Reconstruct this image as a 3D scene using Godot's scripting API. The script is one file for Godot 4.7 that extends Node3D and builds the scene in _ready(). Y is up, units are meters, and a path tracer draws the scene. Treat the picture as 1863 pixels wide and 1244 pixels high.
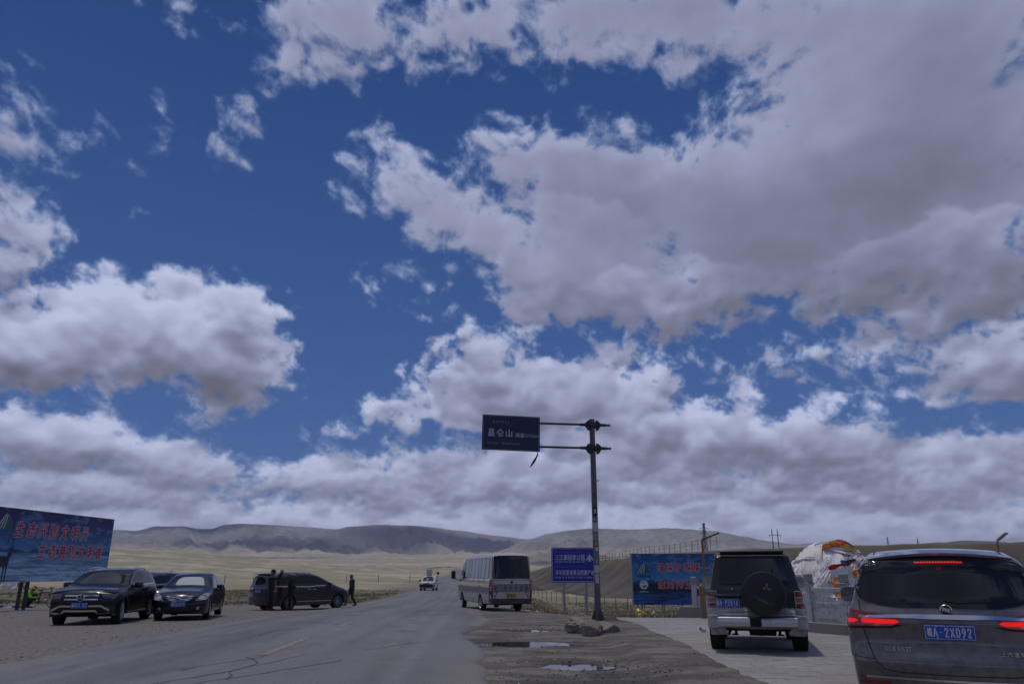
extends Node3D

# ---------------------------------------------------------------- scene order
func _ready():
	rng.seed = 20240
	set_camera()
	set_sky_and_sun()
	make_materials()
	build_terrain()
	build_rest()

var rng := RandomNumberGenerator.new()

func set_camera():
	var cam := Camera3D.new()
	cam.name = "camera"
	add_child(cam)
	cam.position = Vector3(0, 1.38, 0)
	cam.rotation_degrees = Vector3(17.204, 0, 0)
	cam.fov = 49.48
	cam.near = 0.05
	cam.far = 60000.0
	cam.current = true

func set_sky_and_sun():
	var env := Environment.new()
	env.background_mode = Environment.BG_SKY
	var sky := Sky.new()
	var pano := PanoramaSkyMaterial.new()
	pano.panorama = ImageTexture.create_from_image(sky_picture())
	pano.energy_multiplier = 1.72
	sky.sky_material = pano
	env.sky = sky
	env.tonemap_mode = Environment.TONE_MAPPER_LINEAR
	env.tonemap_exposure = 0.6
	env.sdfgi_enabled = true
	env.ssao_enabled = true
	env.ssil_enabled = true
	env.fog_enabled = true
	env.fog_light_color = Color(0.80, 0.84, 0.95)
	env.fog_density = 0.00008
	var we := WorldEnvironment.new()
	we.name = "world_environment"
	we.environment = env
	add_child(we)
	var sun := DirectionalLight3D.new()
	sun.name = "sun"
	sun.light_energy = 0.75
	sun.light_color = Color(1.0, 0.965, 0.90)
	sun.light_angular_distance = 1.8
	sun.shadow_enabled = true
	add_child(sun)
	sun.look_at_from_position(Vector3.ZERO, -SUN_AT)

# towards the sun: near the top of the sky, ahead and to the left
var SUN_AT := Vector3(sin(deg_to_rad(-48.0)) * cos(deg_to_rad(76.0)), sin(deg_to_rad(76.0)), -cos(deg_to_rad(-48.0)) * cos(deg_to_rad(76.0)))

# ---------------------------------------------------------------- sky: cumulus masses over a deep blue, as azimuth, elevation, radii in degrees, tilt, raggedness
func cloud_lists():
	var masses := [[25.29, 27.01, 17.37, 10.44, 0, 1.2], [9.32, 28.28, 12.85, 6.06, 12, 1], [-6.17, 27.44, 8.78, 3.45, 28, 0.9], [-10.6, 28.1, 3.65, 2.01, 25, 1], [-2.4, 25.69, 5.08, 2.92, 35, 0.8], [1.75, 21.52, 4.08, 3.38, 0, 0.8], 
		[6.33, 23.08, 7.71, 5.01, 20, 0.8], [13.26, 19.97, 10.4, 3.06, 3, 0.8], [1.37, 31.01, 6.14, 2.43, 0, 0.8], [-15.58, 39.47, 7.61, 3.99, 0, 1], [-19.15, 35.96, 4.09, 1.87, -35, 1], [-4.16, 40.09, 10.16, 3.41, 0, 1.3], 
		[3.48, 39.21, 7.25, 2.32, 0, 1.5], [11.08, 40.17, 14.22, 4.71, 0, 1.1], [19.53, 38.15, 8.93, 4.21, 0, 1], [30.43, 33.94, 16.39, 6.8, 0, 1.4], [19.2, 35.66, 3.55, 2.17, 0, 1.6], [33.2, 13.69, 8.96, 3.22, 8, 1], 
		[32.17, 19.2, 11.59, 3.98, -3, 1], [27.52, 16.2, 4.43, 1.42, 5, 1.5], [0.81, 14.32, 8.3, 4.23, 0, 0.8], [-2.73, 16.85, 3.54, 2.03, 0, 0.7], [-6.06, 10.89, 5.52, 2.5, 0, 0.7], [-10.31, 11.6, 2.1, 1.44, 10, 1], 
		[7.22, 11.28, 12.72, 5.4, 0, 0.8], [24.74, 8.82, 11.99, 2.8, 2, 0.6], [22.47, 11.11, 3.04, 1.04, 0, 0.5], [26.73, 10.56, 3.23, 1.06, 12, 0.5], [32.07, 6.82, 8.31, 2.54, 0, 0.7], [17.39, 10.06, 6.74, 2.73, 0, 0.8], 
		[15.8, 14.82, 3.93, 1.04, 6, 1.6], [22.91, 14.81, 3.49, 0.9, 0, 1.6], [7.85, 16.29, 2.62, 1.46, 0, 0.8], [12.81, 13.56, 2.93, 1.63, 0, 0.9], [2.88, 6.79, 21.6, 2.47, 0, 0.8], [22.51, 5.15, 15.22, 1.8, 0, 0.8], 
		[-28.12, 5.27, 8.75, 1.68, 0, 0.8], [-27.27, 16.23, 9.64, 3.99, -4, 0.6], [-21.53, 18.55, 3.54, 2.75, 0, 0.5], [-19.02, 13.57, 2.48, 1.63, 10, 0.6], [-34, 14.11, 6.89, 3.18, 0, 0.6], [-23, 11.46, 2.27, 1.85, 20, 0.9], 
		[-26.63, 19.42, 2.67, 1.22, 0, 0.5], [-22.27, 14.88, 4.3, 3.4, 0, 0.6], [-35.64, 16.34, 1.94, 1.24, 0, 0.6], [-31.47, 8.29, 7.53, 2.33, 0, 0.8], [-25.37, 7.45, 4.99, 2.19, 10, 0.8], [-14.46, 6.58, 6.72, 1.65, -8, 0.9], 
		[-12.17, 8.26, 2.44, 1.04, 0, 1], [-37.58, 27.06, 2.85, 1.85, 20, 1], [-34.91, 26.25, 1.4, 1.07, 45, 1], [-35.94, 21.3, 3.17, 2.48, 0, 0.9], [-37.19, 23.65, 2.48, 1.66, 0, 0.9], [-36.09, 18.75, 1.96, 1.24, 0, 1.2], 
		[-33.75, 19.99, 1.03, 0.84, 0, 1.2], [-22.44, 31.43, 1.44, 3.12, 24, 1.2], [-23.18, 29.13, 1.42, 1.24, 0, 1.4], [-30.5, 37.68, 1.74, 0.5, 10, 1.6], [-26.07, 38.29, 1.68, 0.43, 10, 1.8], [-11.09, 21.37, 1.86, 0.82, 10, 1.8], 
		[-6.59, 20.22, 1.7, 0.92, 35, 1.8], [-32.97, 29.31, 0.81, 0.35, 30, 1.7], [-28.95, 29.91, 0.59, 0.75, -20, 2], [-37.91, 31.15, 0.51, 0.26, 0, 1.5], [-30.2, 26.16, 0.3, 0.68, -10, 2], [-16.48, 15.59, 0.25, 0.2, 0, 1.2], 
		[-39.11, 31.03, 0.53, 0.51, 0, 1.5], [-15.42, 8.75, 1.28, 0.32, 15, 1.4], [-22.38, 9.36, 1.5, 1.48, 0, 1.4]]
	var gaps := [[12.31, 34.33, 4.4, 1.53, 10], [7.83, 35.84, 4.27, 1, 0], [1.41, 35.52, 3.83, 1.4, 10], [-3.06, 36.44, 2.88, 0.85, 0], [3.84, 17.17, 1.95, 0.93, 5], [17.98, 16.41, 3.7, 0.79, -3], 
		[11.93, 16.1, 1.28, 0.74, 0], [15.19, 13.35, 1.65, 0.88, 0], [25.29, 13.07, 2.05, 0.65, 0], [20.36, 12.58, 1.77, 0.5, 0], [31.43, 9.66, 3.65, 0.65, 8], [20.06, 17.1, 1.21, 0.7, 0], 
		[-6.34, 31.98, 0.66, 1.04, 20], [-25.35, 9.99, 3.27, 0.79, 8], [-9.79, 9.55, 3.32, 0.41, 0], [-18.59, 9.2, 2.73, 1.73, 0]]
	var tones := [[33.14, 19.01, 10.35, 2.94, -0.2], [14.07, 19.28, 11.17, 2.43, -0.16], [9.21, 26.25, 7.29, 3.68, -0.1], [29.06, 26.23, 11.51, 4.13, -0.05], [32.57, 25.41, 7.97, 1.96, -0.07], [-20.83, 15.82, 3.19, 3.45, -0.22], 
		[-20.78, 11.83, 3.5, 1.52, -0.18], [-33.64, 12, 5.85, 0.95, -0.18], [-29.73, 7.35, 4.35, 0.99, -0.28], [13.35, 9.44, 16.26, 2.41, -0.06], [26.28, 7.21, 8.79, 1.74, -0.14], [9.15, 7.52, 8.2, 2.03, -0.1], 
		[23.98, 11.38, 4.11, 0.81, 0.26], [27.36, 10.12, 3.19, 0.84, 0.2], [-26.52, 18.66, 6.84, 1.8, 0.16], [-18.75, 18.86, 1.24, 2.35, 0.12], [-18.24, 13.63, 1.61, 1.41, 0.2], [-35.87, 20.96, 2.66, 1.87, 0.08], 
		[-11, 30.55, 5.06, 2.38, 0.1], [3.36, 34.13, 7.14, 1.97, 0.12], [-16.36, 37.93, 5.48, 2.88, 0.08], [33.49, 11.66, 4.87, 1.27, -0.1], [-15.15, 5.38, 11.68, 0.78, -0.05], [-0.02, 2.55, 36.25, 1.21, 0.1], 
		[-0.51, 18.14, 4.46, 1.27, 0.1], [25.68, 29.59, 3.26, 1.06, 0.06], [37.98, 27.11, 1.99, 1.78, 0.05]]
	return [masses, gaps, tones]

func oval(b, a: float, e: float) -> float:
	var dx: float = a - b[0]
	var dy: float = e - b[1]
	if b[4] != 0.0:
		var c := cos(b[4] * 0.017453)
		var s := sin(b[4] * 0.017453)
		var t := dx * c - dy * s
		dy = dx * s + dy * c
		dx = t
	dx /= b[2]
	dy /= b[3]
	return (1.0 - sqrt(dx * dx + dy * dy)) * minf(b[2], b[3])

# work on rows in parallel: job(first row, one past the last) returns that strip
func strips(rows: int, job: Callable) -> Array:
	var n := 16
	var out := []
	out.resize(n)
	var t := WorkerThreadPool.add_group_task(func(k): out[k] = job.call(rows * k / n, rows * (k + 1) / n), n)
	WorkerThreadPool.wait_for_group_task_completion(t)
	return out

# coarse fields (depth inside the masses, raggedness, tone) on a grid of azimuth and elevation
func coarse(a0: float, a1: float, e0: float, e1: float, step: float, lists) -> Dictionary:
	var warp := noise(15, 0.28, 3, 0.5)
	var w := int(round((a1 - a0) / step)) + 1
	var h := int(round((e1 - e0) / step)) + 1
	var parts := strips(h, func(j0, j1):
		var depth := PackedFloat32Array()
		var soft := PackedFloat32Array()
		var tone := PackedFloat32Array()
		for j in range(j0, j1):
			var et: float = e0 + j * step
			var few := clampf((et + 1.0) / 14.0, 0.25, 1.0)
			var rows := []
			for m in 3:
				var reach := 6.5 if m < 2 else 2.0
				rows.append(lists[m].filter(func(b): return absf(et - b[1]) < b[3] * (1.0 if m < 2 else 2.4) + reach + (minf(b[2], 6.0) * 0.4 if m < 2 and b[4] != 0.0 else 0.0)))
			var here := [[], [], []]
			for i in w:
				var at := a0 + i * step
				if i % 16 == 0:
					var mid := at + step * 8.0
					for m in 3:
						var span := 7.0 + step * 8.0
						here[m] = rows[m].filter(func(b): return absf(mid - b[0]) < b[2] * (1.0 if m < 2 else 2.4) + span + (maxf(b[3], 5.0 * b[2] / b[3]) if m < 2 else 0.0))
				var a := at + 1.6 * few * warp.get_noise_2d(at, et * 1.5)
				var e := et + 1.2 * few * warp.get_noise_2d(at + 90.0, et * 1.5)
				var d := -30.0
				var so := 1.0
				var shade := 0.0
				for b in here[0]:
					var v := oval(b, a, e)
					# smooth union
					var wide: float = 0.7 + 0.16 * minf(b[2], b[3])
					var k := clampf(0.5 + 0.5 * (v - d) / wide, 0.0, 1.0)
					d = lerpf(d, v, k) + wide * k * (1.0 - k)
					so = lerpf(so, b[5], k)
					if b[1] < 24.0:
						# every heap is white at its crown and grey at its base
						var up: float = clampf((e - b[1]) / b[3], -1.0, 1.0)
						var mine: float = (0.25 * up + 0.03) * clampf((27.0 - b[1]) / 9.0, 0.0, 1.0)
						shade = lerpf(shade, mine, smoothstep(-0.1, 0.35 * minf(b[3], 1.5), v))
				for b in here[1]:
					var v := -oval(b, a, e) - 0.15
					var k := clampf(0.5 - 0.5 * (v - d) / 0.7, 0.0, 1.0)
					d = lerpf(d, v, k) - 0.7 * k * (1.0 - k)
				var t := shade
				for b in here[2]:
					var dx = (a - b[0]) / b[2]
					var dy = (e - b[1]) / b[3]
					var q = dx * dx + dy * dy
					if q < 6.0:
						t += b[4] * exp(-q * 1.1)
				depth.append(maxf(d, -8.0))
				soft.append(so)
				tone.append(t)
		return [depth, soft, tone])
	var all := [PackedFloat32Array(), PackedFloat32Array(), PackedFloat32Array()]
	for p in parts:
		for k in 3:
			all[k].append_array(p[k])
	return {"w": w, "h": h, "depth": all[0], "soft": all[1], "tone": all[2]}

func paint_sky(a0: float, e0: float, w: int, h: int, per: float, lists) -> Image:
	var st := 0.3 if per < 0.2 else 2.0
	var cf := coarse(a0 - st, a0 + w * per + st, e0 - st, e0 + h * per + st, st, lists)
	var cw: int = cf.w
	var dep: PackedFloat32Array = cf.depth
	var sof: PackedFloat32Array = cf.soft
	var ton: PackedFloat32Array = cf.tone
	var big := noise(11, 0.11, 3)
	var lump := noise(12, 0.30, 2, 0.4)
	var lump_far := noise(17, 1.0, 2, 0.45)
	var puff_far := noise(17, 1.0, 4, 0.55)
	var drift := noise(18, 0.06, 3)
	var puff := noise(12, 0.42, 5, 0.55)
	var fine := noise(13, 1.4, 5, 0.66)
	var twist := noise(19, 0.9, 2)
	var curl := FastNoiseLite.new()
	curl.seed = 14
	curl.noise_type = FastNoiseLite.TYPE_CELLULAR
	curl.frequency = 0.55
	curl.cellular_return_type = FastNoiseLite.RETURN_DISTANCE
	curl.fractal_type = FastNoiseLite.FRACTAL_FBM
	curl.fractal_octaves = 3
	curl.fractal_gain = 0.5
	# field: how deep inside the cloud's outline; body: the same, smooth; deep: smoother still
	var parts := strips(h, func(j0, j1):
		var out := []
		for k in 5:
			var p := PackedFloat32Array()
			p.resize((j1 - j0) * w)
			out.append(p)
		var field: PackedFloat32Array = out[0]
		var body: PackedFloat32Array = out[1]
		var deep: PackedFloat32Array = out[2]
		var rag: PackedFloat32Array = out[3]
		var tint: PackedFloat32Array = out[4]
		# rows run from the top of the picture downwards
		for j in range(j0, j1):
			var e: float = e0 + (h - 1 - j) * per
			var small := clampf((e + 1.5) / 16.0, 0.28, 1.0)      # masses near the horizon are far off and look smaller
			var gy := (e - e0 + st) / st
			var iy := int(gy)
			var fy := gy - iy
			var near := smoothstep(2.0, 11.0, e)
			var calm := lerpf(1.0, 0.55, smoothstep(14.0, 24.0, e))
			var flat := e + 5.0 * (1.0 - exp(-e / 5.0))
			var ce := cos(deg_to_rad(e))
			for i in w:
				var a := a0 + i * per
				var gx := (a - a0 + st) / st
				var ix := int(gx)
				var fx := gx - ix
				var o := iy * cw + ix
				var d := lerpf(lerpf(dep[o], dep[o + 1], fx), lerpf(dep[o + cw], dep[o + cw + 1], fx), fy)
				var s := lerpf(lerpf(sof[o], sof[o + 1], fx), lerpf(sof[o + cw], sof[o + cw + 1], fx), fy)
				var k: int = (j - j0) * w + i
				var tn := lerpf(lerpf(ton[o], ton[o + 1], fx), lerpf(ton[o + cw], ton[o + cw + 1], fx), fy)
				rag[k] = s
				if d < -2.6:
					field[k] = -5.0
					body[k] = -5.0
					deep[k] = -5.0
					continue
				var x := a * ce
				var y := flat
				tint[k] = tn + 0.10 * drift.get_noise_2d(x * 0.8, e * 1.8)
				var wx := big.get_noise_2d(x + 31.0, y) * 1.6
				var b := d * 0.95 + small * (1.2 * big.get_noise_2d(x * 1.7, y * 1.7 + 60.0))
				deep[k] = b
				var lp := 0.0
				if near > 0.0:
					lp = lump.get_noise_2d(x + wx, y - wx * 0.5)
				if near < 1.0:
					lp = lerpf(lump_far.get_noise_2d(x, y), lp, near)
				body[k] = b + small * 1.6 * calm * lp
				var gate := smoothstep(-1.7 * small, -0.1 * small, b)
				if gate <= 0.0 or b > 4.2 * small + 0.6:
					field[k] = b      # clear sky, or so deep inside that no edge can reach here
					continue
				var n1 := 0.0
				if near > 0.0:
					n1 = puff.get_noise_2d(x + wx, y - wx * 0.5)
				if near < 1.0:
					n1 = lerpf(puff_far.get_noise_2d(x, y), n1, near)
				var tw := twist.get_noise_2d(x, y) * 0.7
				var n3 := fine.get_noise_2d(x + tw, y - tw * 0.7)
				var n2 := 0.0
				if s < 1.15:
					n2 = (-0.38 - curl.get_noise_2d(x * 1.15, y * 1.15 + wx * 0.3)) * smoothstep(1.15, 0.7, s)
				field[k] = b + small * gate * (1.7 * n1 * s + 0.8 * n2 + lerpf(0.85, 0.62, smoothstep(15.0, 25.0, e)) * n3 * (0.55 + 0.45 * s))
		return [field, body, deep, rag, tint])
	var all := [PackedFloat32Array(), PackedFloat32Array(), PackedFloat32Array(), PackedFloat32Array(), PackedFloat32Array()]
	for p in parts:
		for k in 5:
			all[k].append_array(p[k])
	var field: PackedFloat32Array = all[0]
	var body: PackedFloat32Array = all[1]
	var deep: PackedFloat32Array = all[2]
	var rag: PackedFloat32Array = all[3]
	var tint: PackedFloat32Array = all[4]
	var up1 := int(round(0.55 / per))
	var up2 := int(round(2.6 / per))
	var sx1 := -int(round(0.15 / per))
	var colored := strips(h, func(j0, j1):
		var data := PackedByteArray()
		data.resize((j1 - j0) * w * 3)
		var dith: int = j0 * 7919 + 1
		for j in range(j0, j1):
			var e: float = e0 + (h - 1 - j) * per
			var t := clampf(e / 42.0, 0.0, 1.0)
			var br := lerpf(0.335, 0.148, pow(t, 0.62))
			var bg := lerpf(0.470, 0.258, pow(t, 0.62))
			var bb := lerpf(0.675, 0.468, pow(t, 0.7))
			var small := clampf((e + 1.5) / 16.0, 0.3, 1.0)
			var r1 := maxi(j - int(up1 * small) - 1, 0) * w
			var r2 := maxi(j - int(up2 * small) - 1, 0) * w
			var near := smoothstep(2.0, 11.0, e)
			var high := smoothstep(16.0, 26.0, e)
			var se := sin(deg_to_rad(e))
			var cee := cos(deg_to_rad(e))
			for i in w:
				var k: int = j * w + i
				var f := field[k]
				var s := rag[k]
				var al := clampf((f + 0.22 * s) / (0.50 + 1.15 * s * small + 0.5 * high), 0.0, 1.0)
				al = al * al * (3.0 - 2.0 * al)
				var r := br
				var g := bg
				var b := bb
				if al > 0.0:
					var ii := clampi(i + sx1, 0, w - 1)
					var thick := clampf((deep[k] * 0.75 + body[k] * 0.25) / (4.6 * small + 1.0), 0.0, 1.0)
					var edge := (f - field[r1 + ii]) / small
					var inner := (body[k] - body[r1 + ii]) * 1.2 / small
					var relief := lerpf(edge, inner, smoothstep(0.2, 1.5, f / small))
					var mass := (body[k] - body[r2 + ii]) / small
					var calm := lerpf(1.0, lerpf(0.5, 0.04, high), smoothstep(0.05, 0.6, thick))
					var v := 0.71 + 0.15 * tanh(relief * 0.8) * calm * lerpf(0.3, 1.0, near)
					v += 0.23 * tanh(mass * 0.34) * lerpf(1.0, 0.35, high) * lerpf(0.45, 1.0, near)
					v += tint[k] - 0.31 * thick * lerpf(0.3, 1.0, smoothstep(5.0, 20.0, e)) + 0.05 * (1.0 - al)
					v = clampf(v, 0.08, 1.0)
					# warm grey base -> bluish mid tone -> white crest
					var cr: float
					var cg: float
					var cb: float
					if v < 0.45:
						var q := v / 0.45
						cr = lerpf(0.378, 0.490, q)
						cg = lerpf(0.370, 0.505, q)
						cb = lerpf(0.415, 0.610, q)
					else:
						var q := (v - 0.45) / 0.55
						cr = lerpf(0.490, 0.745, q)
						cg = lerpf(0.505, 0.770, q)
						cb = lerpf(0.610, 0.885, q)
					# cloud round the sun, out of view, painted brighter to add skylight
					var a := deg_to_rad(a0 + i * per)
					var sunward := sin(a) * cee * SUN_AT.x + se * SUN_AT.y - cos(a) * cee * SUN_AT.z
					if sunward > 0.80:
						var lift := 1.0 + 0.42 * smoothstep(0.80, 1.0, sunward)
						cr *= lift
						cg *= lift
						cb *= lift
					al *= 0.975
					r = lerpf(br, cr, al)
					g = lerpf(bg, cg, al)
					b = lerpf(bb, cb, al)
				dith = (dith * 1103515245 + 12345) & 0x7fffffff
				var q := float(dith >> 16 & 255) / 255.0
				var o: int = ((j - j0) * w + i) * 3
				data[o] = int(clampf(r * 255.0 + q, 0.0, 255.0))
				data[o + 1] = int(clampf(g * 255.0 + q, 0.0, 255.0))
				data[o + 2] = int(clampf(b * 255.0 + q, 0.0, 255.0))
		return data)
	var bytes := PackedByteArray()
	for p in colored:
		bytes.append_array(p)
	return Image.create_from_data(w, h, false, Image.FORMAT_RGB8, bytes)

func in_gap(p) -> bool:
	# the blue bay left of the middle stays open
	return p[0] > -30.0 and p[0] < -11.0 and p[1] + p[3] > 5.2

func sky_picture() -> Image:
	var lists = cloud_lists()
	# heaps in rows down to the horizon
	var row := RandomNumberGenerator.new()
	row.seed = 5
	var far := []
	for n in 260:
		var e := 1.6 + 9.0 * pow(row.randf(), 1.2)
		far.append([row.randf_range(-50.0, 50.0), e, row.randf_range(1.2, 3.0) * (0.3 + e / 11.0), row.randf_range(0.7, 1.4) * (0.26 + e / 9.0), row.randf_range(-6.0, 6.0), 0.7])
	far.sort_custom(func(p, q): return p[1] < q[1])
	far.insert(0, [0.0, 1.5, 60.0, 3.6, 0.0, 0.7])
	far = far.filter(func(p): return p[1] < 5.0 or not in_gap(p))
	lists[0] = lists[0].filter(func(p): return p[1] < 12.0 and p[0] > -8.0) + far + lists[0].filter(func(p): return p[1] >= 12.0 or p[0] <= -8.0)
	# the same kind of broken cumulus goes on all round
	var more := RandomNumberGenerator.new()
	more.seed = 77
	for n in 300:
		var a := more.randf_range(-180.0, 180.0)
		var e := rad_to_deg(asin(more.randf_range(0.02, 1.0)))
		var r := more.randf_range(4.0, 11.0) * clampf(e / 22.0, 0.4, 1.0)
		var wide := r / maxf(cos(deg_to_rad(e)), 0.2) * more.randf_range(1.2, 2.0)
		var soft := more.randf_range(0.6, 1.6)
		if absf(a) < 43.0 + wide * 0.8 and e < 43.0 + r * 0.9:
			continue
		if more.randf() < 0.52:
			lists[0].append([a, e, minf(wide, 60.0), r, 0.0, soft])
			if more.randf() < 0.5:
				lists[2].append([a, e - r * 0.4, minf(wide, 60.0) * 0.8, r * 0.5, -0.14])
	for a in [-120.0, 120.0, 180.0, -180.0]:
		lists[0].append([a, 1.5, 70.0, 5.0, 0.0, 0.8])
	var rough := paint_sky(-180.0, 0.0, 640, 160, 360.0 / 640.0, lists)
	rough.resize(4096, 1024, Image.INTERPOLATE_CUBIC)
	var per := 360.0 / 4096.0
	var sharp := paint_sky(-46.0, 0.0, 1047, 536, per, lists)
	var all := Image.create_empty(4096, 2048, false, Image.FORMAT_RGB8)
	all.fill(Color(0.36, 0.35, 0.36))
	# the first column looks straight ahead
	all.blit_rect(rough, Rect2i(0, 0, 2048, 1024), Vector2i(2048, 0))
	all.blit_rect(rough, Rect2i(2048, 0, 2048, 1024), Vector2i.ZERO)
	all.blit_rect(sharp, Rect2i(0, 0, 523, 536), Vector2i(4096 - 523, 1024 - 536))
	all.blit_rect(sharp, Rect2i(523, 0, 524, 536), Vector2i(0, 1024 - 536))
	return all

func noise(sd: int, freq: float, oct := 4, gain := 0.5) -> FastNoiseLite:
	var n := FastNoiseLite.new()
	n.seed = sd
	n.noise_type = FastNoiseLite.TYPE_SIMPLEX_SMOOTH
	n.frequency = freq
	n.fractal_type = FastNoiseLite.FRACTAL_FBM
	n.fractal_octaves = oct
	n.fractal_gain = gain
	return n

# ---------------------------------------------------------------- ground
var n_wide := noise(21, 0.004, 4)
var n_mid := noise(22, 0.035, 4)
var n_near := noise(23, 0.35, 4)
var n_patch := noise(24, 0.012, 5, 0.55)

func table(t, x: float) -> float:
	if x <= t[0][0]:
		return t[0][1]
	for i in range(1, t.size()):
		if x <= t[i][0]:
			var k: float = (x - t[i - 1][0]) / (t[i][0] - t[i - 1][0])
			return lerpf(t[i - 1][1], t[i][1], k * k * (3.0 - 2.0 * k) * 0.6 + k * 0.4)
	return t[-1][1]

var profile := [[-60.0, 0.0], [14.0, 0.0], [20.0, -0.03], [26.0, -0.11], [33.0, -0.26], [39.0, -0.41], [45.0, -0.5], [60.0, -0.65], [100.0, -1.0], [300.0, -1.5], [800.0, -2.1], [1300.0, 4.0], [2000.0, 16.0], [3000.0, 46.0], [3600.0, 76.0], [9000.0, 110.0]]

# the lie of the land without its small bumps
func land(x: float, d: float) -> float:
	var h := table(profile, d)
	if d > 60.0:
		h += 24.0 * smoothstep(60.0, 750.0, d) * smoothstep(0.02, 0.62, -x / d) * (1.0 - 0.5 * smoothstep(900.0, 2500.0, d))
	if x > -0.5 and d > 24.0:
		h -= 1.6 * smoothstep(-0.5, 6.0, x) * smoothstep(25.0, 58.0, d) * (1.0 - smoothstep(120.0, 400.0, d))
	if x > 1.0 and d < 14.0:
		h -= 0.13 * smoothstep(1.0, 6.0, x) * smoothstep(14.0, 7.5, d)
	return h

func road_middle(d: float) -> float:
	return -4.1 - 0.045 * (d - 13.0) - 0.022 * maxf(d - 60.0, 0.0)

func road_half(_d: float) -> float:
	return 3.65

func gh(x: float, z: float) -> float:
	var d := -z
	var h := land(x, d)
	var far := clampf((absf(d) + absf(x)) / 300.0, 0.0, 1.0)
	var off := clampf((absf(x - road_middle(d)) - road_half(d)) / 12.0, 0.0, 1.0)
	h += n_mid.get_noise_2d(x, z) * (0.05 + 1.2 * far) * off
	h += n_near.get_noise_2d(x, z) * 0.05 * off * (1.0 if d > 35.0 else 0.4)
	if d > 300.0:
		h += n_wide.get_noise_2d(x, z) * 6.0 * smoothstep(300.0, 900.0, d)
	return h

# a sheet of nx * ny points, row by row
func sheet(v: PackedVector3Array, nx: int, ny: int, colors = null, uvs = null, flip := false) -> ArrayMesh:
	var nr := PackedVector3Array()
	nr.resize(v.size())
	var idx := PackedInt32Array()
	for j in ny:
		for i in nx:
			var a := v[j * nx + maxi(i - 1, 0)]
			var b := v[j * nx + mini(i + 1, nx - 1)]
			var c := v[maxi(j - 1, 0) * nx + i]
			var d := v[mini(j + 1, ny - 1) * nx + i]
			var n := (b - a).cross(d - c)
			nr[j * nx + i] = (n if flip else -n).normalized()
	for j in ny - 1:
		for i in nx - 1:
			var o := j * nx + i
			if flip:
				idx.append_array(PackedInt32Array([o, o + nx, o + 1, o + 1, o + nx, o + nx + 1]))
			else:
				idx.append_array(PackedInt32Array([o, o + 1, o + nx, o + 1, o + nx + 1, o + nx]))
	var arr := []
	arr.resize(Mesh.ARRAY_MAX)
	arr[Mesh.ARRAY_VERTEX] = v
	arr[Mesh.ARRAY_NORMAL] = nr
	arr[Mesh.ARRAY_INDEX] = idx
	if colors != null:
		arr[Mesh.ARRAY_COLOR] = colors
	if uvs != null:
		arr[Mesh.ARRAY_TEX_UV] = uvs
	var m := ArrayMesh.new()
	m.add_surface_from_arrays(Mesh.PRIMITIVE_TRIANGLES, arr)
	return m

func struct(called: String, mesh: Mesh, m: Material, parent: Node3D = self) -> MeshInstance3D:
	var o := put(called, mesh, m, parent)
	if parent == self:
		o.set_meta("kind", "structure")
	return o

func put(called: String, mesh: Mesh, m: Material, parent: Node3D = self) -> MeshInstance3D:
	var o := MeshInstance3D.new()
	o.name = called if parent != self else numbered(called)
	o.mesh = mesh
	o.material_override = m
	parent.add_child(o, true)
	return o

var used := {}
func numbered(called: String) -> String:
	if not used.has(called):
		used[called] = 0
		return called
	used[called] += 1
	return "%s_%03d" % [called, used[called]]

func tag(o: Node, label: String, category: String, group := "", kind := ""):
	o.set_meta("label", label)
	o.set_meta("category", category)
	if group:
		o.set_meta("group", group)
	if kind:
		o.set_meta("kind", kind)
	return o

func thing(called: String, label: String, category: String, at := Vector3.ZERO, turn := 0.0, group := "") -> Node3D:
	var o := Node3D.new()
	o.name = numbered(called)
	add_child(o)
	o.position = at
	o.rotation.y = turn
	tag(o, label, category, group)
	return o

var bearings := PackedFloat32Array()
func make_bearings():
	var a := -180.0
	while a < 180.01:
		bearings.append(a)
		a += 0.15 if absf(a + 0.01) < 43.0 else (0.6 if absf(a) < 60.0 else 4.0)
	bearings[-1] = 180.0

func ground_color(x: float, d: float) -> Color:
	var dirt := Color(0.178, 0.166, 0.163)
	var dark := Color(0.125, 0.112, 0.098)
	var dry := Color(0.355, 0.325, 0.235)
	var green := Color(0.275, 0.265, 0.155)
	var pale := Color(0.52, 0.47, 0.38)
	var p := n_patch.get_noise_2d(x, d * 2.2)
	var q := n_mid.get_noise_2d(x * 1.7, d * 3.0)
	var c := dirt
	var grass := smoothstep(42.0, 58.0, d + q * 20.0) if x < 0.0 else smoothstep(30.0, 36.0, d + q * 6.0 + x * 0.1)
	var turf := dark.lerp(Color(0.135, 0.13, 0.075), clampf(0.5 + q * 1.8, 0.0, 1.0)).lerp(Color(0.30, 0.26, 0.19), clampf(n_near.get_noise_2d(x * 0.8, d * 1.6) * 1.6 + 0.1, 0.0, 0.8))
	c = c.lerp(turf, grass)
	var open := smoothstep(75.0, 130.0, d + p * 40.0)
	var field := dry.lerp(green, clampf(p * 2.2 + 0.15 + (0.25 if x < -80.0 else 0.0), 0.0, 0.8)).lerp(pale, clampf(-p * 2.4 + q * 0.9 - 0.15, 0.0, 0.85))
	c = c.lerp(field, open)
	var rim := clampf((absf(x - road_middle(d)) - road_half(d)) / 9.0, 0.0, 1.0)
	if d > 50.0 and d < 1200.0:
		c = c.lerp(dark, (1.0 - rim) * 0.7)
	return c

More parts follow.
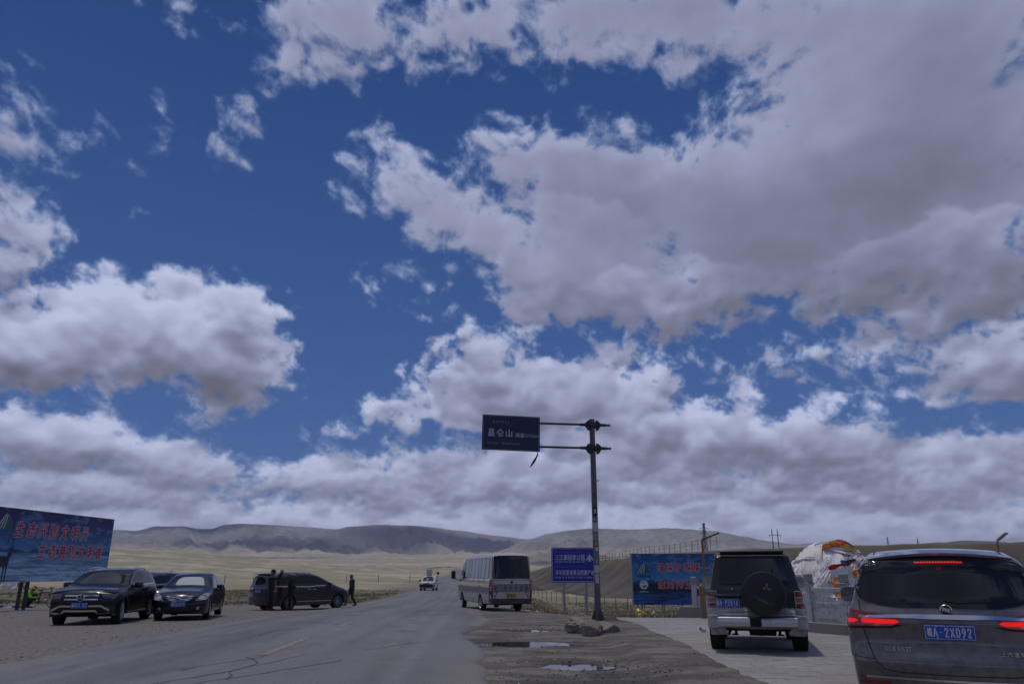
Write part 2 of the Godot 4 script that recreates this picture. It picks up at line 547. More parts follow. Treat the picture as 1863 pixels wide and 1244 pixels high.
func build_terrain():
	make_bearings()
	var nx := bearings.size()
	var v := PackedVector3Array()
	var col := PackedColorArray()
	var r := 2.2
	var rows := 0
	while r < 1500.0:
		for a in bearings:
			var x := r * sin(deg_to_rad(a))
			var d := r * cos(deg_to_rad(a))
			var y := gh(x, -d)
			# the shoulder and the paving lie over this sheet
			if d > 3.6 and d < 41.0 and x > road_middle(d) + road_half(d) - 1.2 and x < 3.0 and d < 41.0:
				y -= 0.30
			elif d > 3.6 and d < 28.0 and x >= 3.0 and x < 14.6:
				y -= 0.12
			elif absf(x - road_middle(d)) < road_half(d):
				y -= 0.04
			v.append(Vector3(x, y, -d))
			col.append(ground_color(x, d))
		r *= 1.034
		rows += 1
	struct("ground", sheet(v, nx, rows, col, null, true), M.ground)
	build_hills(nx)

func build_hills(nx: int):
	var left_crest := [[-60.0, 1.4], [-50.0, 1.9], [-39.1, 2.20], [-33.8, 2.42], [-30.9, 2.57], [-27.6, 2.68], [-26.3, 2.64], [-25.0, 2.96], [-23.4, 3.00], [-22.4, 2.87], [-21.5, 2.86], [-20.6, 3.17], [-19.7, 3.27], [-17.3, 3.20], [-15.0, 3.12], [-13.0, 2.99], [-11.9, 3.20], [-9.5, 3.34], [-7.0, 3.28], [-4.2, 2.98], [-1.3, 2.59], [1.4, 2.31], [4.4, 1.56], [6.8, 0.97], [12.0, 0.0]]
	var right_crest := [[-7.0, 0.0], [-4.5, 0.3], [-1.3, 1.36], [1.4, 2.35], [2.8, 2.75], [4.5, 2.98], [6.1, 3.09], [8.9, 2.99], [11.5, 3.08], [14.8, 2.85], [16.7, 2.44], [18.5, 2.08], [20.3, 1.83], [21.1, 1.90], [22.5, 1.99], [24.2, 1.71], [26.2, 1.44], [28.7, 1.03], [31.1, 0.50], [35.0, 0.0]]
	var far_crest := [[22.0, 0.6], [25.5, 1.23], [27.5, 1.53], [28.8, 1.68], [29.8, 1.87], [30.4, 1.93], [31.9, 1.86], [33.7, 1.63], [36.0, 1.42], [39.8, 1.05], [44.2, 0.56], [60.0, 1.2], [120.0, 0.6], [180.0, 0.8]]
	var spur := noise(31, 0.0016, 5, 0.5)
	spur.fractal_type = FastNoiseLite.FRACTAL_RIDGED
	var gully := noise(34, 0.006, 3, 0.5)
	gully.fractal_type = FastNoiseLite.FRACTAL_RIDGED
	var soil := noise(32, 0.0011, 5, 0.55)
	var streak := noise(33, 0.006, 4, 0.6)
	var v := PackedVector3Array()
	var col := PackedColorArray()
	var d0 := 1250.0
	var rows := 0
	while d0 < 9800.0:
		for a in bearings:
			var ta := deg_to_rad(a)
			var x := d0 * sin(ta)
			var d := d0 * cos(ta)
			var flatland := gh(x, -d) if absf(a) < 60.0 else 0.0
			var h := flatland - (2.0 if d0 < 1480.0 else 0.0)
			var n := spur.get_noise_2d(x + 0.35 * d, d * 0.7)
			var rough := 0.0
			for k in 3:
				var crest: float = table([left_crest, right_crest, far_crest][k], a)
				var at: float = [5600.0, 3000.0, 4700.0][k]
				var foot: float = [3500.0, 1500.0, 3300.0][k]
				at += 500.0 * sin(a * 0.11 + k * 2.0)
				if crest <= 0.05:
					continue
				var top := 1.38 + tan(deg_to_rad(crest)) * at
				var t := clampf((d0 - foot) / (at - foot), 0.0, 1.0)
				var s := t * t * (3.0 - 2.0 * t) * 0.55 + t * t * 0.45
				if d0 > at:
					s = 1.0 - smoothstep(0.0, 2200.0, d0 - at) * 0.45
				var wob := t * (1.0 - t) * 4.0 if d0 < at else 0.0
				var y: float = lerpf(flatland, top, s) - (top - flatland) * wob * (0.34 * (0.55 - n) + 0.16 * (0.4 - gully.get_noise_2d(x + 0.2 * d, d * 0.5)) + 0.04 * streak.get_noise_2d(x, d))
				if y > h:
					h = y
					rough = wob
			v.append(Vector3(x, h, -d))
			var p := soil.get_noise_2d(x, d * 1.4)
			var q := streak.get_noise_2d(x * 0.8, d * 0.25)
			var bare := Color(0.275, 0.275, 0.292).lerp(Color(0.205, 0.202, 0.214), clampf(0.5 + p * 1.6, 0.0, 1.0)).lerp(Color(0.36, 0.36, 0.378), clampf(q * 1.3 + 0.1, 0.0, 0.6))
			var plain := Color(0.37, 0.325, 0.235).lerp(Color(0.48, 0.44, 0.36), clampf(0.4 + p * 1.8 + q, 0.0, 1.0))
			col.append(plain.lerp(bare, smoothstep(6.0, 60.0, h - flatland)))
		d0 *= 1.017
		rows += 1
	struct("hills", sheet(v, nx, rows, col, null, true), M.hill)

# ---------------------------------------------------------------- materials
var M := {}

func mat(lin: Color, rough := 0.8, metal := 0.0) -> StandardMaterial3D:
	var m := StandardMaterial3D.new()
	m.albedo_color = lin.linear_to_srgb()
	m.roughness = rough
	m.metallic = metal
	return m

# a grey speckle texture whose mean is near white, for colour grain
func grain(sd: int, freq: float, lo: float, hi: float, size := 512, oct := 5) -> NoiseTexture2D:
	var t := NoiseTexture2D.new()
	t.width = size
	t.height = size
	t.seamless = true
	t.seamless_blend_skirt = 0.2
	var n := noise(sd, freq, oct, 0.6)
	t.noise = n
	var g := Gradient.new()
	g.set_color(0, Color(lo, lo, lo))
	g.set_color(1, Color(hi, hi, hi))
	t.color_ramp = g
	return t

func make_materials():
	var gr1 := grain(41, 0.03, 0.62, 1.25)
	var gr2 := grain(42, 0.012, 0.78, 1.12)
	var bump1 := grain(43, 0.05, 0.0, 1.0)
	var g := mat(Color(1, 1, 1), 0.95)
	g.vertex_color_use_as_albedo = true
	g.albedo_texture = gr1
	g.uv1_triplanar = true
	g.uv1_world_triplanar = true
	g.uv1_scale = Vector3.ONE * 0.45
	g.heightmap_enabled = true
	g.heightmap_texture = bump1
	g.heightmap_scale = 1.2
	g.heightmap_flip_texture = false
	M.ground = g
	var h := mat(Color(1, 1, 1), 1.0)
	h.vertex_color_use_as_albedo = true
	h.albedo_texture = gr2
	h.uv1_triplanar = true
	h.uv1_world_triplanar = true
	h.uv1_scale = Vector3.ONE * 0.004
	M.hill = h
	vehicle_materials()
	place_materials()

func paint(c: Color, metal := 0.0, rough := 0.25) -> StandardMaterial3D:
	var m := mat(c, rough, metal)
	m.clearcoat_enabled = true
	m.clearcoat = 1.0
	m.clearcoat_roughness = 0.04
	return m

func emit(c: Color, e: float, base := Color(0.3, 0.02, 0.015)) -> StandardMaterial3D:
	var m := mat(base, 0.3)
	m.emission_enabled = true
	m.emission = c
	m.emission_energy_multiplier = e
	return m

func vehicle_materials():
	var dust := grain(51, 0.02, 0.75, 1.2, 256)
	M.black_paint = paint(Color(0.006, 0.0065, 0.010))
	M.black_paint.clearcoat = 0.4
	M.black_paint.metallic_specular = 0.35
	M.maroon_paint = paint(Color(0.030, 0.012, 0.016), 0.3, 0.35)
	M.slate_paint = paint(Color(0.030, 0.031, 0.040), 0.4, 0.4)
	M.taupe_paint = paint(Color(0.145, 0.136, 0.142), 0.5, 0.42)
	M.forest_paint = paint(Color(0.007, 0.010, 0.012), 0.0, 0.4)
	M.forest_paint.clearcoat = 0.4
	M.silver_paint = paint(Color(0.40, 0.40, 0.41), 0.4, 0.45)
	M.white_paint = paint(Color(0.62, 0.62, 0.62))
	M.lorry_white = mat(Color(0.45, 0.45, 0.46), 0.6)
	M.bus_paint = paint(Color(0.50, 0.435, 0.375), 0.0, 0.45)
	M.bus_navy = paint(Color(0.022, 0.022, 0.05), 0.0, 0.4)
	M.bus_grey = mat(Color(0.19, 0.19, 0.21), 0.45)
	M.bus_brown = mat(Color(0.09, 0.07, 0.07), 0.5)
	M.bus_light = mat(Color(0.42, 0.39, 0.36), 0.5)
	M.bus_ink = mat(Color(0.045, 0.042, 0.06), 0.5)
	M.curtain = mat(Color(0.33, 0.41, 0.46), 0.3)
	M.curtain_grey = mat(Color(0.27, 0.34, 0.39), 0.3)
	M.glass = mat(Color(0.010, 0.011, 0.014), 0.03)
	M.glass_pale = mat(Color(0.010, 0.012, 0.016), 0.05)
	M.gloss_black = mat(Color(0.006, 0.006, 0.007), 0.12)
	M.rubber = mat(Color(0.012, 0.012, 0.013), 0.6)
	M.tyre = mat(Color(0.016, 0.0155, 0.0155), 0.9)
	M.under = mat(Color(0.010, 0.0095, 0.009), 0.95)
	M.iron = mat(Color(0.06, 0.055, 0.05), 0.7, 0.6)
	M.rim = mat(Color(0.42, 0.42, 0.43), 0.35, 0.8)
	M.chrome = mat(Color(0.66, 0.67, 0.69), 0.16, 1.0)
	M.chrome_worn = mat(Color(0.50, 0.50, 0.51), 0.32, 0.9)
	M.lamp_red = paint(Color(0.20, 0.008, 0.010), 0.0, 0.2)
	M.lamp_amber = paint(Color(0.22, 0.14, 0.13), 0.0, 0.25)
	M.lamp_clear = paint(Color(0.36, 0.38, 0.42), 0.3, 0.2)
	M.lamp_dark = paint(Color(0.07, 0.075, 0.095), 0.5, 0.15)
	M.lamp_lit = emit(Color(1.0, 0.045, 0.045), 1.1)
	M.plate_blue = mat(Color(0.014, 0.075, 0.40), 0.45)
	M.plate_ink = mat(Color(0.55, 0.57, 0.62), 0.5)
	M.plate_yellow = mat(Color(0.45, 0.27, 0.04), 0.5)
	M.plate_black = mat(Color(0.012, 0.012, 0.012), 0.5)
	M.vinyl = mat(Color(0.014, 0.015, 0.018), 0.42)
	M.vinyl_worn = mat(Color(0.05, 0.05, 0.055), 0.6)
	M.faded_red = mat(Color(0.24, 0.11, 0.12), 0.6)
	M.worn_print = mat(Color(0.16, 0.16, 0.18), 0.6)
	M.white_print = mat(Color(0.62, 0.62, 0.62), 0.5)
	M.red_print = mat(Color(0.42, 0.03, 0.04), 0.5)
	M.shade_cloth = mat(Color(0.40, 0.46, 0.45), 0.25)
	for k in [M.slate_paint, M.taupe_paint, M.silver_paint, M.bus_paint, M.tyre, M.vinyl]:
		k.albedo_texture = dust
		k.uv1_triplanar = true
		k.uv1_scale = Vector3.ONE * 1.3

func world_grain(m: StandardMaterial3D, t: Texture2D, scale: float):
	m.albedo_texture = t
	m.uv1_triplanar = true
	m.uv1_world_triplanar = true
	m.uv1_scale = Vector3.ONE * scale

func place_materials():
	var rough := grain(71, 0.06, 0.68, 1.25, 512, 6)
	var soft := grain(72, 0.02, 0.78, 1.15, 256)
	var bump := grain(73, 0.09, 0.0, 1.0, 512, 5)
	M.asphalt = mat(Color(1, 1, 1), 0.86)
	M.asphalt.vertex_color_use_as_albedo = true
	world_grain(M.asphalt, rough, 0.9)
	M.asphalt.heightmap_enabled = true
	M.asphalt.heightmap_texture = bump
	M.asphalt.heightmap_scale = 0.35
	M.marking = mat(Color(1, 1, 1), 0.8)
	M.marking.vertex_color_use_as_albedo = true
	world_grain(M.marking, rough, 0.9)
	M.crack = mat(Color(0.06, 0.058, 0.06), 0.95)
	M.dirt = mat(Color(1, 1, 1), 0.93)
	M.dirt.vertex_color_use_as_albedo = true
	world_grain(M.dirt, rough, 0.8)
	M.dirt.heightmap_enabled = true
	M.dirt.heightmap_texture = bump
	M.dirt.heightmap_scale = 1.2
	M.water = mat(Color(0.045, 0.04, 0.036), 0.01)
	M.water.metallic_specular = 0.7
	M.stone_tint = mat(Color(1, 1, 1), 0.9)
	M.stone_tint.vertex_color_use_as_albedo = true
	M.grout = mat(Color(0.21, 0.2, 0.2), 0.95)
	M.slabs = []
	for t in [0.275, 0.295, 0.31, 0.33]:
		var s := mat(Color(t, t * 0.975, t), 0.85)
		world_grain(s, rough, 1.1)
		M.slabs.append(s)
	M.slab_rest = mat(Color(1, 1, 1), 0.85)
	M.slab_rest.vertex_color_use_as_albedo = true
	world_grain(M.slab_rest, rough, 1.1)
	M.pole_paint = mat(Color(0.105, 0.105, 0.115), 0.55)
	world_grain(M.pole_paint, soft, 3.0)
	M.pole_light = mat(Color(0.30, 0.30, 0.32), 0.5)
	M.dark_steel = mat(Color(0.028, 0.028, 0.032), 0.6)
	M.steel_far = mat(Color(0.12, 0.12, 0.13), 0.7)
	M.post_grey = mat(Color(0.12, 0.11, 0.10), 0.9)
	M.sign_navy = mat(Color(0.007, 0.010, 0.055), 0.35)
	M.sign_print = mat(Color(0.36, 0.38, 0.44), 0.4)
	M.sign_dim_white = mat(Color(0.17, 0.18, 0.23), 0.45)
	M.sign_blue = mat(Color(0.010, 0.018, 0.30), 0.35)
	M.sign_blue_white = mat(Color(0.46, 0.48, 0.58), 0.4)
	M.sign_blue_dim = mat(Color(0.10, 0.12, 0.38), 0.4)
	M.tape_yellow = mat(Color(0.36, 0.25, 0.02), 0.6)
	M.white_sticker = mat(Color(0.42, 0.43, 0.46), 0.6)
	M.grey_sticker = mat(Color(0.20, 0.21, 0.24), 0.6)
	M.black_sticker = mat(Color(0.015, 0.015, 0.018), 0.5)
	M.teal_sticker = mat(Color(0.06, 0.20, 0.22), 0.6)
	M.yellow_sticker = mat(Color(0.40, 0.30, 0.05), 0.6)
	M.tan_sticker = mat(Color(0.17, 0.12, 0.08), 0.7)
	M.brown_sticker = mat(Color(0.10, 0.06, 0.03), 0.7)
	M.rag = mat(Color(0.015, 0.014, 0.016), 0.95)
	M.board_edge = mat(Color(0.02, 0.025, 0.06), 0.5)
	M.print_left = mat(Color(1, 1, 1), 0.4)
	M.print_left.albedo_texture = print_picture(81, 512, 160, Color(0.04, 0.06, 0.32), Color(0.24, 0.53, 0.74), Color(0.40, 0.57, 0.72), Color(0.62, 0.77, 0.88), Color(0.10, 0.26, 0.46), 0.40)
	M.print_right = mat(Color(1, 1, 1), 0.4)
	M.print_right.albedo_texture = print_picture(91, 512, 176, Color(0.06, 0.28, 0.52), Color(0.26, 0.56, 0.75), Color(0.08, 0.10, 0.15), Color(0.14, 0.36, 0.66), Color(0.08, 0.27, 0.5), 0.42)
	M.print_white = mat(Color(0.60, 0.62, 0.66), 0.5)
	M.print_pale = mat(Color(0.46, 0.43, 0.54), 0.5)
	M.print_red = mat(Color(0.36, 0.018, 0.045), 0.5)
	M.print_dark = mat(Color(0.008, 0.014, 0.045), 0.5)
	M.print_green = mat(Color(0.012, 0.115, 0.075), 0.5)
	M.print_teal = mat(Color(0.02, 0.17, 0.16), 0.5)
	M.figure = mat(Color(1, 1, 1), 0.85)
	M.figure.vertex_color_use_as_albedo = true
	M.hair = mat(Color(0.010, 0.009, 0.009), 0.6)
	M.cloth_black = mat(Color(0.012, 0.012, 0.014), 0.9)
	M.hat_straw = mat(Color(0.24, 0.19, 0.15), 0.9)
	M.hat_orange = mat(Color(0.42, 0.24, 0.08), 0.9)
	M.marble = mat(Color(0.45, 0.45, 0.47), 0.6)
	world_grain(M.marble, soft, 1.6)
	M.marble_dark = mat(Color(0.27, 0.27, 0.29), 0.6)
	world_grain(M.marble_dark, soft, 1.6)
	M.plinth = mat(Color(0.25, 0.235, 0.22), 0.85)
	world_grain(M.plinth, rough, 0.9)
	M.weathered = mat(Color(0.25, 0.165, 0.09), 0.95)
	world_grain(M.weathered, rough, 1.4)
	M.boulder = mat(Color(0.25, 0.225, 0.20), 0.92)
	world_grain(M.boulder, rough, 0.7)
	M.boulder_dark = mat(Color(0.09, 0.088, 0.09), 0.92)
	world_grain(M.boulder_dark, rough, 0.7)
	M.bag_yellow = mat(Color(0.42, 0.29, 0.02), 0.4)
	M.bag_green = mat(Color(0.38, 0.44, 0.20), 0.4)
	M.lamp_yellow = mat(Color(0.20, 0.13, 0.015), 0.5)
	M.concrete = mat(Color(0.24, 0.225, 0.21), 0.9)
	M.concrete_dark = mat(Color(0.10, 0.095, 0.09), 0.9)
	M.fence_green = mat(Color(0.02, 0.085, 0.06), 0.6)
	M.cloud = mat(Color(0.85, 0.85, 0.85), 1.0)
	M.scarf = []
	for c in [Color(0.74, 0.74, 0.78), Color(0.68, 0.68, 0.72), Color(0.72, 0.69, 0.67), Color(0.78, 0.78, 0.84), Color(0.62, 0.20, 0.015), Color(0.62, 0.27, 0.13), Color(0.36, 0.018, 0.025), Color(0.55, 0.42, 0.02), Color(0.04, 0.07, 0.20), Color(0.38, 0.24, 0.17), Color(0.14, 0.065, 0.02), Color(0.03, 0.025, 0.035)]:
		var s := mat(c, 0.75)
		s.backlight_enabled = true
		s.backlight = Color(0.25, 0.25, 0.25)
		M.scarf.append(s)

# ---------------------------------------------------------------- mesh kit: a bag of triangles that becomes one smooth-shaded mesh
class Geo:
	var v := PackedVector3Array()

	func tri(a: Vector3, b: Vector3, c: Vector3):
		v.append(a)
		v.append(b)
		v.append(c)

	func tri_out(a: Vector3, b: Vector3, c: Vector3, out: Vector3):
		if (c - a).cross(b - a).dot(out) >= 0.0:
			tri(a, b, c)
		else:
			tri(a, c, b)

	func quad(a: Vector3, b: Vector3, c: Vector3, d: Vector3):
		tri(a, b, c)
		tri(a, c, d)

	func quad_out(a: Vector3, b: Vector3, c: Vector3, d: Vector3, out: Vector3):
		tri_out(a, b, c, out)
		tri_out(a, c, d, out)

	func add(o: Geo, xf := Transform3D.IDENTITY):
		var flip := xf.basis.determinant() < 0.0
		for i in range(0, o.v.size(), 3):
			if flip:
				tri(xf * o.v[i], xf * o.v[i + 2], xf * o.v[i + 1])
			else:
				tri(xf * o.v[i], xf * o.v[i + 1], xf * o.v[i + 2])

	# a box with chamfered edges
	func box(size: Vector3, xf := Transform3D.IDENTITY, ch := 0.0):
		var h := size * 0.5
		var c := minf(ch, minf(h.x, minf(h.y, h.z)) * 0.9)
		var o := xf.origin
		if c <= 0.0:
			for ax in 3:
				for s in [-1.0, 1.0]:
					var n := Vector3.ZERO
					n[ax] = s
					var p := Vector3.ZERO
					var q := Vector3.ZERO
					p[(ax + 1) % 3] = h[(ax + 1) % 3]
					q[(ax + 2) % 3] = h[(ax + 2) % 3]
					var m := n * h
					quad_out(xf * (m - p - q), xf * (m + p - q), xf * (m + p + q), xf * (m - p + q), xf.basis * n)
			return
		for ax in 3:
			var b1 := (ax + 1) % 3
			var b2 := (ax + 2) % 3
			for s in [-1.0, 1.0]:
				var n := Vector3.ZERO
				n[ax] = s
				var p := Vector3.ZERO
				var q := Vector3.ZERO
				p[b1] = h[b1] - c
				q[b2] = h[b2] - c
				var m := n * h
				quad_out(xf * (m - p - q), xf * (m + p - q), xf * (m + p + q), xf * (m - p + q), xf.basis * n)
				for t in [-1.0, 1.0]:
					# the bevel between faces ax (side s) and b1 (side t)
					var e := Vector3.ZERO
					e[b2] = h[b2] - c
					var u := Vector3.ZERO
					u[ax] = s * h[ax]
					u[b1] = t * (h[b1] - c)
					var w := Vector3.ZERO
					w[ax] = s * (h[ax] - c)
					w[b1] = t * h[b1]
					var dir := Vector3.ZERO
					dir[ax] = s
					dir[b1] = t
					quad_out(xf * (u - e), xf * (u + e), xf * (w + e), xf * (w - e), xf.basis * dir)
		for sx in [-1.0, 1.0]:
			for sy in [-1.0, 1.0]:
				for sz in [-1.0, 1.0]:
					var d := Vector3(sx, sy, sz)
					var k := h - Vector3.ONE * c
					tri_out(xf * (d * Vector3(h.x, k.y, k.z)), xf * (d * Vector3(k.x, h.y, k.z)), xf * (d * Vector3(k.x, k.y, h.z)), xf.basis * d)

	func box_at(center: Vector3, size: Vector3, ch := 0.0, turn := Basis.IDENTITY):
		box(size, Transform3D(turn, center), ch)

	# a bar between two points, as wide and thick as given
	func bar(a: Vector3, b: Vector3, wide: float, thick: float, ch := 0.0, up := Vector3.UP):
		var d := (b - a).normalized()
		if absf(d.dot(up)) > 0.98:
			up = Vector3.RIGHT
		var s := d.cross(up).normalized()
		var t := s.cross(d).normalized()
		box(Vector3(wide, thick, a.distance_to(b)), Transform3D(Basis(s, t, -d), (a + b) * 0.5), ch)

	func tube(path, radii, sides := 10, caps := true):
		var n: int = path.size()
		var prev := []
		var up := Vector3.UP
		var d0: Vector3 = (path[1] - path[0]).normalized()
		if absf(d0.dot(up)) > 0.9:
			up = Vector3.RIGHT
		for i in n:
			var d: Vector3 = (path[mini(i + 1, n - 1)] - path[maxi(i - 1, 0)]).normalized()
			var s := d.cross(up).normalized()
			var t := s.cross(d).normalized()
			up = t
			var r: float = radii[i] if radii is Array else radii
			var ring := []
			for k in sides:
				var a := TAU * k / sides
				ring.append(path[i] + (s * cos(a) + t * sin(a)) * r)
			if i > 0:
				for k in sides:
					var k2 := (k + 1) % sides
					quad_out(prev[k], prev[k2], ring[k2], ring[k], (ring[k] + ring[k2] - path[i] * 2.0))
			if caps and (i == 0 or i == n - 1):
				for k in sides:
					tri_out(path[i], ring[k], ring[(k + 1) % sides], -d if i == 0 else d)
			prev = ring

	# profile of (radius, height) points turned about the y axis of xf
	func lathe(profile, xf := Transform3D.IDENTITY, seg := 24):
		for i in profile.size() - 1:
			var p: Vector2 = profile[i]
			var q: Vector2 = profile[i + 1]
			var nrm := Vector2(q.y - p.y, p.x - q.x)
			for k in seg:
				var a := TAU * k / seg
				var b := TAU * (k + 1) / seg
				var ca := Vector3(cos(a), 0, sin(a))
				var cb := Vector3(cos(b), 0, sin(b))
				var out: Vector3 = xf.basis * ((ca + cb) * nrm.x * 0.5 + Vector3(0, nrm.y, 0))
				var A := xf * (ca * p.x + Vector3(0, p.y, 0))
				var B := xf * (cb * p.x + Vector3(0, p.y, 0))
				var C := xf * (cb * q.x + Vector3(0, q.y, 0))
				var D := xf * (ca * q.x + Vector3(0, q.y, 0))
				if p.x > 1e-6:
					tri_out(A, B, C, out)
				if q.x > 1e-6:
					tri_out(A, C, D, out)

	# a flat outline in the xy plane of xf, from z = 0 to z = depth
	func prism(poly: PackedVector2Array, depth: float, xf := Transform3D.IDENTITY, back := true):
		var ids := Geometry2D.triangulate_polygon(poly)
		var fz := xf.basis * Vector3(0, 0, signf(depth))
		for i in range(0, ids.size(), 3):
			var a := poly[ids[i]]
			var b := poly[ids[i + 1]]
			var c := poly[ids[i + 2]]
			tri_out(xf * Vector3(a.x, a.y, depth), xf * Vector3(b.x, b.y, depth), xf * Vector3(c.x, c.y, depth), fz)
			if back:
				tri_out(xf * Vector3(a.x, a.y, 0), xf * Vector3(b.x, b.y, 0), xf * Vector3(c.x, c.y, 0), -fz)
		var cw := 1.0 if Geometry2D.is_polygon_clockwise(poly) else -1.0
		for i in poly.size():
			var a := poly[i]
			var b := poly[(i + 1) % poly.size()]
			var o := Vector2(-(b.y - a.y), b.x - a.x) * cw
			quad_out(xf * Vector3(a.x, a.y, 0), xf * Vector3(b.x, b.y, 0), xf * Vector3(b.x, b.y, depth), xf * Vector3(a.x, a.y, depth), xf.basis * Vector3(o.x, o.y, 0))

	# one mesh; edges sharper than crease stay sharp
	func mesh(crease := 38.0, colors = null) -> ArrayMesh:
		var n := v.size()
		var fn := PackedVector3Array()
		var at := {}
		var keys := PackedInt64Array()
		keys.resize(n)
		for i in range(0, n, 3):
			fn.append((v[i + 2] - v[i]).cross(v[i + 1] - v[i]))
		for i in n:
			var p := v[i]
			var k := (int(round(p.x * 4000.0)) & 0x1fffff) | ((int(round(p.y * 4000.0)) & 0x1fffff) << 21) | ((int(round(p.z * 4000.0)) & 0x1fffff) << 42)
			keys[i] = k
			if at.has(k):
				at[k].append(i / 3)
			else:
				at[k] = [i / 3]
		var unit := PackedVector3Array()
		for f in fn:
			unit.append(f.normalized())
		var nr := PackedVector3Array()
		nr.resize(n)
		var lim := cos(deg_to_rad(crease))
		for i in n:
			var me := unit[i / 3]
			var s := Vector3.ZERO
			for f in at[keys[i]]:
				if unit[f].dot(me) > lim:
					s += fn[f]
			nr[i] = s.normalized() if s.length_squared() > 1e-20 else me
		var arr := []
		arr.resize(Mesh.ARRAY_MAX)
		arr[Mesh.ARRAY_VERTEX] = v
		arr[Mesh.ARRAY_NORMAL] = nr
		if colors != null:
			arr[Mesh.ARRAY_COLOR] = colors
		var m := ArrayMesh.new()
		if n > 0:
			m.add_surface_from_arrays(Mesh.PRIMITIVE_TRIANGLES, arr)
		return m

# a closed outline with its corners rounded; points are [x, y, radius]
func rounded(points, each := 5) -> PackedVector2Array:
	var out := PackedVector2Array()
	var n: int = points.size()
	for i in n:
		var p := Vector2(points[i][0], points[i][1])
		var r: float = points[i][2] if points[i].size() > 2 else 0.0
		var a := Vector2(points[(i + n - 1) % n][0], points[(i + n - 1) % n][1])
		var b := Vector2(points[(i + 1) % n][0], points[(i + 1) % n][1])
		var la := p.distance_to(a)
		var lb := p.distance_to(b)
		r = minf(r, minf(la, lb) * 0.48)
		if r <= 0.0:
			out.append(p)
			continue
		var s := p.lerp(a, r / la)
		var e := p.lerp(b, r / lb)
		for k in each + 1:
			var t := float(k) / each
			out.append(s.lerp(p, t).lerp(p.lerp(e, t), t))
	return out

func rect(x0: float, y0: float, x1: float, y1: float, r := 0.0) -> PackedVector2Array:
	return rounded([[x0, y0, r], [x1, y0, r], [x1, y1, r], [x0, y1, r]], 4)

func dense(poly: PackedVector2Array, step: float) -> PackedVector2Array:
	var out := PackedVector2Array()
	for i in poly.size():
		var a := poly[i]
		var b := poly[(i + 1) % poly.size()]
		if a.distance_to(b) < 1e-5:
			continue
		var n := maxi(1, int(ceil(a.distance_to(b) / step)))
		for k in n:
			out.append(a.lerp(b, float(k) / n))
	return out

# points and triangles that fill an outline: [points, indices]; the first points are the outline
func fill(poly: PackedVector2Array, step: float) -> Array:
	var pts := poly.duplicate()
	var lo := poly[0]
	var hi := poly[0]
	for p in poly:
		lo = lo.min(p)
		hi = hi.max(p)
	var jig := 0
	var y := lo.y + step * 0.5
	while y < hi.y:
		var x := lo.x + step * (0.5 if jig % 2 == 0 else 0.99)
		while x < hi.x:
			var p := Vector2(x, y)
			if Geometry2D.is_point_in_polygon(p, poly):
				var near := INF
				for i in poly.size():
					near = minf(near, p.distance_squared_to(poly[i]))
				if near > step * step * 0.2:
					pts.append(p + Vector2(sin(x * 91.7 + y * 13.1), cos(y * 71.3 + x * 7.7)) * step * 0.03)
			x += step
		y += step
		jig += 1
	var ids := Geometry2D.triangulate_delaunay(pts)
	var keep := PackedInt32Array()
	for i in range(0, ids.size(), 3):
		var c := (pts[ids[i]] + pts[ids[i + 1]] + pts[ids[i + 2]]) / 3.0
		if Geometry2D.is_point_in_polygon(c, poly):
			keep.append(ids[i])
			keep.append(ids[i + 1])
			keep.append(ids[i + 2])
	return [pts, keep]

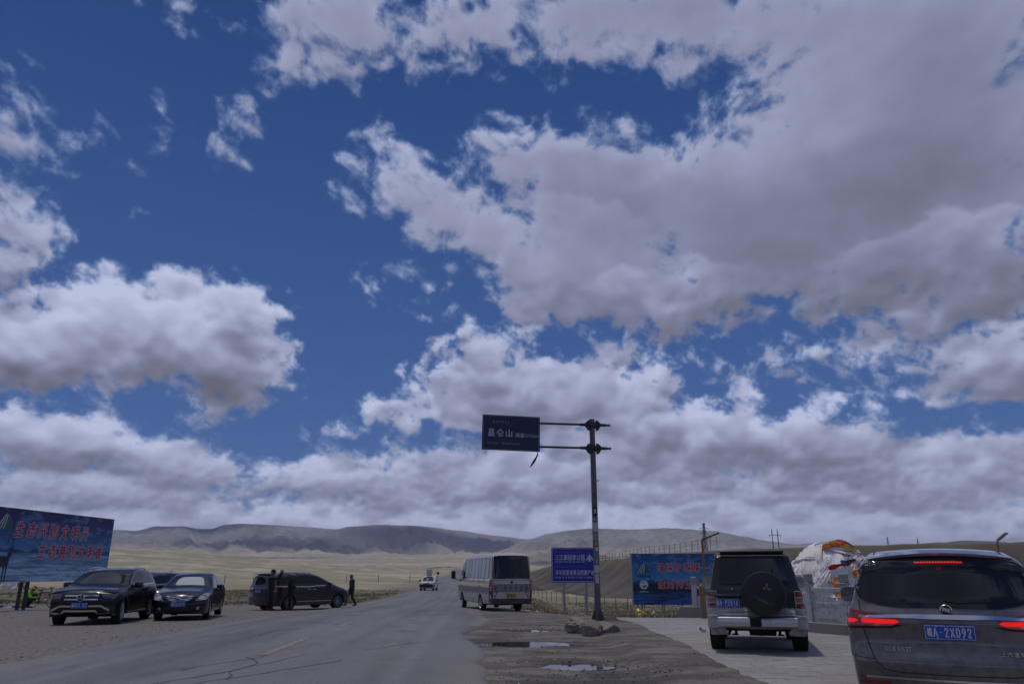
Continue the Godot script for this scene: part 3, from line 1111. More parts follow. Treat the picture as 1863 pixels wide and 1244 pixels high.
# ---------------------------------------------------------------- lettering by brush strokes: xy pairs on a 100 by 100 square, y down
var strokes := {
	"昆": "2506 7506 7548 2548 2506;2527 7527;2055 2092 4886;2072 4572;5555 5590 9088 9078;8860 5572",
	"仑": "5005 0850;5005 9250;3550 3590 8088 8076;7055 3572",
	"山": "5008 5085;1535 1585 8585;8535 8590",
	"海": "1010 2022;0535 1647;0590 2260;4505 3230;4018 9018;4232 8532 8092 7088;4232 3678 9078;2855 9555;5840 6248;5662 6070",
	"拔": "0528 3528;2005 2090 1082;0562 3548;4028 9528;6005 5845 3592;5850 8550 7070 4592;5555 7078 9592;7808 8818",
	"三": "1518 8518;2050 8050;0885 9285",
	"江": "1010 2022;0535 1647;0590 2260;3815 9215;6515 6585;3285 9685",
	"源": "1010 2022;0535 1647;0590 2260;3210 9510;3610 3350 2592;6012 5524;4525 8525 8552 4552 4525;4538 8538;6552 6590 5686;4865 4082;8065 9282",
	"国": "1208 8808 8892 1292 1208;3028 7028;5028 5074;3250 6850;2874 7274;6258 6866",
	"家": "5002 5012;1030 1016 9016 8630;2530 7830;5030 3045 1255;4045 5570 5092 4090;5060 1575;5270 1890;8040 6052;5850 7072 9285",
	"公": "3510 1050;6510 9250;4545 2085 7882;6560 8595",
	"园": "1208 8808 8892 1292 1208;3528 6528;2846 7246;4446 4062 2878;5646 5674 7474 7464",
	"可": "0815 9215;7515 7588 6285;2238 5238 5268 2268 2238",
	"西": "0812 9212;1535 8535 8590 1590 1535;4012 4035 3660;6012 6058 8258",
	"里": "2208 7808 7852 2252 2208;2230 7830;5008 5090;2070 8070;0890 9290",
	"世": "0540 9540;2010 2088 8888;5008 5065;7808 7865;5065 7865",
	"界": "2206 7806 7848 2248 2206;2227 7827;5006 5048;5048 0872;5048 9272;3565 3582 2294;6565 6594",
	"自": "5002 4015;2216 7816 7892 2292 2216;2242 7842;2267 7867",
	"然": "2505 0850;2518 4518 3540 0870;2232 3240;5025 9225;7005 6845 5070;7035 9268;8210 9018;1580 0894;3580 4092;5880 6392;8080 9294",
	"遗": "1010 2020;0540 2240 1868 0880;0880 3088 9690;4012 8512 8528 4028 4012;6204 6236;3240 9440;4248 4278;4248 8348 8378;6250 6068 3884;6870 9084",
	"产": "5002 5012;1518 8518;3224 4036;6824 6036;1542 9042;1842 1865 0592",
	"地": "0535 3835;2010 2078;0582 4076;4245 9535 9068 8266;6510 6570;5025 5088 9688 9675",
	"像": "2205 0550;1530 1592;5505 4020;5512 7812 7024;4024 8824 8844 4044 4024;6424 6444;6044 3560;5552 6875 6594 5590;6262 3878;6676 3892;8850 7062;6856 9588",
	"保": "2205 0550;1530 1592;4510 8510 8538 4538 4510;3554 9654;6538 6592;6256 3585;6856 9685",
	"护": "0528 3528;2005 2090 1082;0562 3548;6505 7015;4822 8822 8846 4846;4822 4860 3892",
	"眼": "0812 3512 3585 0885 0812;0836 3536;0860 3560;5010 8510 8548 5048;5029 8529;5010 5090 6882;6050 9590;8855 7065",
	"睛": "0812 3512 3585 0885 0812;0836 3536;0860 3560;4812 9212;5226 8826;4240 9640;7005 7040;5252 5292;5252 8852 8892 8090;5264 8864;5276 8876",
	"一": "0850 9250",
	"样": "0530 4030;2205 2292;2232 0562;2434 4052;5505 6218;8505 7818;4822 9422;5042 9042;4464 9664;7022 7094",
	"对": "0820 4020 3050 0588;1038 4285;4832 9632;7808 7890 6684;5548 6462",
	"待": "2505 0828;2828 0552;1848 1892;4618 9018;6805 6836;4036 9636;4058 9658;7842 7890 6686;5066 6078",
	"生": "2808 1240;2028 8828;5005 5088;2056 8256;0888 9488",
	"命": "5004 0840;5004 9440;3538 6538;1852 4252 4280 1880 1852;5852 5894;5852 8852 8876 7678",
	"态": "1020 9020;5004 4635 1552;5224 8852;5238 5848;1862 0882;3060 3288 7088 7476;5062 5872;8062 9276",
	"兴": "2010 3030;4806 5428;8006 6832;0845 9445;3254 1090;6554 9090",
	"则": "0812 4412 4464;0812 0866;2628 2255 0590;3070 4690;6222 6264;8808 8890 7684",
	"文": "4804 5418;0826 9226;7028 5562 0892;2830 5066 9292",
	"明": "0815 3815 3872 0872 0815;0842 3842;5208 5260 4290;5208 9008 9090 8088;5232 9032;5256 9056",
	"衰": "4804 5214;0820 9220;3030 7030 7056 3056 3030;1042 9042;4656 1076;3066 3092 4682;8058 6068;5060 6076 9292",
	"皖": "1808 1220;0822 3622 3680 0880 0822;0850 3650;6804 6812;4630 4616 9416 9028;5434 8634;4650 9650;6050 5672 4288;7650 7688 9688 9676",
	"青": "1815 8215;2430 7630;0845 9245;5004 5045;2658 2694;2658 7458 7494 6490;2670 7470;2682 7482",
	"汽": "1010 2022;0535 1647;0590 2260;4805 3430;4218 9018;4832 8432;3848 7848 7878 9290 9474", "通": "1010 2020;0540 2240 1868 0880;0880 3088 9690;4010 8410 6224;4028 8828 8874 8072;4028 4078;4044 8844;4060 8860;6428 6478", "用": "2010 8510 8588 7486;2010 2060 0892;2034 8534;2060 8560;5210 5288",
	"上": "4805 4888;4845 8245;0888 9488",
	"1": "3520 5508 5592", "2": "2025 3008 7008 8028 2092 8292", "3": "2012 7010 8028 4848 8068 7092 1890", "4": "6092 6008 1565 8865", "5": "8008 2508 2245 7045 8268 7092 2090",
	"6": "7808 3530 1865 3092 7092 8268 6848 2058", "7": "1510 8510 4592", "8": "3008 7008 7842 2260 2292 7892 7860 2242 3008", "9": "7845 3052 1830 3008 7008 8235 6570 3092", "0": "3008 7008 8250 7092 3092 1850 3008",
	"A": "5006 1292;5006 8892;2465 7665", "B": "2008 2092 7092 8270 6848 2048;6848 7828 6808 2008", "C": "8420 6808 3008 1550 3092 6892 8480", "D": "2008 2092 6092 8270 8230 6008 2008", "F": "2092 2008 8008;2048 7048",
	"X": "1508 8592;8508 1592", "P": "2092 2008 7008 8228 7050 2050", "Z": "1510 8510 1590 8590", "R": "2092 2008 7008 8228 7048 2048;5048 8592",
	"·": "4248 5848",
	"ཀ": "0812 9212;2012 2060;5012 5085 3892;8012 8058;2040 5040", "ག": "0812 9212;2212 3048 1060;7012 7088", "མ": "0812 9212;7012 7080;7045 3045 2012;3045 2065", "ར": "0812 9212;5012 4040 7060 4092", "ི": "0812 9212;3012 3070 6050 8070;4092 6080",
}

# one line of characters from `at` to the right along xf's x; cell is the width of a character, wide the pen's width
func brush(g: Geo, text: String, xf: Transform3D, size: Vector2, advance: float, wide: float, depth: float, slant := 0.0, taper := 0.0):
	var lift := 0.0
	for ch in text.length():
		var c := text[ch]
		if not strokes.has(c):
			continue
		for line in strokes[c].split(";"):
			var pts := []
			for pair in line.split(" "):
				var n := int(pair)
				var x := (n / 100) / 100.0
				var y := 1.0 - (n % 100) / 100.0
				pts.append(Vector2(ch * advance + x * size.x + slant * y * size.y, y * size.y))
			for i in pts.size() - 1:
				var a: Vector2 = pts[i]
				var b: Vector2 = pts[i + 1]
				var d := (b - a).normalized() * wide * 0.5
				var s := Vector2(-d.y, d.x)
				var ta := 1.0 + taper * 0.5
				var tb := 1.0 - taper
				lift = fmod(lift + 0.00013, 0.0008)
				var poly := PackedVector2Array([a - d * 0.8 - s * ta * 0.6, a - d * 0.8 + s * ta * 0.6, a + s * ta, b + s * tb, b + d * 0.8 + s * tb * 0.6, b + d * 0.8 - s * tb * 0.6, b - s * tb, a - s * ta])
				var top := depth + lift
				for k in range(1, 7):
					g.tri_out(xf * Vector3(poly[0].x, poly[0].y, top), xf * Vector3(poly[k].x, poly[k].y, top), xf * Vector3(poly[k + 1].x, poly[k + 1].y, top), xf.basis.z)
				for k in 8:
					var p := poly[k]
					var q := poly[(k + 1) % 8]
					g.quad_out(xf * Vector3(p.x, p.y, 0), xf * Vector3(q.x, q.y, 0), xf * Vector3(q.x, q.y, top), xf * Vector3(p.x, p.y, top), xf.basis * Vector3(p.x + q.x - a.x - b.x, p.y + q.y - a.y - b.y, 0))

func latin(text: String, height: float, depth := 0.004, bold := false, serif := false) -> TextMesh:
	var t := TextMesh.new()
	var f := SystemFont.new()
	f.font_names = PackedStringArray(["Droid Serif" if serif else "Droid Sans"])
	f.font_weight = 700 if bold else 400
	t.font = f
	t.text = text
	t.font_size = 32
	t.pixel_size = height / 23.0
	t.depth = depth
	t.curve_step = 2.0
	t.horizontal_alignment = HORIZONTAL_ALIGNMENT_LEFT
	t.vertical_alignment = VERTICAL_ALIGNMENT_BOTTOM
	return t

# ---------------------------------------------------------------- vehicles; front towards -z, origin on the ground under the middle
# side profile from the front bottom over the roof to the rear bottom as [z, y, corner radius, crown across, edge rounding];
# arches as [z, radius, hub height]; width gives the half width at (z, y)
func car_body(top, sill: float, arches, width: Callable, step := 0.085) -> Geo:
	var p := PackedVector2Array()
	var crown := PackedFloat32Array()
	var edge := PackedFloat32Array()
	for i in top.size():
		var c := Vector2(top[i][0], top[i][1])
		var r: float = top[i][2]
		var here := []
		if i == 0 or i == top.size() - 1 or r <= 0.0:
			here.append(c)
		else:
			var a := Vector2(top[i - 1][0], top[i - 1][1])
			var b := Vector2(top[i + 1][0], top[i + 1][1])
			r = minf(r, minf(c.distance_to(a), c.distance_to(b)) * 0.48)
			var s := c.move_toward(a, r)
			var e := c.move_toward(b, r)
			for k in 6:
				var t := k / 5.0
				here.append(s.lerp(c, t).lerp(c.lerp(e, t), t))
		for k in here.size():
			var q: Vector2 = here[k]
			if p.size() > 0:
				var last := p[-1]
				var n := int(ceil(last.distance_to(q) / 0.1))
				var lc := crown[-1]
				var le := edge[-1]
				for m in range(1, n):
					p.append(last.lerp(q, float(m) / n))
					crown.append(lerpf(lc, top[i][3], float(m) / n))
					edge.append(lerpf(le, top[i][4], float(m) / n))
			p.append(q)
			crown.append(top[i][3])
			edge.append(top[i][4])
	# underside with its wheel arches, rear to front
	var under := []
	var z: float = top[-1][0]
	var order = arches.duplicate()
	order.sort_custom(func(a, b): return a[0] > b[0])
	for a in order:
		var half: float = sqrt(maxf(a[1] * a[1] - (sill - a[2]) * (sill - a[2]), 0.01))
		under.append(Vector2(a[0] + half + 0.02, sill))
		var a0 := atan2(sill - a[2], half)
		for k in 17:
			var t := lerpf(a0, PI - a0, k / 16.0)
			under.append(Vector2(a[0] + cos(t) * a[1], a[2] + sin(t) * a[1]))
		under.append(Vector2(a[0] - half - 0.02, sill))
	under.append(Vector2(top[0][0] + 0.05, minf(sill, top[0][1])))
	for q in under:
		var last := p[-1]
		var n := int(ceil(last.distance_to(q) / 0.12))
		for m in range(1, n + 1):
			p.append(last.lerp(q, float(m) / n))
			crown.append(0.0)
			edge.append(0.012)
	var n := p.size()
	var inward := PackedVector2Array()
	for i in n:
		var d := (p[(i + 1) % n] - p[(i + n - 1) % n]).normalized()
		inward.append(Vector2(d.y, -d.x))
	var xs := [0.0, 0.22, 0.44, 0.62, 0.76, 0.86, 0.93, 0.97, 0.99, 1.0]
	var rows := []
	for x in xs:
		var row := PackedVector3Array()
		for i in n:
			var f: float = maxf(edge[i] / 0.85, 0.004)
			var t: float = clampf((x - (1.0 - f)) / f, 0.0, 1.0)
			var dl: float = crown[i] * x * x + edge[i] * (1.0 - sqrt(maxf(1.0 - t * t, 0.0)))
			var q := p[i] + inward[i] * dl
			row.append(Vector3(x * float(width.call(q.x, q.y)), q.y, q.x))
		rows.append(row)
	var g := Geo.new()
	for k in xs.size() - 1:
		for i in n:
			var j := (i + 1) % n
			var out := Vector3(0.001, -inward[i].y, -inward[i].x)
			g.quad_out(rows[k][i], rows[k][j], rows[k + 1][j], rows[k + 1][i], out)
	var rim := PackedVector2Array()
	for q in rows[-1]:
		rim.append(Vector2(q.z, q.y))
	var f := fill(rim, step)
	var pts: PackedVector2Array = f[0]
	var ids: PackedInt32Array = f[1]
	var p3 := PackedVector3Array()
	for q in pts:
		p3.append(Vector3(float(width.call(q.x, q.y)), q.y, q.x))
	for i in range(0, ids.size(), 3):
		g.tri_out(p3[ids[i]], p3[ids[i + 1]], p3[ids[i + 2]], Vector3.RIGHT)
	var other := Geo.new()
	other.v = g.v.duplicate()
	g.add(other, Transform3D(Basis.from_scale(Vector3(-1, 1, 1)), Vector3.ZERO))
	return g

func solid_of(g: Geo) -> TriangleMesh:
	var t := TriangleMesh.new()
	t.create_from_faces(g.v)
	return t

const REAR := [Vector3(0, 0, -1), Vector3(1, 0, 0), Vector3(0, 1, 0)]
const FRONT := [Vector3(0, 0, 1), Vector3(1, 0, 0), Vector3(0, 1, 0)]
const RIGHT := [Vector3(-1, 0, 0), Vector3(0, 0, 1), Vector3(0, 1, 0)]
const LEFT := [Vector3(1, 0, 0), Vector3(0, 0, 1), Vector3(0, 1, 0)]
const TOP := [Vector3(0, -1, 0), Vector3(1, 0, 0), Vector3(0, 0, 1)]

func corner(side: float, rear: float, turn: float) -> Array:
	# looks at the body from behind or ahead, turned towards one side; the outline runs outwards along u
	var from := Vector3(sin(turn) * side, 0, cos(turn) * rear)
	return [-from, Vector3(cos(turn) * side, 0, -sin(turn) * rear), Vector3.UP]

# an outline round a corner of the body from [x, distance fore or aft, height, rounding] for corner() with the same turn
func wrap_outline(points, turn: float) -> PackedVector2Array:
	return rounded(points.map(func(q): return [q[0] * cos(turn) - q[1] * sin(turn), q[2], q[3]]))

# an outline laid on the body from one side: follows its curves, stands `off` proud of it
func panel(body: TriangleMesh, way, outline: PackedVector2Array, off := 0.004, step := 0.06) -> Geo:
	var dir: Vector3 = way[0]
	var u: Vector3 = way[1]
	var w: Vector3 = way[2]
	var edge := dense(outline, step)
	var f := fill(edge, step)
	var pts: PackedVector2Array = f[0]
	var ids: PackedInt32Array = f[1]
	var hi := []
	var lo := []
	for q in pts:
		var h := body.intersect_ray(u * q.x + w * q.y - dir * 8.0, dir)
		if h.is_empty():
			hi.append(null)
			lo.append(null)
			continue
		var nr: Vector3 = h.normal
		if nr.dot(dir) > 0.0:
			nr = -nr
		if nr.dot(dir) > -0.25:
			nr = (nr - dir * 0.5).normalized()
		hi.append(h.position + nr * off)
		lo.append(h.position - nr * 0.012)
	var g := Geo.new()
	for i in range(0, ids.size(), 3):
		var a = hi[ids[i]]
		var b = hi[ids[i + 1]]
		var c = hi[ids[i + 2]]
		if a == null or b == null or c == null:
			continue
		g.tri_out(a, b, c, -dir)
	var mid := Vector2.ZERO
	for q in edge:
		mid += q / edge.size()
	for i in edge.size():
		var j := (i + 1) % edge.size()
		if hi[i] == null or hi[j] == null:
			continue
		var o := (edge[i] + edge[j]) * 0.5 - mid
		g.quad_out(hi[i], hi[j], lo[j], lo[i], u * o.x + w * o.y)
	return g

# a ribbon along a line laid on the body (gaps between doors, trim)
func ribbon(body: TriangleMesh, way, line, wide: float, off := 0.003, closed := false) -> Geo:
	var g := Geo.new()
	var dir: Vector3 = way[0]
	var pts := PackedVector2Array()
	var n: int = line.size()
	for i in (n if closed else n - 1):
		var a: Vector2 = line[i]
		var b: Vector2 = line[(i + 1) % n]
		var k := maxi(1, int(a.distance_to(b) / 0.06))
		for m in k:
			pts.append(a.lerp(b, float(m) / k))
	pts.append(line[0] if closed else line[n - 1])
	var l = null
	var r = null
	for i in pts.size():
		var d := (pts[mini(i + 1, pts.size() - 1)] - pts[maxi(i - 1, 0)]).normalized()
		var s := Vector2(-d.y, d.x) * wide * 0.5
		var ends := []
		for q in [pts[i] - s, pts[i] + s]:
			var h := body.intersect_ray(way[1] * q.x + way[2] * q.y - dir * 8.0, dir)
			if h.is_empty():
				ends.append(null)
			else:
				var nr: Vector3 = h.normal
				if nr.dot(dir) > 0.0:
					nr = -nr
				ends.append(h.position + nr * off)
		if l != null and r != null and ends[0] != null and ends[1] != null:
			g.quad_out(l, r, ends[1], ends[0], -dir)
		l = ends[0]
		r = ends[1]
	return g

func both(g: Geo) -> Geo:
	var o := Geo.new()
	o.v = g.v.duplicate()
	g.add(o, Transform3D(Basis.from_scale(Vector3(-1, 1, 1)), Vector3.ZERO))
	return g

func mirrored(g: Geo) -> Geo:
	var o := Geo.new()
	o.add(g, Transform3D(Basis.from_scale(Vector3(-1, 1, 1)), Vector3.ZERO))
	return o

func part(called: String, g: Geo, m: Material, parent: Node3D, crease := 38.0) -> MeshInstance3D:
	return put(called, g.mesh(crease), m, parent)

# tyre and rim about the x axis, outer face towards +x
func wheel(parent: Node3D, at: Vector3, r: float, wide: float, spokes: int, paired: bool, steer := 0.0, rim_mat: Material = null):
	var w := Node3D.new()
	w.name = "wheel"
	parent.add_child(w, true)
	w.position = at
	w.rotation.y = (PI if at.x < 0.0 else 0.0) + steer
	var key := "wheel %.3f %.3f %d %s" % [r, wide, spokes, paired]
	if not kept.has(key):
		var lay := Transform3D(Basis(Vector3(0, 1, 0), Vector3(1, 0, 0), Vector3(0, 0, -1)), Vector3.ZERO)
		var t := Geo.new()
		var h := wide * 0.5
		var ri := r * 0.66
		t.lathe([Vector2(ri, -h * 0.9), Vector2(r * 0.9, -h), Vector2(r * 0.975, -h * 0.85), Vector2(r, -h * 0.5), Vector2(r, h * 0.5), Vector2(r * 0.975, h * 0.85), Vector2(r * 0.9, h), Vector2(r * 0.78, h * 1.02), Vector2(ri, h * 0.9), Vector2(ri * 0.97, h * 0.6), Vector2(ri * 0.97, -h * 0.9)], lay, 36)
		for k in 48:
			# tread blocks across the shoulder
			var a := TAU * k / 48.0
			t.box(Vector3(wide * 0.92, r * 0.02, r * 0.07), Transform3D(Basis(Vector3.RIGHT, a), Vector3.ZERO) * Transform3D(Basis.IDENTITY, Vector3(0, r * 0.995, 0)))
		var m := Geo.new()
		m.lathe([Vector2(ri, h * 0.92), Vector2(ri * 0.97, h * 0.95), Vector2(ri * 0.90, h * 0.7), Vector2(ri * 0.88, -h * 0.5)], lay, 36)
		var hub := Geo.new()
		hub.lathe([Vector2(ri * 0.24, h * 0.35), Vector2(ri * 0.22, h * 0.75), Vector2(ri * 0.12, h * 0.80), Vector2(0.0, h * 0.80)], lay, 16)
		m.add(hub)
		for k in spokes:
			var offs := [-0.10, 0.10] if paired else [0.0]
			for o in offs:
				var a: float = TAU * k / spokes
				var inner := Vector3(h * 0.66, cos(a + o * 0.6) * ri * 0.2, sin(a + o * 0.6) * ri * 0.2)
				var outer := Vector3(h * 0.78, cos(a + o * 2.2) * ri * 0.93, sin(a + o * 2.2) * ri * 0.93)
				m.bar(inner, outer, ri * (0.10 if paired else 0.17) * (5.0 / maxf(spokes, 5.0) * 0.6 + 0.4), h * 0.22, 0.006, Vector3.RIGHT)
		var d := Geo.new()
		d.lathe([Vector2(ri * 0.9, -h * 0.3), Vector2(0.0, -h * 0.3)], lay, 24)
		d.lathe([Vector2(ri * 0.66, -h * 0.05), Vector2(ri * 0.3, 0.0), Vector2(0.0, 0.0)], lay, 24)
		kept[key] = [t.mesh(), m.mesh(), d.mesh()]
	put("tyre", kept[key][0], M.tyre, w)
	put("rim", kept[key][1], rim_mat if rim_mat else M.rim, w)
	put("brake_disc", kept[key][2], M.iron, w)

var kept := {}

# number plate: board, raised border, characters
func plate(parent: Node3D, at: Vector3, text: String, facing: float, ground_m: Material, ink: Material, size := Vector2(0.44, 0.14), tilt := 0.0):
	var xf := Transform3D(Basis(Vector3.UP, facing) * Basis(Vector3.RIGHT, tilt), at)
	var g := Geo.new()
	g.box(Vector3(size.x, size.y, 0.008), xf, 0.003)
	var b := part("number_plate", g, ground_m, parent)
	var r := Geo.new()
	var hx := size.x * 0.5 - 0.008
	var hy := size.y * 0.5 - 0.008
	for s in [-1.0, 1.0]:
		r.box(Vector3(hx * 2, 0.004, 0.004), xf * Transform3D(Basis.IDENTITY, Vector3(0, hy * s, 0.005)))
		r.box(Vector3(0.004, hy * 2 - 0.004, 0.004), xf * Transform3D(Basis.IDENTITY, Vector3(hx * s, 0, 0.005)))
	var n := text.length()
	var adv := (size.x - 0.05) / n
	brush(r, text, xf * Transform3D(Basis.IDENTITY, Vector3(-size.x * 0.5 + 0.028, -size.y * 0.33, 0.004)), Vector2(adv * 0.8, size.y * 0.66), adv, 0.011 * size.x / 0.44, 0.003)
	part("characters", r, ink, b)

func mirror_part(parent: Node3D, at: Vector3, size: Vector3, m: Material):
	for s in [-1.0, 1.0]:
		var g := Geo.new()
		var c := Vector3(at.x * s, at.y, at.z)
		# housing: rounded face to the rear, tapering forward
		var f := rounded([[-0.5, -0.36, 0.18], [0.32, -0.5, 0.2], [0.5, -0.2, 0.2], [0.46, 0.42, 0.25], [-0.1, 0.5, 0.2], [-0.5, 0.40, 0.18]], 4)
		var prev := []
		for k in 5:
			var t: float = [1.0, 0.98, 0.86, 0.58, 0.0][k]
			var z: float = [0.5, 0.3, -0.1, -0.38, -0.5][k]
			var row := []
			for p in f:
				row.append(c + Vector3(s * p.x * size.x * t, p.y * size.y * t, z * size.z))
			if k > 0:
				for i in row.size():
					var j := (i + 1) % row.size()
					g.quad_out(prev[i], prev[j], row[j], row[i], prev[i] + row[j] - c * 2.0)
			else:
				for i in row.size():
					g.tri_out(c + Vector3(0, 0, 0.44 * size.z), row[i], row[(i + 1) % row.size()], Vector3(0, 0, 1))
			prev = row
		g.bar(c + Vector3(-s * size.x * 0.3, -size.y * 0.3, 0), c + Vector3(-s * size.x * 0.85, -size.y * 0.5, 0.02), 0.05, 0.04, 0.01)
		part("mirror", g, m, parent)

# parts every car has: body (split at a height into two colours), dark underside, wheels
func car_base(called: String, label: String, category: String, at: Vector3, heading: float, group := "") -> Node3D:
	return thing(called, label, category, at, -deg_to_rad(heading), group)

func floor_pan(parent: Node3D, length: float, half: float, y0: float, y1: float):
	var g := Geo.new()
	g.box_at(Vector3(0, (y0 + y1) * 0.5, 0), Vector3(half * 2, y1 - y0, length), 0.05)
	part("underbody", g, M.under, parent)

func lower_only(g: Geo, keep: Callable) -> Array:
	var a := Geo.new()
	var b := Geo.new()
	for i in range(0, g.v.size(), 3):
		var c := (g.v[i] + g.v[i + 1] + g.v[i + 2]) / 3.0
		(a if keep.call(c) else b).tri(g.v[i], g.v[i + 1], g.v[i + 2])
	return [a, b]

func half_width(full: float, front: float, rear: float, belt: float, lean: float, ftap: float, rtap: float, fl := 0.9, rl := 0.75) -> Callable:
	return func(z: float, y: float) -> float:
		var w := full
		var t := clampf((front + fl - z) / fl, 0.0, 1.1)
		w -= ftap * t * t * t
		t = clampf((z - rear + rl) / rl, 0.0, 1.1)
		w -= rtap * t * t * t
		if y > belt:
			w -= (y - belt) * lean + 0.03 * smoothstep(belt, belt + 0.09, y)
		else:
			var k := (belt - 0.16 - y)
			w -= 0.045 * k * k * 2.0
			w -= 0.018 * exp(-pow((y - belt + 0.05) / 0.06, 2.0))
		return w

# ---- the dark sport utility car facing the camera at left
func car_silver_star():
	var at := Vector3(-12.95, 0, -25.1)
	at.y = lot(at)
	var c := car_base("sport_utility_car", "black sport utility car with two chrome grille bars and a round star badge", "car", at, 180.0 - 10.0)
	var top := [[-2.16, 0.24, 0, 0.05, 0.03], [-2.30, 0.34, 0.08, 0.10, 0.05], [-2.33, 0.72, 0.1, 0.12, 0.05], [-2.25, 0.93, 0.12, 0.12, 0.05], [-2.02, 1.02, 0.14, 0.07, 0.06], [-1.05, 1.13, 0.14, 0.05, 0.06], [-0.98, 1.16, 0.06, 0.05, 0.04], [-0.28, 1.54, 0.2, 0.06, 0.05], [0.35, 1.635, 0.3, 0.035, 0.07], [1.45, 1.58, 0.3, 0.035, 0.07], [1.82, 1.52, 0.06, 0.04, 0.05], [2.16, 1.10, 0.1, 0.09, 0.06], [2.28, 0.98, 0.08, 0.11, 0.07], [2.33, 0.62, 0.1, 0.11, 0.06], [2.24, 0.30, 0.06, 0.08, 0.03]]
	var w := half_width(0.945, -2.33, 2.33, 1.02, 0.40, 0.15, 0.13)
	var g := car_body(top, 0.27, [[-1.46, 0.40, 0.36], [1.41, 0.40, 0.36]], w)
	var s := solid_of(g)
	part("body", g, M.black_paint, c)
	floor_pan(c, 4.0, 0.62, 0.24, 0.9)
	# glass
	part("windshield", panel(s, TOP, rounded([[-0.70, -0.99, 0.1], [0.70, -0.99, 0.1], [0.56, -0.32, 0.08], [-0.56, -0.32, 0.08]]), 0.004), M.glass, c)
	for way in [RIGHT, LEFT]:
		var sw := panel(s, way, rounded([[-0.72, 1.10, 0.05], [1.62, 1.14, 0.08], [1.35, 1.42, 0.1], [0.3, 1.52, 0.3], [-0.18, 1.45, 0.2]]), 0.004)
		part("side_window", sw, M.glass, c)
		part("chrome_trim", ribbon(s, way, [Vector2(-0.75, 1.085), Vector2(1.65, 1.125)], 0.03, 0.008), M.chrome, c)
		part("door_gap", ribbon(s, way, [Vector2(0.42, 1.48), Vector2(0.40, 0.34)], 0.012, 0.006), M.rubber, c)
		part("door_handle", panel(s, way, rect(0.12, 0.96, 0.32, 0.99, 0.012), 0.02), M.black_paint, c)
		part("door_handle", panel(s, way, rect(1.02, 0.98, 1.22, 1.01, 0.012), 0.02), M.black_paint, c)
		part("sill_trim", ribbon(s, way, [Vector2(-0.95, 0.33), Vector2(0.92, 0.33)], 0.035, 0.012), M.chrome, c)
		part("arch_trim", ribbon(s, way, arc_line(-1.46, 0.36, 0.425), 0.05, 0.012), M.rubber, c)
		part("arch_trim", ribbon(s, way, arc_line(1.41, 0.36, 0.425), 0.05, 0.012), M.rubber, c)
		part("roof_rail", side_rail(way == RIGHT, w, -0.1, 1.5, 1.61), M.chrome, c)
	part("rear_window", panel(s, REAR, rounded([[-0.62, 1.16, 0.1], [0.62, 1.16, 0.1], [0.5, 1.47, 0.1], [-0.5, 1.47, 0.1]]), 0.004), M.glass, c)
	# face
	part("grille", panel(s, FRONT, rounded([[-0.42, 0.62, 0.06], [0.42, 0.62, 0.06], [0.50, 0.84, 0.08], [0.38, 0.92, 0.06], [-0.38, 0.92, 0.06], [-0.50, 0.84, 0.08]]), 0.006), M.rubber, c)
	for y in [0.72, 0.82]:
		part("grille_bar", ribbon(s, FRONT, [Vector2(-0.45, y), Vector2(0.45, y)], 0.034, 0.03), M.chrome, c)
	var star := Geo.new()
	star.lathe([Vector2(0.085, -0.008), Vector2(0.105, 0.0), Vector2(0.085, 0.008), Vector2(0.085, -0.008)], Transform3D(Basis(Vector3.RIGHT, PI / 2), Vector3(0, 0.77, -2.36)), 26)
	for k in 3:
		var a := PI / 2 + TAU * k / 3.0
		star.bar(Vector3(0, 0.77, -2.362), Vector3(cos(a) * 0.085, 0.77 + sin(a) * 0.085, -2.36), 0.018, 0.012)
	part("badge", star, M.chrome, c)
	var back := Geo.new()
	back.lathe([Vector2(0.0, 0.0), Vector2(0.084, 0.0)], Transform3D(Basis(Vector3.RIGHT, -PI / 2), Vector3(0, 0.77, -2.352)), 22)
	part("badge_plate", back, M.rubber, c)
	for sd in [-1.0, 1.0]:
		var hl := panel(s, corner(sd, -1.0, 0.55), wrap_outline([[0.56, 2.24, 0.74, 0.03], [0.80, 2.05, 0.73, 0.05], [0.90, 1.92, 0.88, 0.04], [0.52, 2.2, 0.86, 0.04]], 0.55), 0.006, 0.04)
		part("headlight", hl, M.lamp_dark, c)
		var intake := panel(s, corner(sd, -1.0, 0.45), wrap_outline([[0.62, 2.3, 0.38, 0.04], [0.90, 2.05, 0.42, 0.06], [0.88, 2.05, 0.56, 0.06], [0.66, 2.28, 0.54, 0.04]], 0.45), 0.004, 0.05)
		part("air_intake", intake, M.rubber, c)
	part("skid_plate", ribbon(s, FRONT, [Vector2(-0.78, 0.42), Vector2(-0.55, 0.54), Vector2(0.55, 0.54), Vector2(0.78, 0.42)], 0.05, 0.02), M.chrome, c)
	part("skid_plate", ribbon(s, FRONT, [Vector2(-0.80, 0.36), Vector2(-0.5, 0.34), Vector2(-0.42, 0.41), Vector2(0.42, 0.41), Vector2(0.5, 0.34), Vector2(0.80, 0.36)], 0.045, 0.022), M.chrome, c)
	plate(c, Vector3(0, 0.56, -2.375), "青A33M92", PI, M.plate_blue, M.plate_ink)
	mirror_part(c, Vector3(1.04, 1.10, -0.62), Vector3(0.26, 0.2, 0.2), M.black_paint)
	for q in [[-1.46, 0.80, 0.10], [1.41, 0.80, 0.0]]:
		for sd in [-1.0, 1.0]:
			wheel(c, Vector3(q[1] * sd, 0.365, q[0]), 0.365, 0.245, 5, true, q[2])

func arc_line(z: float, y: float, r: float) -> Array:
	var out := []
	for k in 19:
		var t := lerpf(0.0, PI, k / 18.0)
		out.append(Vector2(z + cos(t) * r, y + sin(t) * r))
	return out

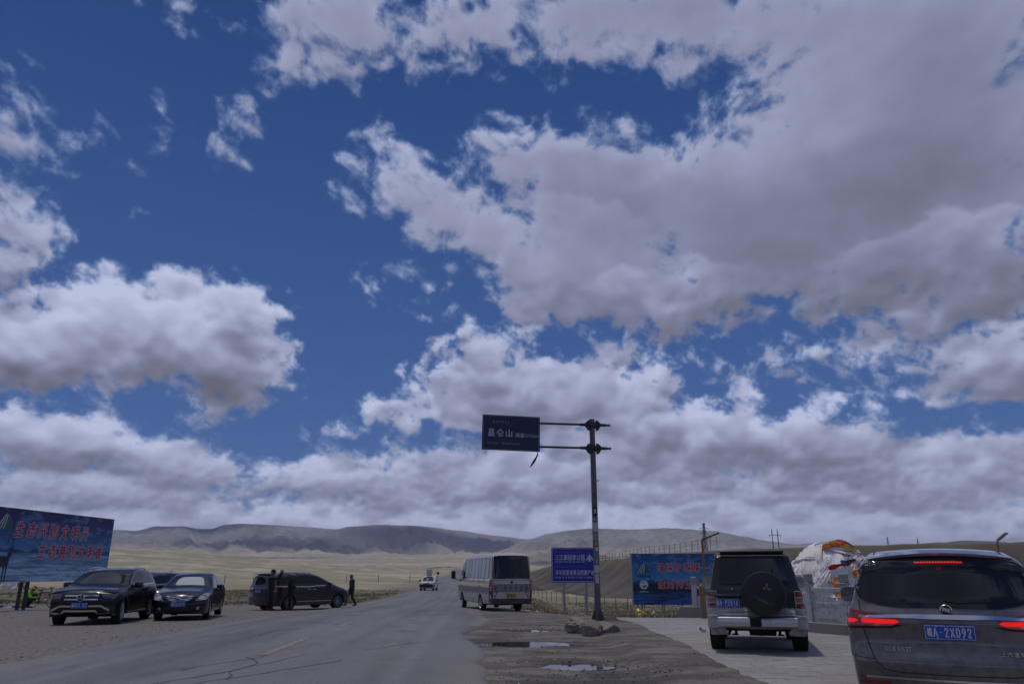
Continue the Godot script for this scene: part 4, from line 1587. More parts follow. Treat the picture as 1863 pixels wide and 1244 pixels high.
func side_rail(right: bool, w: Callable, z0: float, z1: float, y: float) -> Geo:
	var g := Geo.new()
	var s := 1.0 if right else -1.0
	var pts := []
	for k in 9:
		var z := lerpf(z0, z1, k / 8.0)
		var lift := 0.02 if k > 0 and k < 8 else -0.03
		pts.append(Vector3(s * (float(w.call(z, y)) - 0.07), y + lift - 0.03 * absf(k - 3.0) / 5.0, z))
	g.tube(pts, 0.017, 8)
	return g

# ---- the dark saloon next to it
func car_saloon():
	var at := Vector3(-11.2, 0, -27.4)
	at.y = lot(at)
	var c := car_base("saloon_car", "black saloon car with a winged chrome grille and a pale shade behind its windscreen", "car", at, 180.0 - 13.0)
	var top := [[-2.2, 0.20, 0, 0.05, 0.03], [-2.31, 0.30, 0.08, 0.16, 0.06], [-2.34, 0.55, 0.12, 0.18, 0.06], [-2.22, 0.78, 0.18, 0.16, 0.07], [-1.9, 0.90, 0.2, 0.09, 0.07], [-1.12, 1.0, 0.2, 0.05, 0.07], [-1.02, 1.03, 0.08, 0.05, 0.04], [-0.15, 1.42, 0.25, 0.05, 0.06], [0.35, 1.48, 0.4, 0.035, 0.08], [0.95, 1.42, 0.4, 0.035, 0.08], [1.75, 1.08, 0.2, 0.05, 0.05], [2.2, 1.03, 0.1, 0.09, 0.06], [2.33, 0.75, 0.1, 0.14, 0.07], [2.24, 0.28, 0.06, 0.10, 0.03]]
	var w := half_width(0.86, -2.34, 2.33, 0.93, 0.46, 0.16, 0.14)
	var g := car_body(top, 0.22, [[-1.38, 0.35, 0.31], [1.32, 0.35, 0.31]], w)
	var s := solid_of(g)
	part("body", g, M.black_paint, c)
	floor_pan(c, 4.0, 0.56, 0.2, 0.8)
	part("windshield", panel(s, TOP, rounded([[-0.66, -1.02, 0.1], [0.66, -1.02, 0.1], [0.52, -0.22, 0.08], [-0.52, -0.22, 0.08]]), 0.004), M.glass, c)
	# the pale folded sunshade behind the windscreen
	part("sunshade", panel(s, TOP, rounded([[-0.52, -0.92, 0.1], [0.44, -0.93, 0.15], [0.40, -0.50, 0.15], [0.30, -0.36, 0.1], [-0.36, -0.34, 0.15]]), 0.007), M.shade_cloth, c)
	for way in [RIGHT, LEFT]:
		part("side_window", panel(s, way, rounded([[-0.62, 0.99, 0.05], [1.35, 1.05, 0.1], [0.95, 1.30, 0.15], [0.3, 1.38, 0.3], [-0.1, 1.33, 0.2]]), 0.004), M.glass, c)
		part("chrome_trim", ribbon(s, way, [Vector2(-0.66, 0.975), Vector2(1.4, 1.035)], 0.02, 0.007), M.chrome, c)
		part("window_pillar", ribbon(s, way, [Vector2(0.34, 1.39), Vector2(0.38, 1.0)], 0.07, 0.007), M.rubber, c)
		part("door_gap", ribbon(s, way, [Vector2(0.38, 1.0), Vector2(0.36, 0.28)], 0.012, 0.005), M.rubber, c)
		part("rub_strip", ribbon(s, way, [Vector2(-0.9, 0.52), Vector2(0.85, 0.55)], 0.03, 0.012), M.chrome, c)
		for z in [0.10, 0.98]:
			part("door_handle", panel(s, way, rect(z, 0.86, z + 0.18, 0.89, 0.012), 0.02), M.black_paint, c)
	part("rear_window", panel(s, TOP, rounded([[-0.52, 1.0, 0.1], [0.52, 1.0, 0.1], [0.60, 1.62, 0.1], [-0.60, 1.62, 0.1]]), 0.004), M.glass, c)
	for k in 3:
		var dip: float = [0.70, 0.645, 0.60][k]
		var half: float = [0.40, 0.38, 0.32][k]
		part("grille_bar", ribbon(s, FRONT, [Vector2(-half, dip + 0.035), Vector2(-0.12, dip), Vector2(0.12, dip), Vector2(half, dip + 0.035)], 0.022, 0.014), M.chrome, c)
	var em := Geo.new()
	for k in 3:
		em.bar(Vector3(-0.05 + 0.045 * k, 0.625, -2.345), Vector3(-0.035 + 0.045 * k, 0.685, -2.335), 0.018, 0.014)
	em.bar(Vector3(-0.06, 0.685, -2.338), Vector3(0.08, 0.685, -2.338), 0.016, 0.014)
	part("badge", em, M.chrome, c)
	for sd in [-1.0, 1.0]:
		part("headlight", panel(s, corner(sd, -1.0, 0.7), wrap_outline([[0.46, 2.24, 0.60, 0.05], [0.74, 1.98, 0.64, 0.05], [0.80, 1.72, 0.84, 0.06], [0.62, 2.0, 0.80, 0.08]], 0.7), 0.006, 0.04), M.lamp_clear, c)
		part("fog_lamp", panel(s, FRONT, rounded([[0.52 * sd, 0.34, 0.02], [0.62 * sd, 0.34, 0.02], [0.62 * sd, 0.42, 0.03], [0.55 * sd, 0.42, 0.03]]), 0.006, 0.03), M.lamp_clear, c)
	part("air_intake", panel(s, FRONT, rounded([[-0.45, 0.28, 0.04], [0.45, 0.28, 0.04], [0.5, 0.42, 0.04], [-0.5, 0.42, 0.04]]), 0.004), M.rubber, c)
	plate(c, Vector3(0.0, 0.50, -2.36), "青B3CB14", PI, M.plate_blue, M.plate_ink)
	mirror_part(c, Vector3(0.97, 1.01, -0.52), Vector3(0.26, 0.16, 0.18), M.black_paint)
	for q in [-1.38, 1.32]:
		for sd in [-1.0, 1.0]:
			wheel(c, Vector3(0.74 * sd, 0.315, q), 0.315, 0.21, 7, false, 0.05 if q < 0.0 else 0.0)

# ---- the maroon car half hidden behind them
func car_maroon():
	var at := Vector3(-14.6, 0, -32.6)
	at.y = lot(at)
	var c := car_base("crossover_car", "dark maroon car half hidden between the two black parked cars", "car", at, 180.0 - 40.0)
	var top := [[-2.1, 0.24, 0, 0.05, 0.03], [-2.24, 0.36, 0.08, 0.12, 0.05], [-2.25, 0.74, 0.12, 0.14, 0.06], [-2.1, 0.93, 0.14, 0.12, 0.06], [-1.05, 1.08, 0.14, 0.06, 0.06], [-0.98, 1.11, 0.06, 0.05, 0.04], [-0.28, 1.52, 0.2, 0.06, 0.05], [0.35, 1.60, 0.3, 0.035, 0.07], [1.45, 1.55, 0.3, 0.035, 0.07], [1.75, 1.48, 0.06, 0.04, 0.05], [2.1, 1.08, 0.1, 0.09, 0.06], [2.25, 0.62, 0.1, 0.11, 0.06], [2.16, 0.30, 0.06, 0.08, 0.03]]
	var w := half_width(0.91, -2.25, 2.25, 1.0, 0.40, 0.15, 0.13)
	var g := car_body(top, 0.27, [[-1.36, 0.38, 0.34], [1.32, 0.38, 0.34]], w)
	var s := solid_of(g)
	part("body", g, M.maroon_paint, c)
	floor_pan(c, 3.9, 0.6, 0.24, 0.9)
	part("windshield", panel(s, TOP, rounded([[-0.68, -0.98, 0.1], [0.68, -0.98, 0.1], [0.55, -0.32, 0.08], [-0.55, -0.32, 0.08]]), 0.004), M.glass, c)
	for way in [RIGHT, LEFT]:
		part("side_window", panel(s, way, rounded([[-0.72, 1.07, 0.05], [1.55, 1.12, 0.08], [1.3, 1.38, 0.1], [0.3, 1.48, 0.3], [-0.18, 1.42, 0.2]]), 0.004), M.glass, c)
		part("window_pillar", ribbon(s, way, [Vector2(0.40, 1.46), Vector2(0.42, 1.08)], 0.06, 0.007), M.rubber, c)
		part("chrome_trim", ribbon(s, way, [Vector2(-0.74, 1.055), Vector2(1.58, 1.105)], 0.02, 0.008), M.chrome, c)
		part("sill_trim", ribbon(s, way, [Vector2(-0.9, 0.36), Vector2(0.88, 0.36)], 0.06, 0.012), M.chrome, c)
		part("door_handle", panel(s, way, rect(0.12, 0.94, 0.32, 0.97, 0.012), 0.02), M.chrome, c)
	for sd in [-1.0, 1.0]:
		part("headlight", panel(s, FRONT, rounded([[0.45 * sd, 0.72, 0.03], [0.78 * sd, 0.74, 0.05], [0.76 * sd, 0.88, 0.04], [0.5 * sd, 0.82, 0.04]]), 0.006, 0.04), M.lamp_clear, c)
	part("grille", panel(s, FRONT, rounded([[-0.38, 0.56, 0.06], [0.38, 0.56, 0.06], [0.42, 0.82, 0.06], [-0.42, 0.82, 0.06]]), 0.006), M.rubber, c)
	mirror_part(c, Vector3(1.0, 1.08, -0.6), Vector3(0.24, 0.18, 0.18), M.maroon_paint)
	for q in [-1.36, 1.32]:
		for sd in [-1.0, 1.0]:
			wheel(c, Vector3(0.77 * sd, 0.345, q), 0.345, 0.23, 5, false)

# side profile shared by the two people carriers
func carrier_profile() -> Array:
	return [[-2.42, 0.22, 0, 0.05, 0.03], [-2.58, 0.32, 0.08, 0.16, 0.06], [-2.62, 0.62, 0.14, 0.18, 0.07], [-2.48, 0.88, 0.2, 0.16, 0.08], [-2.1, 1.04, 0.25, 0.10, 0.08], [-1.5, 1.17, 0.2, 0.06, 0.07], [-1.4, 1.20, 0.1, 0.05, 0.05], [-0.42, 1.66, 0.35, 0.06, 0.07], [0.3, 1.77, 0.5, 0.045, 0.10], [1.6, 1.765, 0.5, 0.045, 0.10], [2.2, 1.70, 0.12, 0.05, 0.09], [2.36, 1.655, 0.05, 0.07, 0.06], [2.44, 1.585, 0.05, 0.09, 0.05], [2.53, 1.18, 0.2, 0.10, 0.06], [2.60, 1.05, 0.05, 0.12, 0.06], [2.585, 0.82, 0.12, 0.12, 0.07], [2.64, 0.66, 0.06, 0.13, 0.07], [2.62, 0.42, 0.12, 0.13, 0.06], [2.50, 0.26, 0.06, 0.10, 0.03]]

# ---- the people carrier with two people beside it
func car_carrier_far():
	var at := Vector3(-10.55, 0, -39.2)
	at.y = gh(at.x, at.z)
	var c := car_base("people_carrier", "dark slate people carrier standing obliquely at the road edge beyond the parked cars", "car", at, 35.0)
	var w := half_width(0.935, -2.62, 2.64, 1.08, 0.36, 0.2, 0.16)
	var g := car_body(carrier_profile(), 0.25, [[-1.62, 0.40, 0.35], [1.46, 0.40, 0.35]], w, 0.1)
	var s := solid_of(g)
	part("body", g, M.slate_paint, c)
	floor_pan(c, 4.6, 0.62, 0.22, 0.9)
	part("windshield", panel(s, TOP, rounded([[-0.72, -1.4, 0.1], [0.72, -1.4, 0.1], [0.58, -0.46, 0.08], [-0.58, -0.46, 0.08]]), 0.004), M.glass, c)
	part("rear_window", panel(s, REAR, rounded([[-0.70, 1.2, 0.12], [0.70, 1.2, 0.12], [0.64, 1.56, 0.1], [-0.64, 1.56, 0.1]]), 0.004), M.glass, c)
	for way in [RIGHT, LEFT]:
		part("side_window", panel(s, way, rounded([[-1.12, 1.16, 0.05], [-0.2, 1.14, 0.2], [0.25, 1.10, 0.2], [2.25, 1.14, 0.08], [2.12, 1.52, 0.12], [0.4, 1.63, 0.3], [-0.4, 1.54, 0.2]]), 0.004), M.glass, c)
		part("chrome_trim", ribbon(s, way, [Vector2(-1.16, 1.145), Vector2(-0.2, 1.125), Vector2(0.1, 1.10), Vector2(0.3, 1.085), Vector2(2.3, 1.125)], 0.026, 0.009), M.chrome, c)
		part("sill_trim", ribbon(s, way, [Vector2(-1.15, 0.42), Vector2(1.0, 0.42)], 0.03, 0.012), M.chrome, c)
		for z in [-0.12, 0.22]:
			part("door_handle", panel(s, way, rect(z, 0.95, z + 0.22, 0.985, 0.012), 0.022), M.chrome, c)
		part("door_gap", ribbon(s, way, [Vector2(0.16, 1.6), Vector2(0.14, 0.34)], 0.012, 0.006), M.rubber, c)
		part("roof_rail", side_rail(way == RIGHT, w, 0.0, 2.0, 1.75), M.chrome, c)
	for sd in [-1.0, 1.0]:
		part("tail_light", panel(s, corner(sd, 1.0, 0.6), wrap_outline([[0.5, 2.56, 0.94, 0.04], [0.90, 2.3, 0.88, 0.06], [0.93, 2.05, 1.02, 0.05], [0.86, 2.34, 1.12, 0.05], [0.5, 2.54, 1.04, 0.04]], 0.6), 0.008, 0.05), M.lamp_red, c)
		part("headlight", panel(s, corner(sd, -1.0, 0.75), wrap_outline([[0.55, 2.48, 0.74, 0.05], [0.78, 2.22, 0.74, 0.06], [0.86, 1.85, 1.0, 0.06], [0.66, 2.2, 0.94, 0.06]], 0.75), 0.006, 0.05), M.lamp_clear, c)
	part("tailgate_trim", ribbon(s, REAR, [Vector2(-0.62, 1.03), Vector2(0.62, 1.03)], 0.05, 0.012), M.chrome, c)
	part("wiper", ribbon(s, REAR, [Vector2(-0.05, 1.26), Vector2(0.4, 1.24)], 0.03, 0.02), M.rubber, c)
	var sp := Geo.new()
	sp.box_at(Vector3(0, 1.685, 2.30), Vector3(1.24, 0.03, 0.22), 0.012)
	part("spoiler", sp, M.rubber, c)
	plate(c, Vector3(0, 0.9, 2.605), "青A8C26", 0.0, M.plate_blue, M.plate_ink)
	mirror_part(c, Vector3(1.04, 1.18, -0.95), Vector3(0.24, 0.2, 0.2), M.slate_paint)
	for q in [-1.62, 1.46]:
		for sd in [-1.0, 1.0]:
			wheel(c, Vector3(0.79 * sd, 0.355, q), 0.355, 0.235, 10, false)

# ---- the people carrier close at right
func car_carrier_near():
	var at := Vector3(4.3, -0.13, -7.8)
	var h := deg_to_rad(27.0)
	# the rear face stands at the place above
	at += Vector3(sin(h), 0, -cos(h)) * 2.60
	var c := car_base("people_carrier", "grey brown people carrier close by with its red brake lights on", "car", at, 27.0)
	var w := half_width(0.94, -2.62, 2.64, 1.10, 0.34, 0.2, 0.15, 0.9, 0.5)
	var g := car_body(carrier_profile(), 0.25, [[-1.62, 0.40, 0.35], [1.40, 0.40, 0.35]], w, 0.07)
	var s := solid_of(g)
	part("body", g, M.taupe_paint, c)
	floor_pan(c, 4.6, 0.62, 0.22, 0.9)
	part("windshield", panel(s, TOP, rounded([[-0.72, -1.4, 0.1], [0.72, -1.4, 0.1], [0.58, -0.46, 0.08], [-0.58, -0.46, 0.08]]), 0.004), M.glass, c)
	var rw := part("rear_window", panel(s, REAR, rounded([[-0.50, 1.155, 0.3], [0.0, 1.165, 0.2], [0.50, 1.155, 0.3], [0.80, 1.235, 0.16], [0.815, 1.42, 0.25], [0.72, 1.60, 0.12], [0.40, 1.625, 0.2], [0.0, 1.632, 0.2], [-0.40, 1.625, 0.2], [-0.72, 1.60, 0.12], [-0.815, 1.42, 0.25], [-0.80, 1.235, 0.16]], 6), 0.005, 0.05), M.glass, c)
	# black printed band along the top of the glass
	part("printed_band", panel(s, REAR, rounded([[-0.79, 1.48, 0.08], [-0.6, 1.535, 0.2], [0.6, 1.535, 0.2], [0.79, 1.48, 0.08], [0.70, 1.596, 0.08], [0.0, 1.627, 0.2], [-0.70, 1.596, 0.08]]), 0.008, 0.05), M.gloss_black, rw)
	for way in [RIGHT, LEFT]:
		part("side_window", panel(s, way, rounded([[-1.12, 1.16, 0.05], [-0.2, 1.14, 0.2], [0.25, 1.12, 0.2], [2.34, 1.20, 0.1], [2.24, 1.55, 0.14], [0.4, 1.63, 0.3], [-0.4, 1.54, 0.2]]), 0.004, 0.08), M.glass, c)
		part("chrome_trim", ribbon(s, way, [Vector2(-1.16, 1.145), Vector2(-0.2, 1.125), Vector2(0.1, 1.11), Vector2(2.3, 1.17)], 0.022, 0.008), M.chrome, c)
		part("door_handle", panel(s, way, rect(0.22, 0.95, 0.44, 0.985, 0.012), 0.022), M.chrome, c)
		part("door_gap", ribbon(s, way, [Vector2(0.16, 1.6), Vector2(0.14, 0.34)], 0.012, 0.005), M.rubber, c)
	# roof lip with its gap and two clips
	var lip := Geo.new()
	var edge := []
	for k in 21:
		var x := lerpf(-0.66, 0.66, k / 20.0)
		edge.append(Vector3(x, 1.695 - 0.055 * x * x / 0.44, 2.42 - 0.13 * x * x / 0.44))
	for k in 20:
		var a: Vector3 = edge[k]
		var b: Vector3 = edge[k + 1]
		var f := Vector3(0, 0.035, -0.34)
		var dn := Vector3(0, -0.026, -0.012)
		lip.quad_out(a, b, b + f, a + f, Vector3.UP)
		lip.quad_out(a, b, b + dn, a + dn, Vector3(0, -0.3, 1))
		lip.quad_out(a + dn, b + dn, b + dn + Vector3(0, -0.02, -0.2), a + dn + Vector3(0, -0.02, -0.2), Vector3.DOWN)
	for k in [0, 20]:
		var a: Vector3 = edge[k]
		lip.tri_out(a, a + Vector3(0, 0.035, -0.34), a + Vector3(0, -0.05, -0.2), Vector3(a.x, 0, 0))
	part("spoiler", lip, M.taupe_paint, c, 25.0)
	for sd in [-1.0, 1.0]:
		part("roof_seam", ribbon(s, TOP, [Vector2(0.60 * sd, 0.6), Vector2(0.60 * sd, 2.02)], 0.012, 0.004), M.rubber, c)
	# high brake light: a row of small red lamps
	var hb := Geo.new()
	for k in 16:
		var x := lerpf(-0.205, 0.205, k / 15.0)
		var hit := s.intersect_ray(Vector3(x, 1.603 - 0.05 * x * x, 6.0), Vector3(0, 0, -1))
		var z: float = hit.position.z if not hit.is_empty() else 2.44
		hb.box_at(Vector3(x, 1.603 - 0.05 * x * x, z + 0.016), Vector3(0.024, 0.016, 0.018), 0.004)
	part("brake_light", hb, M.lamp_lit, c)
	lamp_glow(c, Vector3(0, 1.60, 2.52), 0.002)
	# lamps
	for sd in [-1.0, 1.0]:
		var t := 0.42
		var tl := part("tail_light", panel(s, corner(sd, 1.0, t), wrap_outline([[0.44, 2.60, 1.052, 0.01], [0.44, 2.60, 1.068, 0.02], [0.86, 2.40, 1.135, 0.03], [0.935, 2.14, 1.16, 0.03], [0.935, 2.20, 1.03, 0.05], [0.92, 2.28, 0.965, 0.03], [0.52, 2.58, 0.985, 0.03], [0.44, 2.60, 1.015, 0.02]], t), 0.010, 0.05), M.lamp_red, c)
		for q in [[0.44, 2.60, 0.775, 2.475], [0.795, 2.46, 0.885, 2.36]]:
			part("lit_bar", panel(s, corner(sd, 1.0, t), wrap_outline([[q[0], q[1], 1.024, 0.01], [q[0] + 0.05, q[1] - 0.02, 1.006, 0.012], [q[2] - 0.01, q[3], 1.008, 0.01], [q[2], q[3], 1.046, 0.012], [q[0] + 0.04, q[1] - 0.01, 1.043, 0.01]], t), 0.016, 0.03), M.lamp_lit, tl)
		part("lamp_base", panel(s, corner(sd, 1.0, t), wrap_outline([[0.40, 2.60, 0.998, 0.01], [0.92, 2.30, 0.985, 0.02], [0.92, 2.30, 0.945, 0.03], [0.52, 2.58, 0.965, 0.04]], t), 0.008, 0.04), M.gloss_black, c)
		lamp_glow(c, Vector3(0.70 * sd, 1.025, 2.68), 0.004)
	part("tailgate_trim", ribbon(s, REAR, [Vector2(-0.80, 1.062), Vector2(-0.46, 1.072), Vector2(0.46, 1.072), Vector2(0.80, 1.062)], 0.036, 0.034), M.chrome, c)
	# round three-shield badge
	var bg := Geo.new()
	var bz := 2.632
	bg.lathe([Vector2(0.042, -0.006), Vector2(0.054, 0.0), Vector2(0.046, 0.008), Vector2(0.042, 0.0)], Transform3D(Basis(Vector3.RIGHT, PI / 2), Vector3(0, 1.145, bz - 0.06)), 30)
	for k in 3:
		var x := -0.022 + 0.022 * k
		bg.prism(PackedVector2Array([Vector2(-0.011, 0.02), Vector2(0.011, 0.02), Vector2(0.009, -0.008), Vector2(0, -0.022), Vector2(-0.009, -0.008)]), 0.008 + 0.002 * k, Transform3D(Basis(Vector3(0, 0, 1), -0.35), Vector3(x, 1.145 + 0.006 * (1 - k), bz - 0.062)))
	bg.bar(Vector3(-0.035, 1.165, bz - 0.056), Vector3(0.035, 1.125, bz - 0.056), 0.006, 0.01)
	part("badge", bg, M.chrome, c)
	var bk := Geo.new()
	bk.lathe([Vector2(0.0, 0.0), Vector2(0.045, 0.0), Vector2(0.045, -0.03)], Transform3D(Basis(Vector3.RIGHT, PI / 2), Vector3(0, 1.145, bz - 0.062)), 26)
	part("badge_plate", bk, M.gloss_black, c)
	# wiper on the glass
	part("wiper", ribbon(s, REAR, [Vector2(0.0, 1.245), Vector2(0.12, 1.222), Vector2(0.40, 1.238)], 0.034, 0.022), M.rubber, c)
	# plate in its recess
	part("plate_recess", panel(s, REAR, rounded([[-0.40, 0.86, 0.08], [0.40, 0.86, 0.08], [0.44, 1.02, 0.03], [-0.44, 1.02, 0.03]]), 0.003), M.taupe_paint, c)
	plate(c, Vector3(0.0, 0.940, 2.628), "皖A·2XD92", 0.0, M.plate_blue, M.plate_ink, Vector2(0.44, 0.135), -0.05)
	var bolts := Geo.new()
	for q in [[-0.11, 0.055], [0.11, 0.055], [-0.11, -0.055], [0.11, -0.055]]:
		bolts.lathe([Vector2(0.009, 0.0), Vector2(0.008, 0.006), Vector2(0.0, 0.007)], Transform3D(Basis(Vector3.RIGHT, PI / 2), Vector3(q[0], 0.94 + q[1], 2.634)), 10)
	part("plate_bolt", bolts, M.chrome, c)
	# gaps of the tailgate and bumper
	for sd in [-1.0, 1.0]:
		part("tailgate_gap", ribbon(s, REAR, [Vector2(0.79 * sd, 1.24), Vector2(0.78 * sd, 1.0), Vector2(0.765 * sd, 0.9), Vector2(0.70 * sd, 0.66), Vector2(0.62 * sd, 0.575), Vector2(0.50 * sd, 0.555), Vector2(0.0, 0.55)], 0.009, 0.004), M.rubber, c)
		part("bumper_gap", ribbon(s, corner(sd, 1.0, 0.8), [Vector2(0.70 * cos(0.8) - 2.55 * sin(0.8), 0.665), Vector2(0.92 * cos(0.8) - 2.2 * sin(0.8), 0.70), Vector2(0.935 * cos(0.8) - 1.85 * sin(0.8), 0.715)], 0.008, 0.004), M.rubber, c)
		part("reflector", panel(s, corner(sd, 1.0, 0.5), wrap_outline([[0.60, 2.58, 0.43, 0.01], [0.86, 2.42, 0.43, 0.01], [0.86, 2.42, 0.46, 0.01], [0.60, 2.58, 0.46, 0.01]], 0.5), 0.008, 0.04), M.lamp_red, c)
	part("bumper_trim", ribbon(s, REAR, [Vector2(-0.8, 0.50), Vector2(0.8, 0.50)], 0.02, 0.01), M.chrome, c)
	part("bumper_lower", panel(s, REAR, rect(-0.72, 0.29, 0.72, 0.42, 0.05), 0.006), M.rubber, c)
	var name_l := put("lettering", latin("GL8 653T", 0.042, 0.006, true), M.chrome, c)
	name_l.position = surface_at(s, -0.60, 0.735)
	name_l.rotation.y = -0.12
	var nm := Geo.new()
	brush(nm, "上汽通用", Transform3D(Basis.IDENTITY, surface_at(s, 0.40, 0.735)), Vector2(0.045, 0.045), 0.052, 0.006, 0.006)
	part("lettering", nm, M.chrome, c)
	mirror_part(c, Vector3(1.07, 1.20, -0.95), Vector3(0.27, 0.21, 0.2), M.taupe_paint)
	for q in [-1.62, 1.40]:
		for sd in [-1.0, 1.0]:
			wheel(c, Vector3(0.79 * sd, 0.355, q), 0.355, 0.235, 10, false)

func surface_at(s: TriangleMesh, x: float, y: float) -> Vector3:
	var hit := s.intersect_ray(Vector3(x, y, 8.0), Vector3(0, 0, -1))
	return (hit.position if not hit.is_empty() else Vector3(x, y, 2.6)) + Vector3(0, 0, 0.004)

func lamp_glow(parent: Node3D, at: Vector3, energy: float):
	var l := OmniLight3D.new()
	l.name = "brake_light_glow"
	l.light_color = Color(1.0, 0.08, 0.05)
	l.light_energy = energy
	l.light_size = 0.03
	l.omni_range = 12.0
	l.omni_attenuation = 2.0
	l.shadow_enabled = true
	parent.add_child(l, true)
	l.position = at

# ---- the boxy off-road car with the covered spare wheel
func car_boxy():
	var rear := Vector3(4.36, 0.0, -14.05)
	var h := deg_to_rad(16.5)
	var at := rear + Vector3(sin(h), 0, -cos(h)) * 2.1
	var c := car_base("off_road_car", "boxy black over silver off-road car with a covered spare wheel on its back door", "car", at, 16.5)
	c.scale = Vector3.ONE * 0.957
	var top := [[-2.1, 0.44, 0, 0.03, 0.03], [-2.18, 0.56, 0.06, 0.06, 0.05], [-2.15, 1.02, 0.08, 0.06, 0.05], [-1.95, 1.10, 0.1, 0.04, 0.06], [-1.0, 1.17, 0.1, 0.03, 0.05], [-0.92, 1.19, 0.05, 0.03, 0.04], [-0.42, 1.70, 0.15, 0.04, 0.05], [-0.1, 1.77, 0.3, 0.03, 0.07], [0.9, 1.84, 0.4, 0.025, 0.07], [1.86, 1.82, 0.08, 0.03, 0.07], [2.02, 1.74, 0.05, 0.035, 0.05], [2.13, 1.22, 0.1, 0.035, 0.05], [2.17, 1.10, 0.08, 0.04, 0.05], [2.18, 0.78, 0.05, 0.045, 0.05], [2.20, 0.55, 0.05, 0.05, 0.05], [2.1, 0.42, 0.04, 0.04, 0.03]]
	var w := func(z: float, y: float) -> float:
		var v := 0.85
		var t := clampf((-1.5 - z) / 0.7, 0.0, 1.1)
		v -= 0.09 * t * t * t
		t = clampf((z - 1.75) / 0.45, 0.0, 1.1)
		v -= 0.04 * t * t * t
		if y > 1.10:
			v -= (y - 1.10) * 0.235 + 0.012 * smoothstep(1.10, 1.16, y)
		# flared arches and sill of the wide version
		var near := minf(absf(z + 1.42), absf(z - 1.28))
		v += 0.05 * smoothstep(0.98, 0.80, y) * smoothstep(0.78, 0.5, near)
		v += 0.015 * smoothstep(0.80, 0.74, y)
		return v
	var g := car_body(top, 0.44, [[-1.42, 0.46, 0.40], [1.28, 0.46, 0.40]], w, 0.07)
	var s := solid_of(g)
	var cut := lower_only(g, func(q): return q.y < 0.80)
	part("body", cut[1], M.forest_paint, c)
	part("lower_body", cut[0], M.silver_paint, c, 30.0)
	# chassis, axle, hangers below the tail
	var un := Geo.new()
	un.box_at(Vector3(0, 0.55, 0.1), Vector3(1.2, 0.34, 3.9), 0.05)
	un.tube([Vector3(-0.68, 0.39, 1.28), Vector3(-0.3, 0.385, 1.28), Vector3(0.3, 0.385, 1.28), Vector3(0.68, 0.39, 1.28)], 0.055, 10)
	un.lathe([Vector2(0.0, -0.16), Vector2(0.09, -0.13), Vector2(0.15, 0.0), Vector2(0.09, 0.13), Vector2(0.0, 0.16)], Transform3D(Basis(Vector3.RIGHT, PI / 2), Vector3(0.06, 0.39, 1.28)), 16)
	un.lathe([Vector2(0.0, -0.30), Vector2(0.20, -0.27), Vector2(0.2, 0.2), Vector2(0.0, 0.22)], Transform3D(Basis(Vector3(0, 0, 1), PI / 2) * Basis.from_scale(Vector3(0.7, 1, 1)), Vector3(0.05, 0.43, 1.86)), 16)
	part("underbody", un, M.under, c)
	var hang := Geo.new()
	for sd in [-1.0, 1.0]:
		hang.box_at(Vector3(0.40 * sd, 0.36, 1.62), Vector3(0.05, 0.16, 0.05), 0.01)
		hang.box_at(Vector3(0.42 * sd, 0.29, 1.62), Vector3(0.12, 0.03, 0.06), 0.008)
	part("spring_hanger", hang, M.under, c)
	var ex := Geo.new()
	ex.tube([Vector3(-0.5, 0.36, 1.2), Vector3(-0.52, 0.34, 1.8), Vector3(-0.52, 0.33, 2.12)], 0.03, 10, false)
	part("exhaust_pipe", ex, M.iron, c)
	# rear glass in its rubber
	part("window_rubber", panel(s, REAR, rounded([[-0.655, 1.20, 0.05], [0.655, 1.20, 0.05], [0.60, 1.71, 0.06], [-0.60, 1.71, 0.06]]), 0.006, 0.06), M.rubber, c)
	part("rear_window", panel(s, REAR, rounded([[-0.62, 1.225, 0.05], [0.62, 1.225, 0.05], [0.57, 1.685, 0.06], [-0.57, 1.685, 0.06]]), 0.010, 0.06), M.glass_pale, c)
	for way in [RIGHT, LEFT]:
		part("side_window", panel(s, way, rounded([[-0.70, 1.17, 0.04], [1.9, 1.20, 0.06], [1.82, 1.66, 0.08], [-0.28, 1.66, 0.1]]), 0.004, 0.08), M.glass, c)
		part("window_pillar", ribbon(s, way, [Vector2(0.28, 1.68), Vector2(0.30, 1.16)], 0.08, 0.008), M.forest_paint, c)
		part("door_gap", ribbon(s, way, [Vector2(0.30, 1.16), Vector2(0.30, 0.5)], 0.012, 0.005), M.rubber, c)
	part("windshield", panel(s, TOP, rounded([[-0.68, -0.93, 0.06], [0.68, -0.93, 0.06], [0.60, -0.43, 0.06], [-0.60, -0.43, 0.06]]), 0.004), M.glass, c)
	# roof spoiler
	var rs := Geo.new()
	rs.box_at(Vector3(0, 1.815, 1.96), Vector3(1.20, 0.075, 0.24), 0.03)
	part("spoiler", rs, M.forest_paint, c)
	var gut := Geo.new()
	for sd in [-1.0, 1.0]:
		gut.bar(Vector3(0.70 * sd, 1.725, -0.3), Vector3(0.69 * sd, 1.745, 2.02), 0.02, 0.02, 0.004)
	gut.bar(Vector3(-0.64, 1.74, 2.055), Vector3(0.64, 1.74, 2.055), 0.02, 0.018, 0.004)
	part("rain_gutter", gut, M.silver_paint, c)
	# back door gaps and plate light bar
	part("door_gap", ribbon(s, REAR, [Vector2(-0.68, 1.72), Vector2(-0.715, 1.15), Vector2(-0.70, 0.80)], 0.01, 0.005), M.rubber, c)
	part("door_gap", ribbon(s, REAR, [Vector2(0.66, 1.72), Vector2(0.70, 1.15), Vector2(0.69, 0.80)], 0.01, 0.005), M.rubber, c)
	var lb := Geo.new()
	lb.box_at(Vector3(-0.50, 1.0, 2.205), Vector3(0.50, 0.07, 0.06), 0.02)
	part("plate_lamp_housing", lb, M.gloss_black, c)
	var lock := Geo.new()
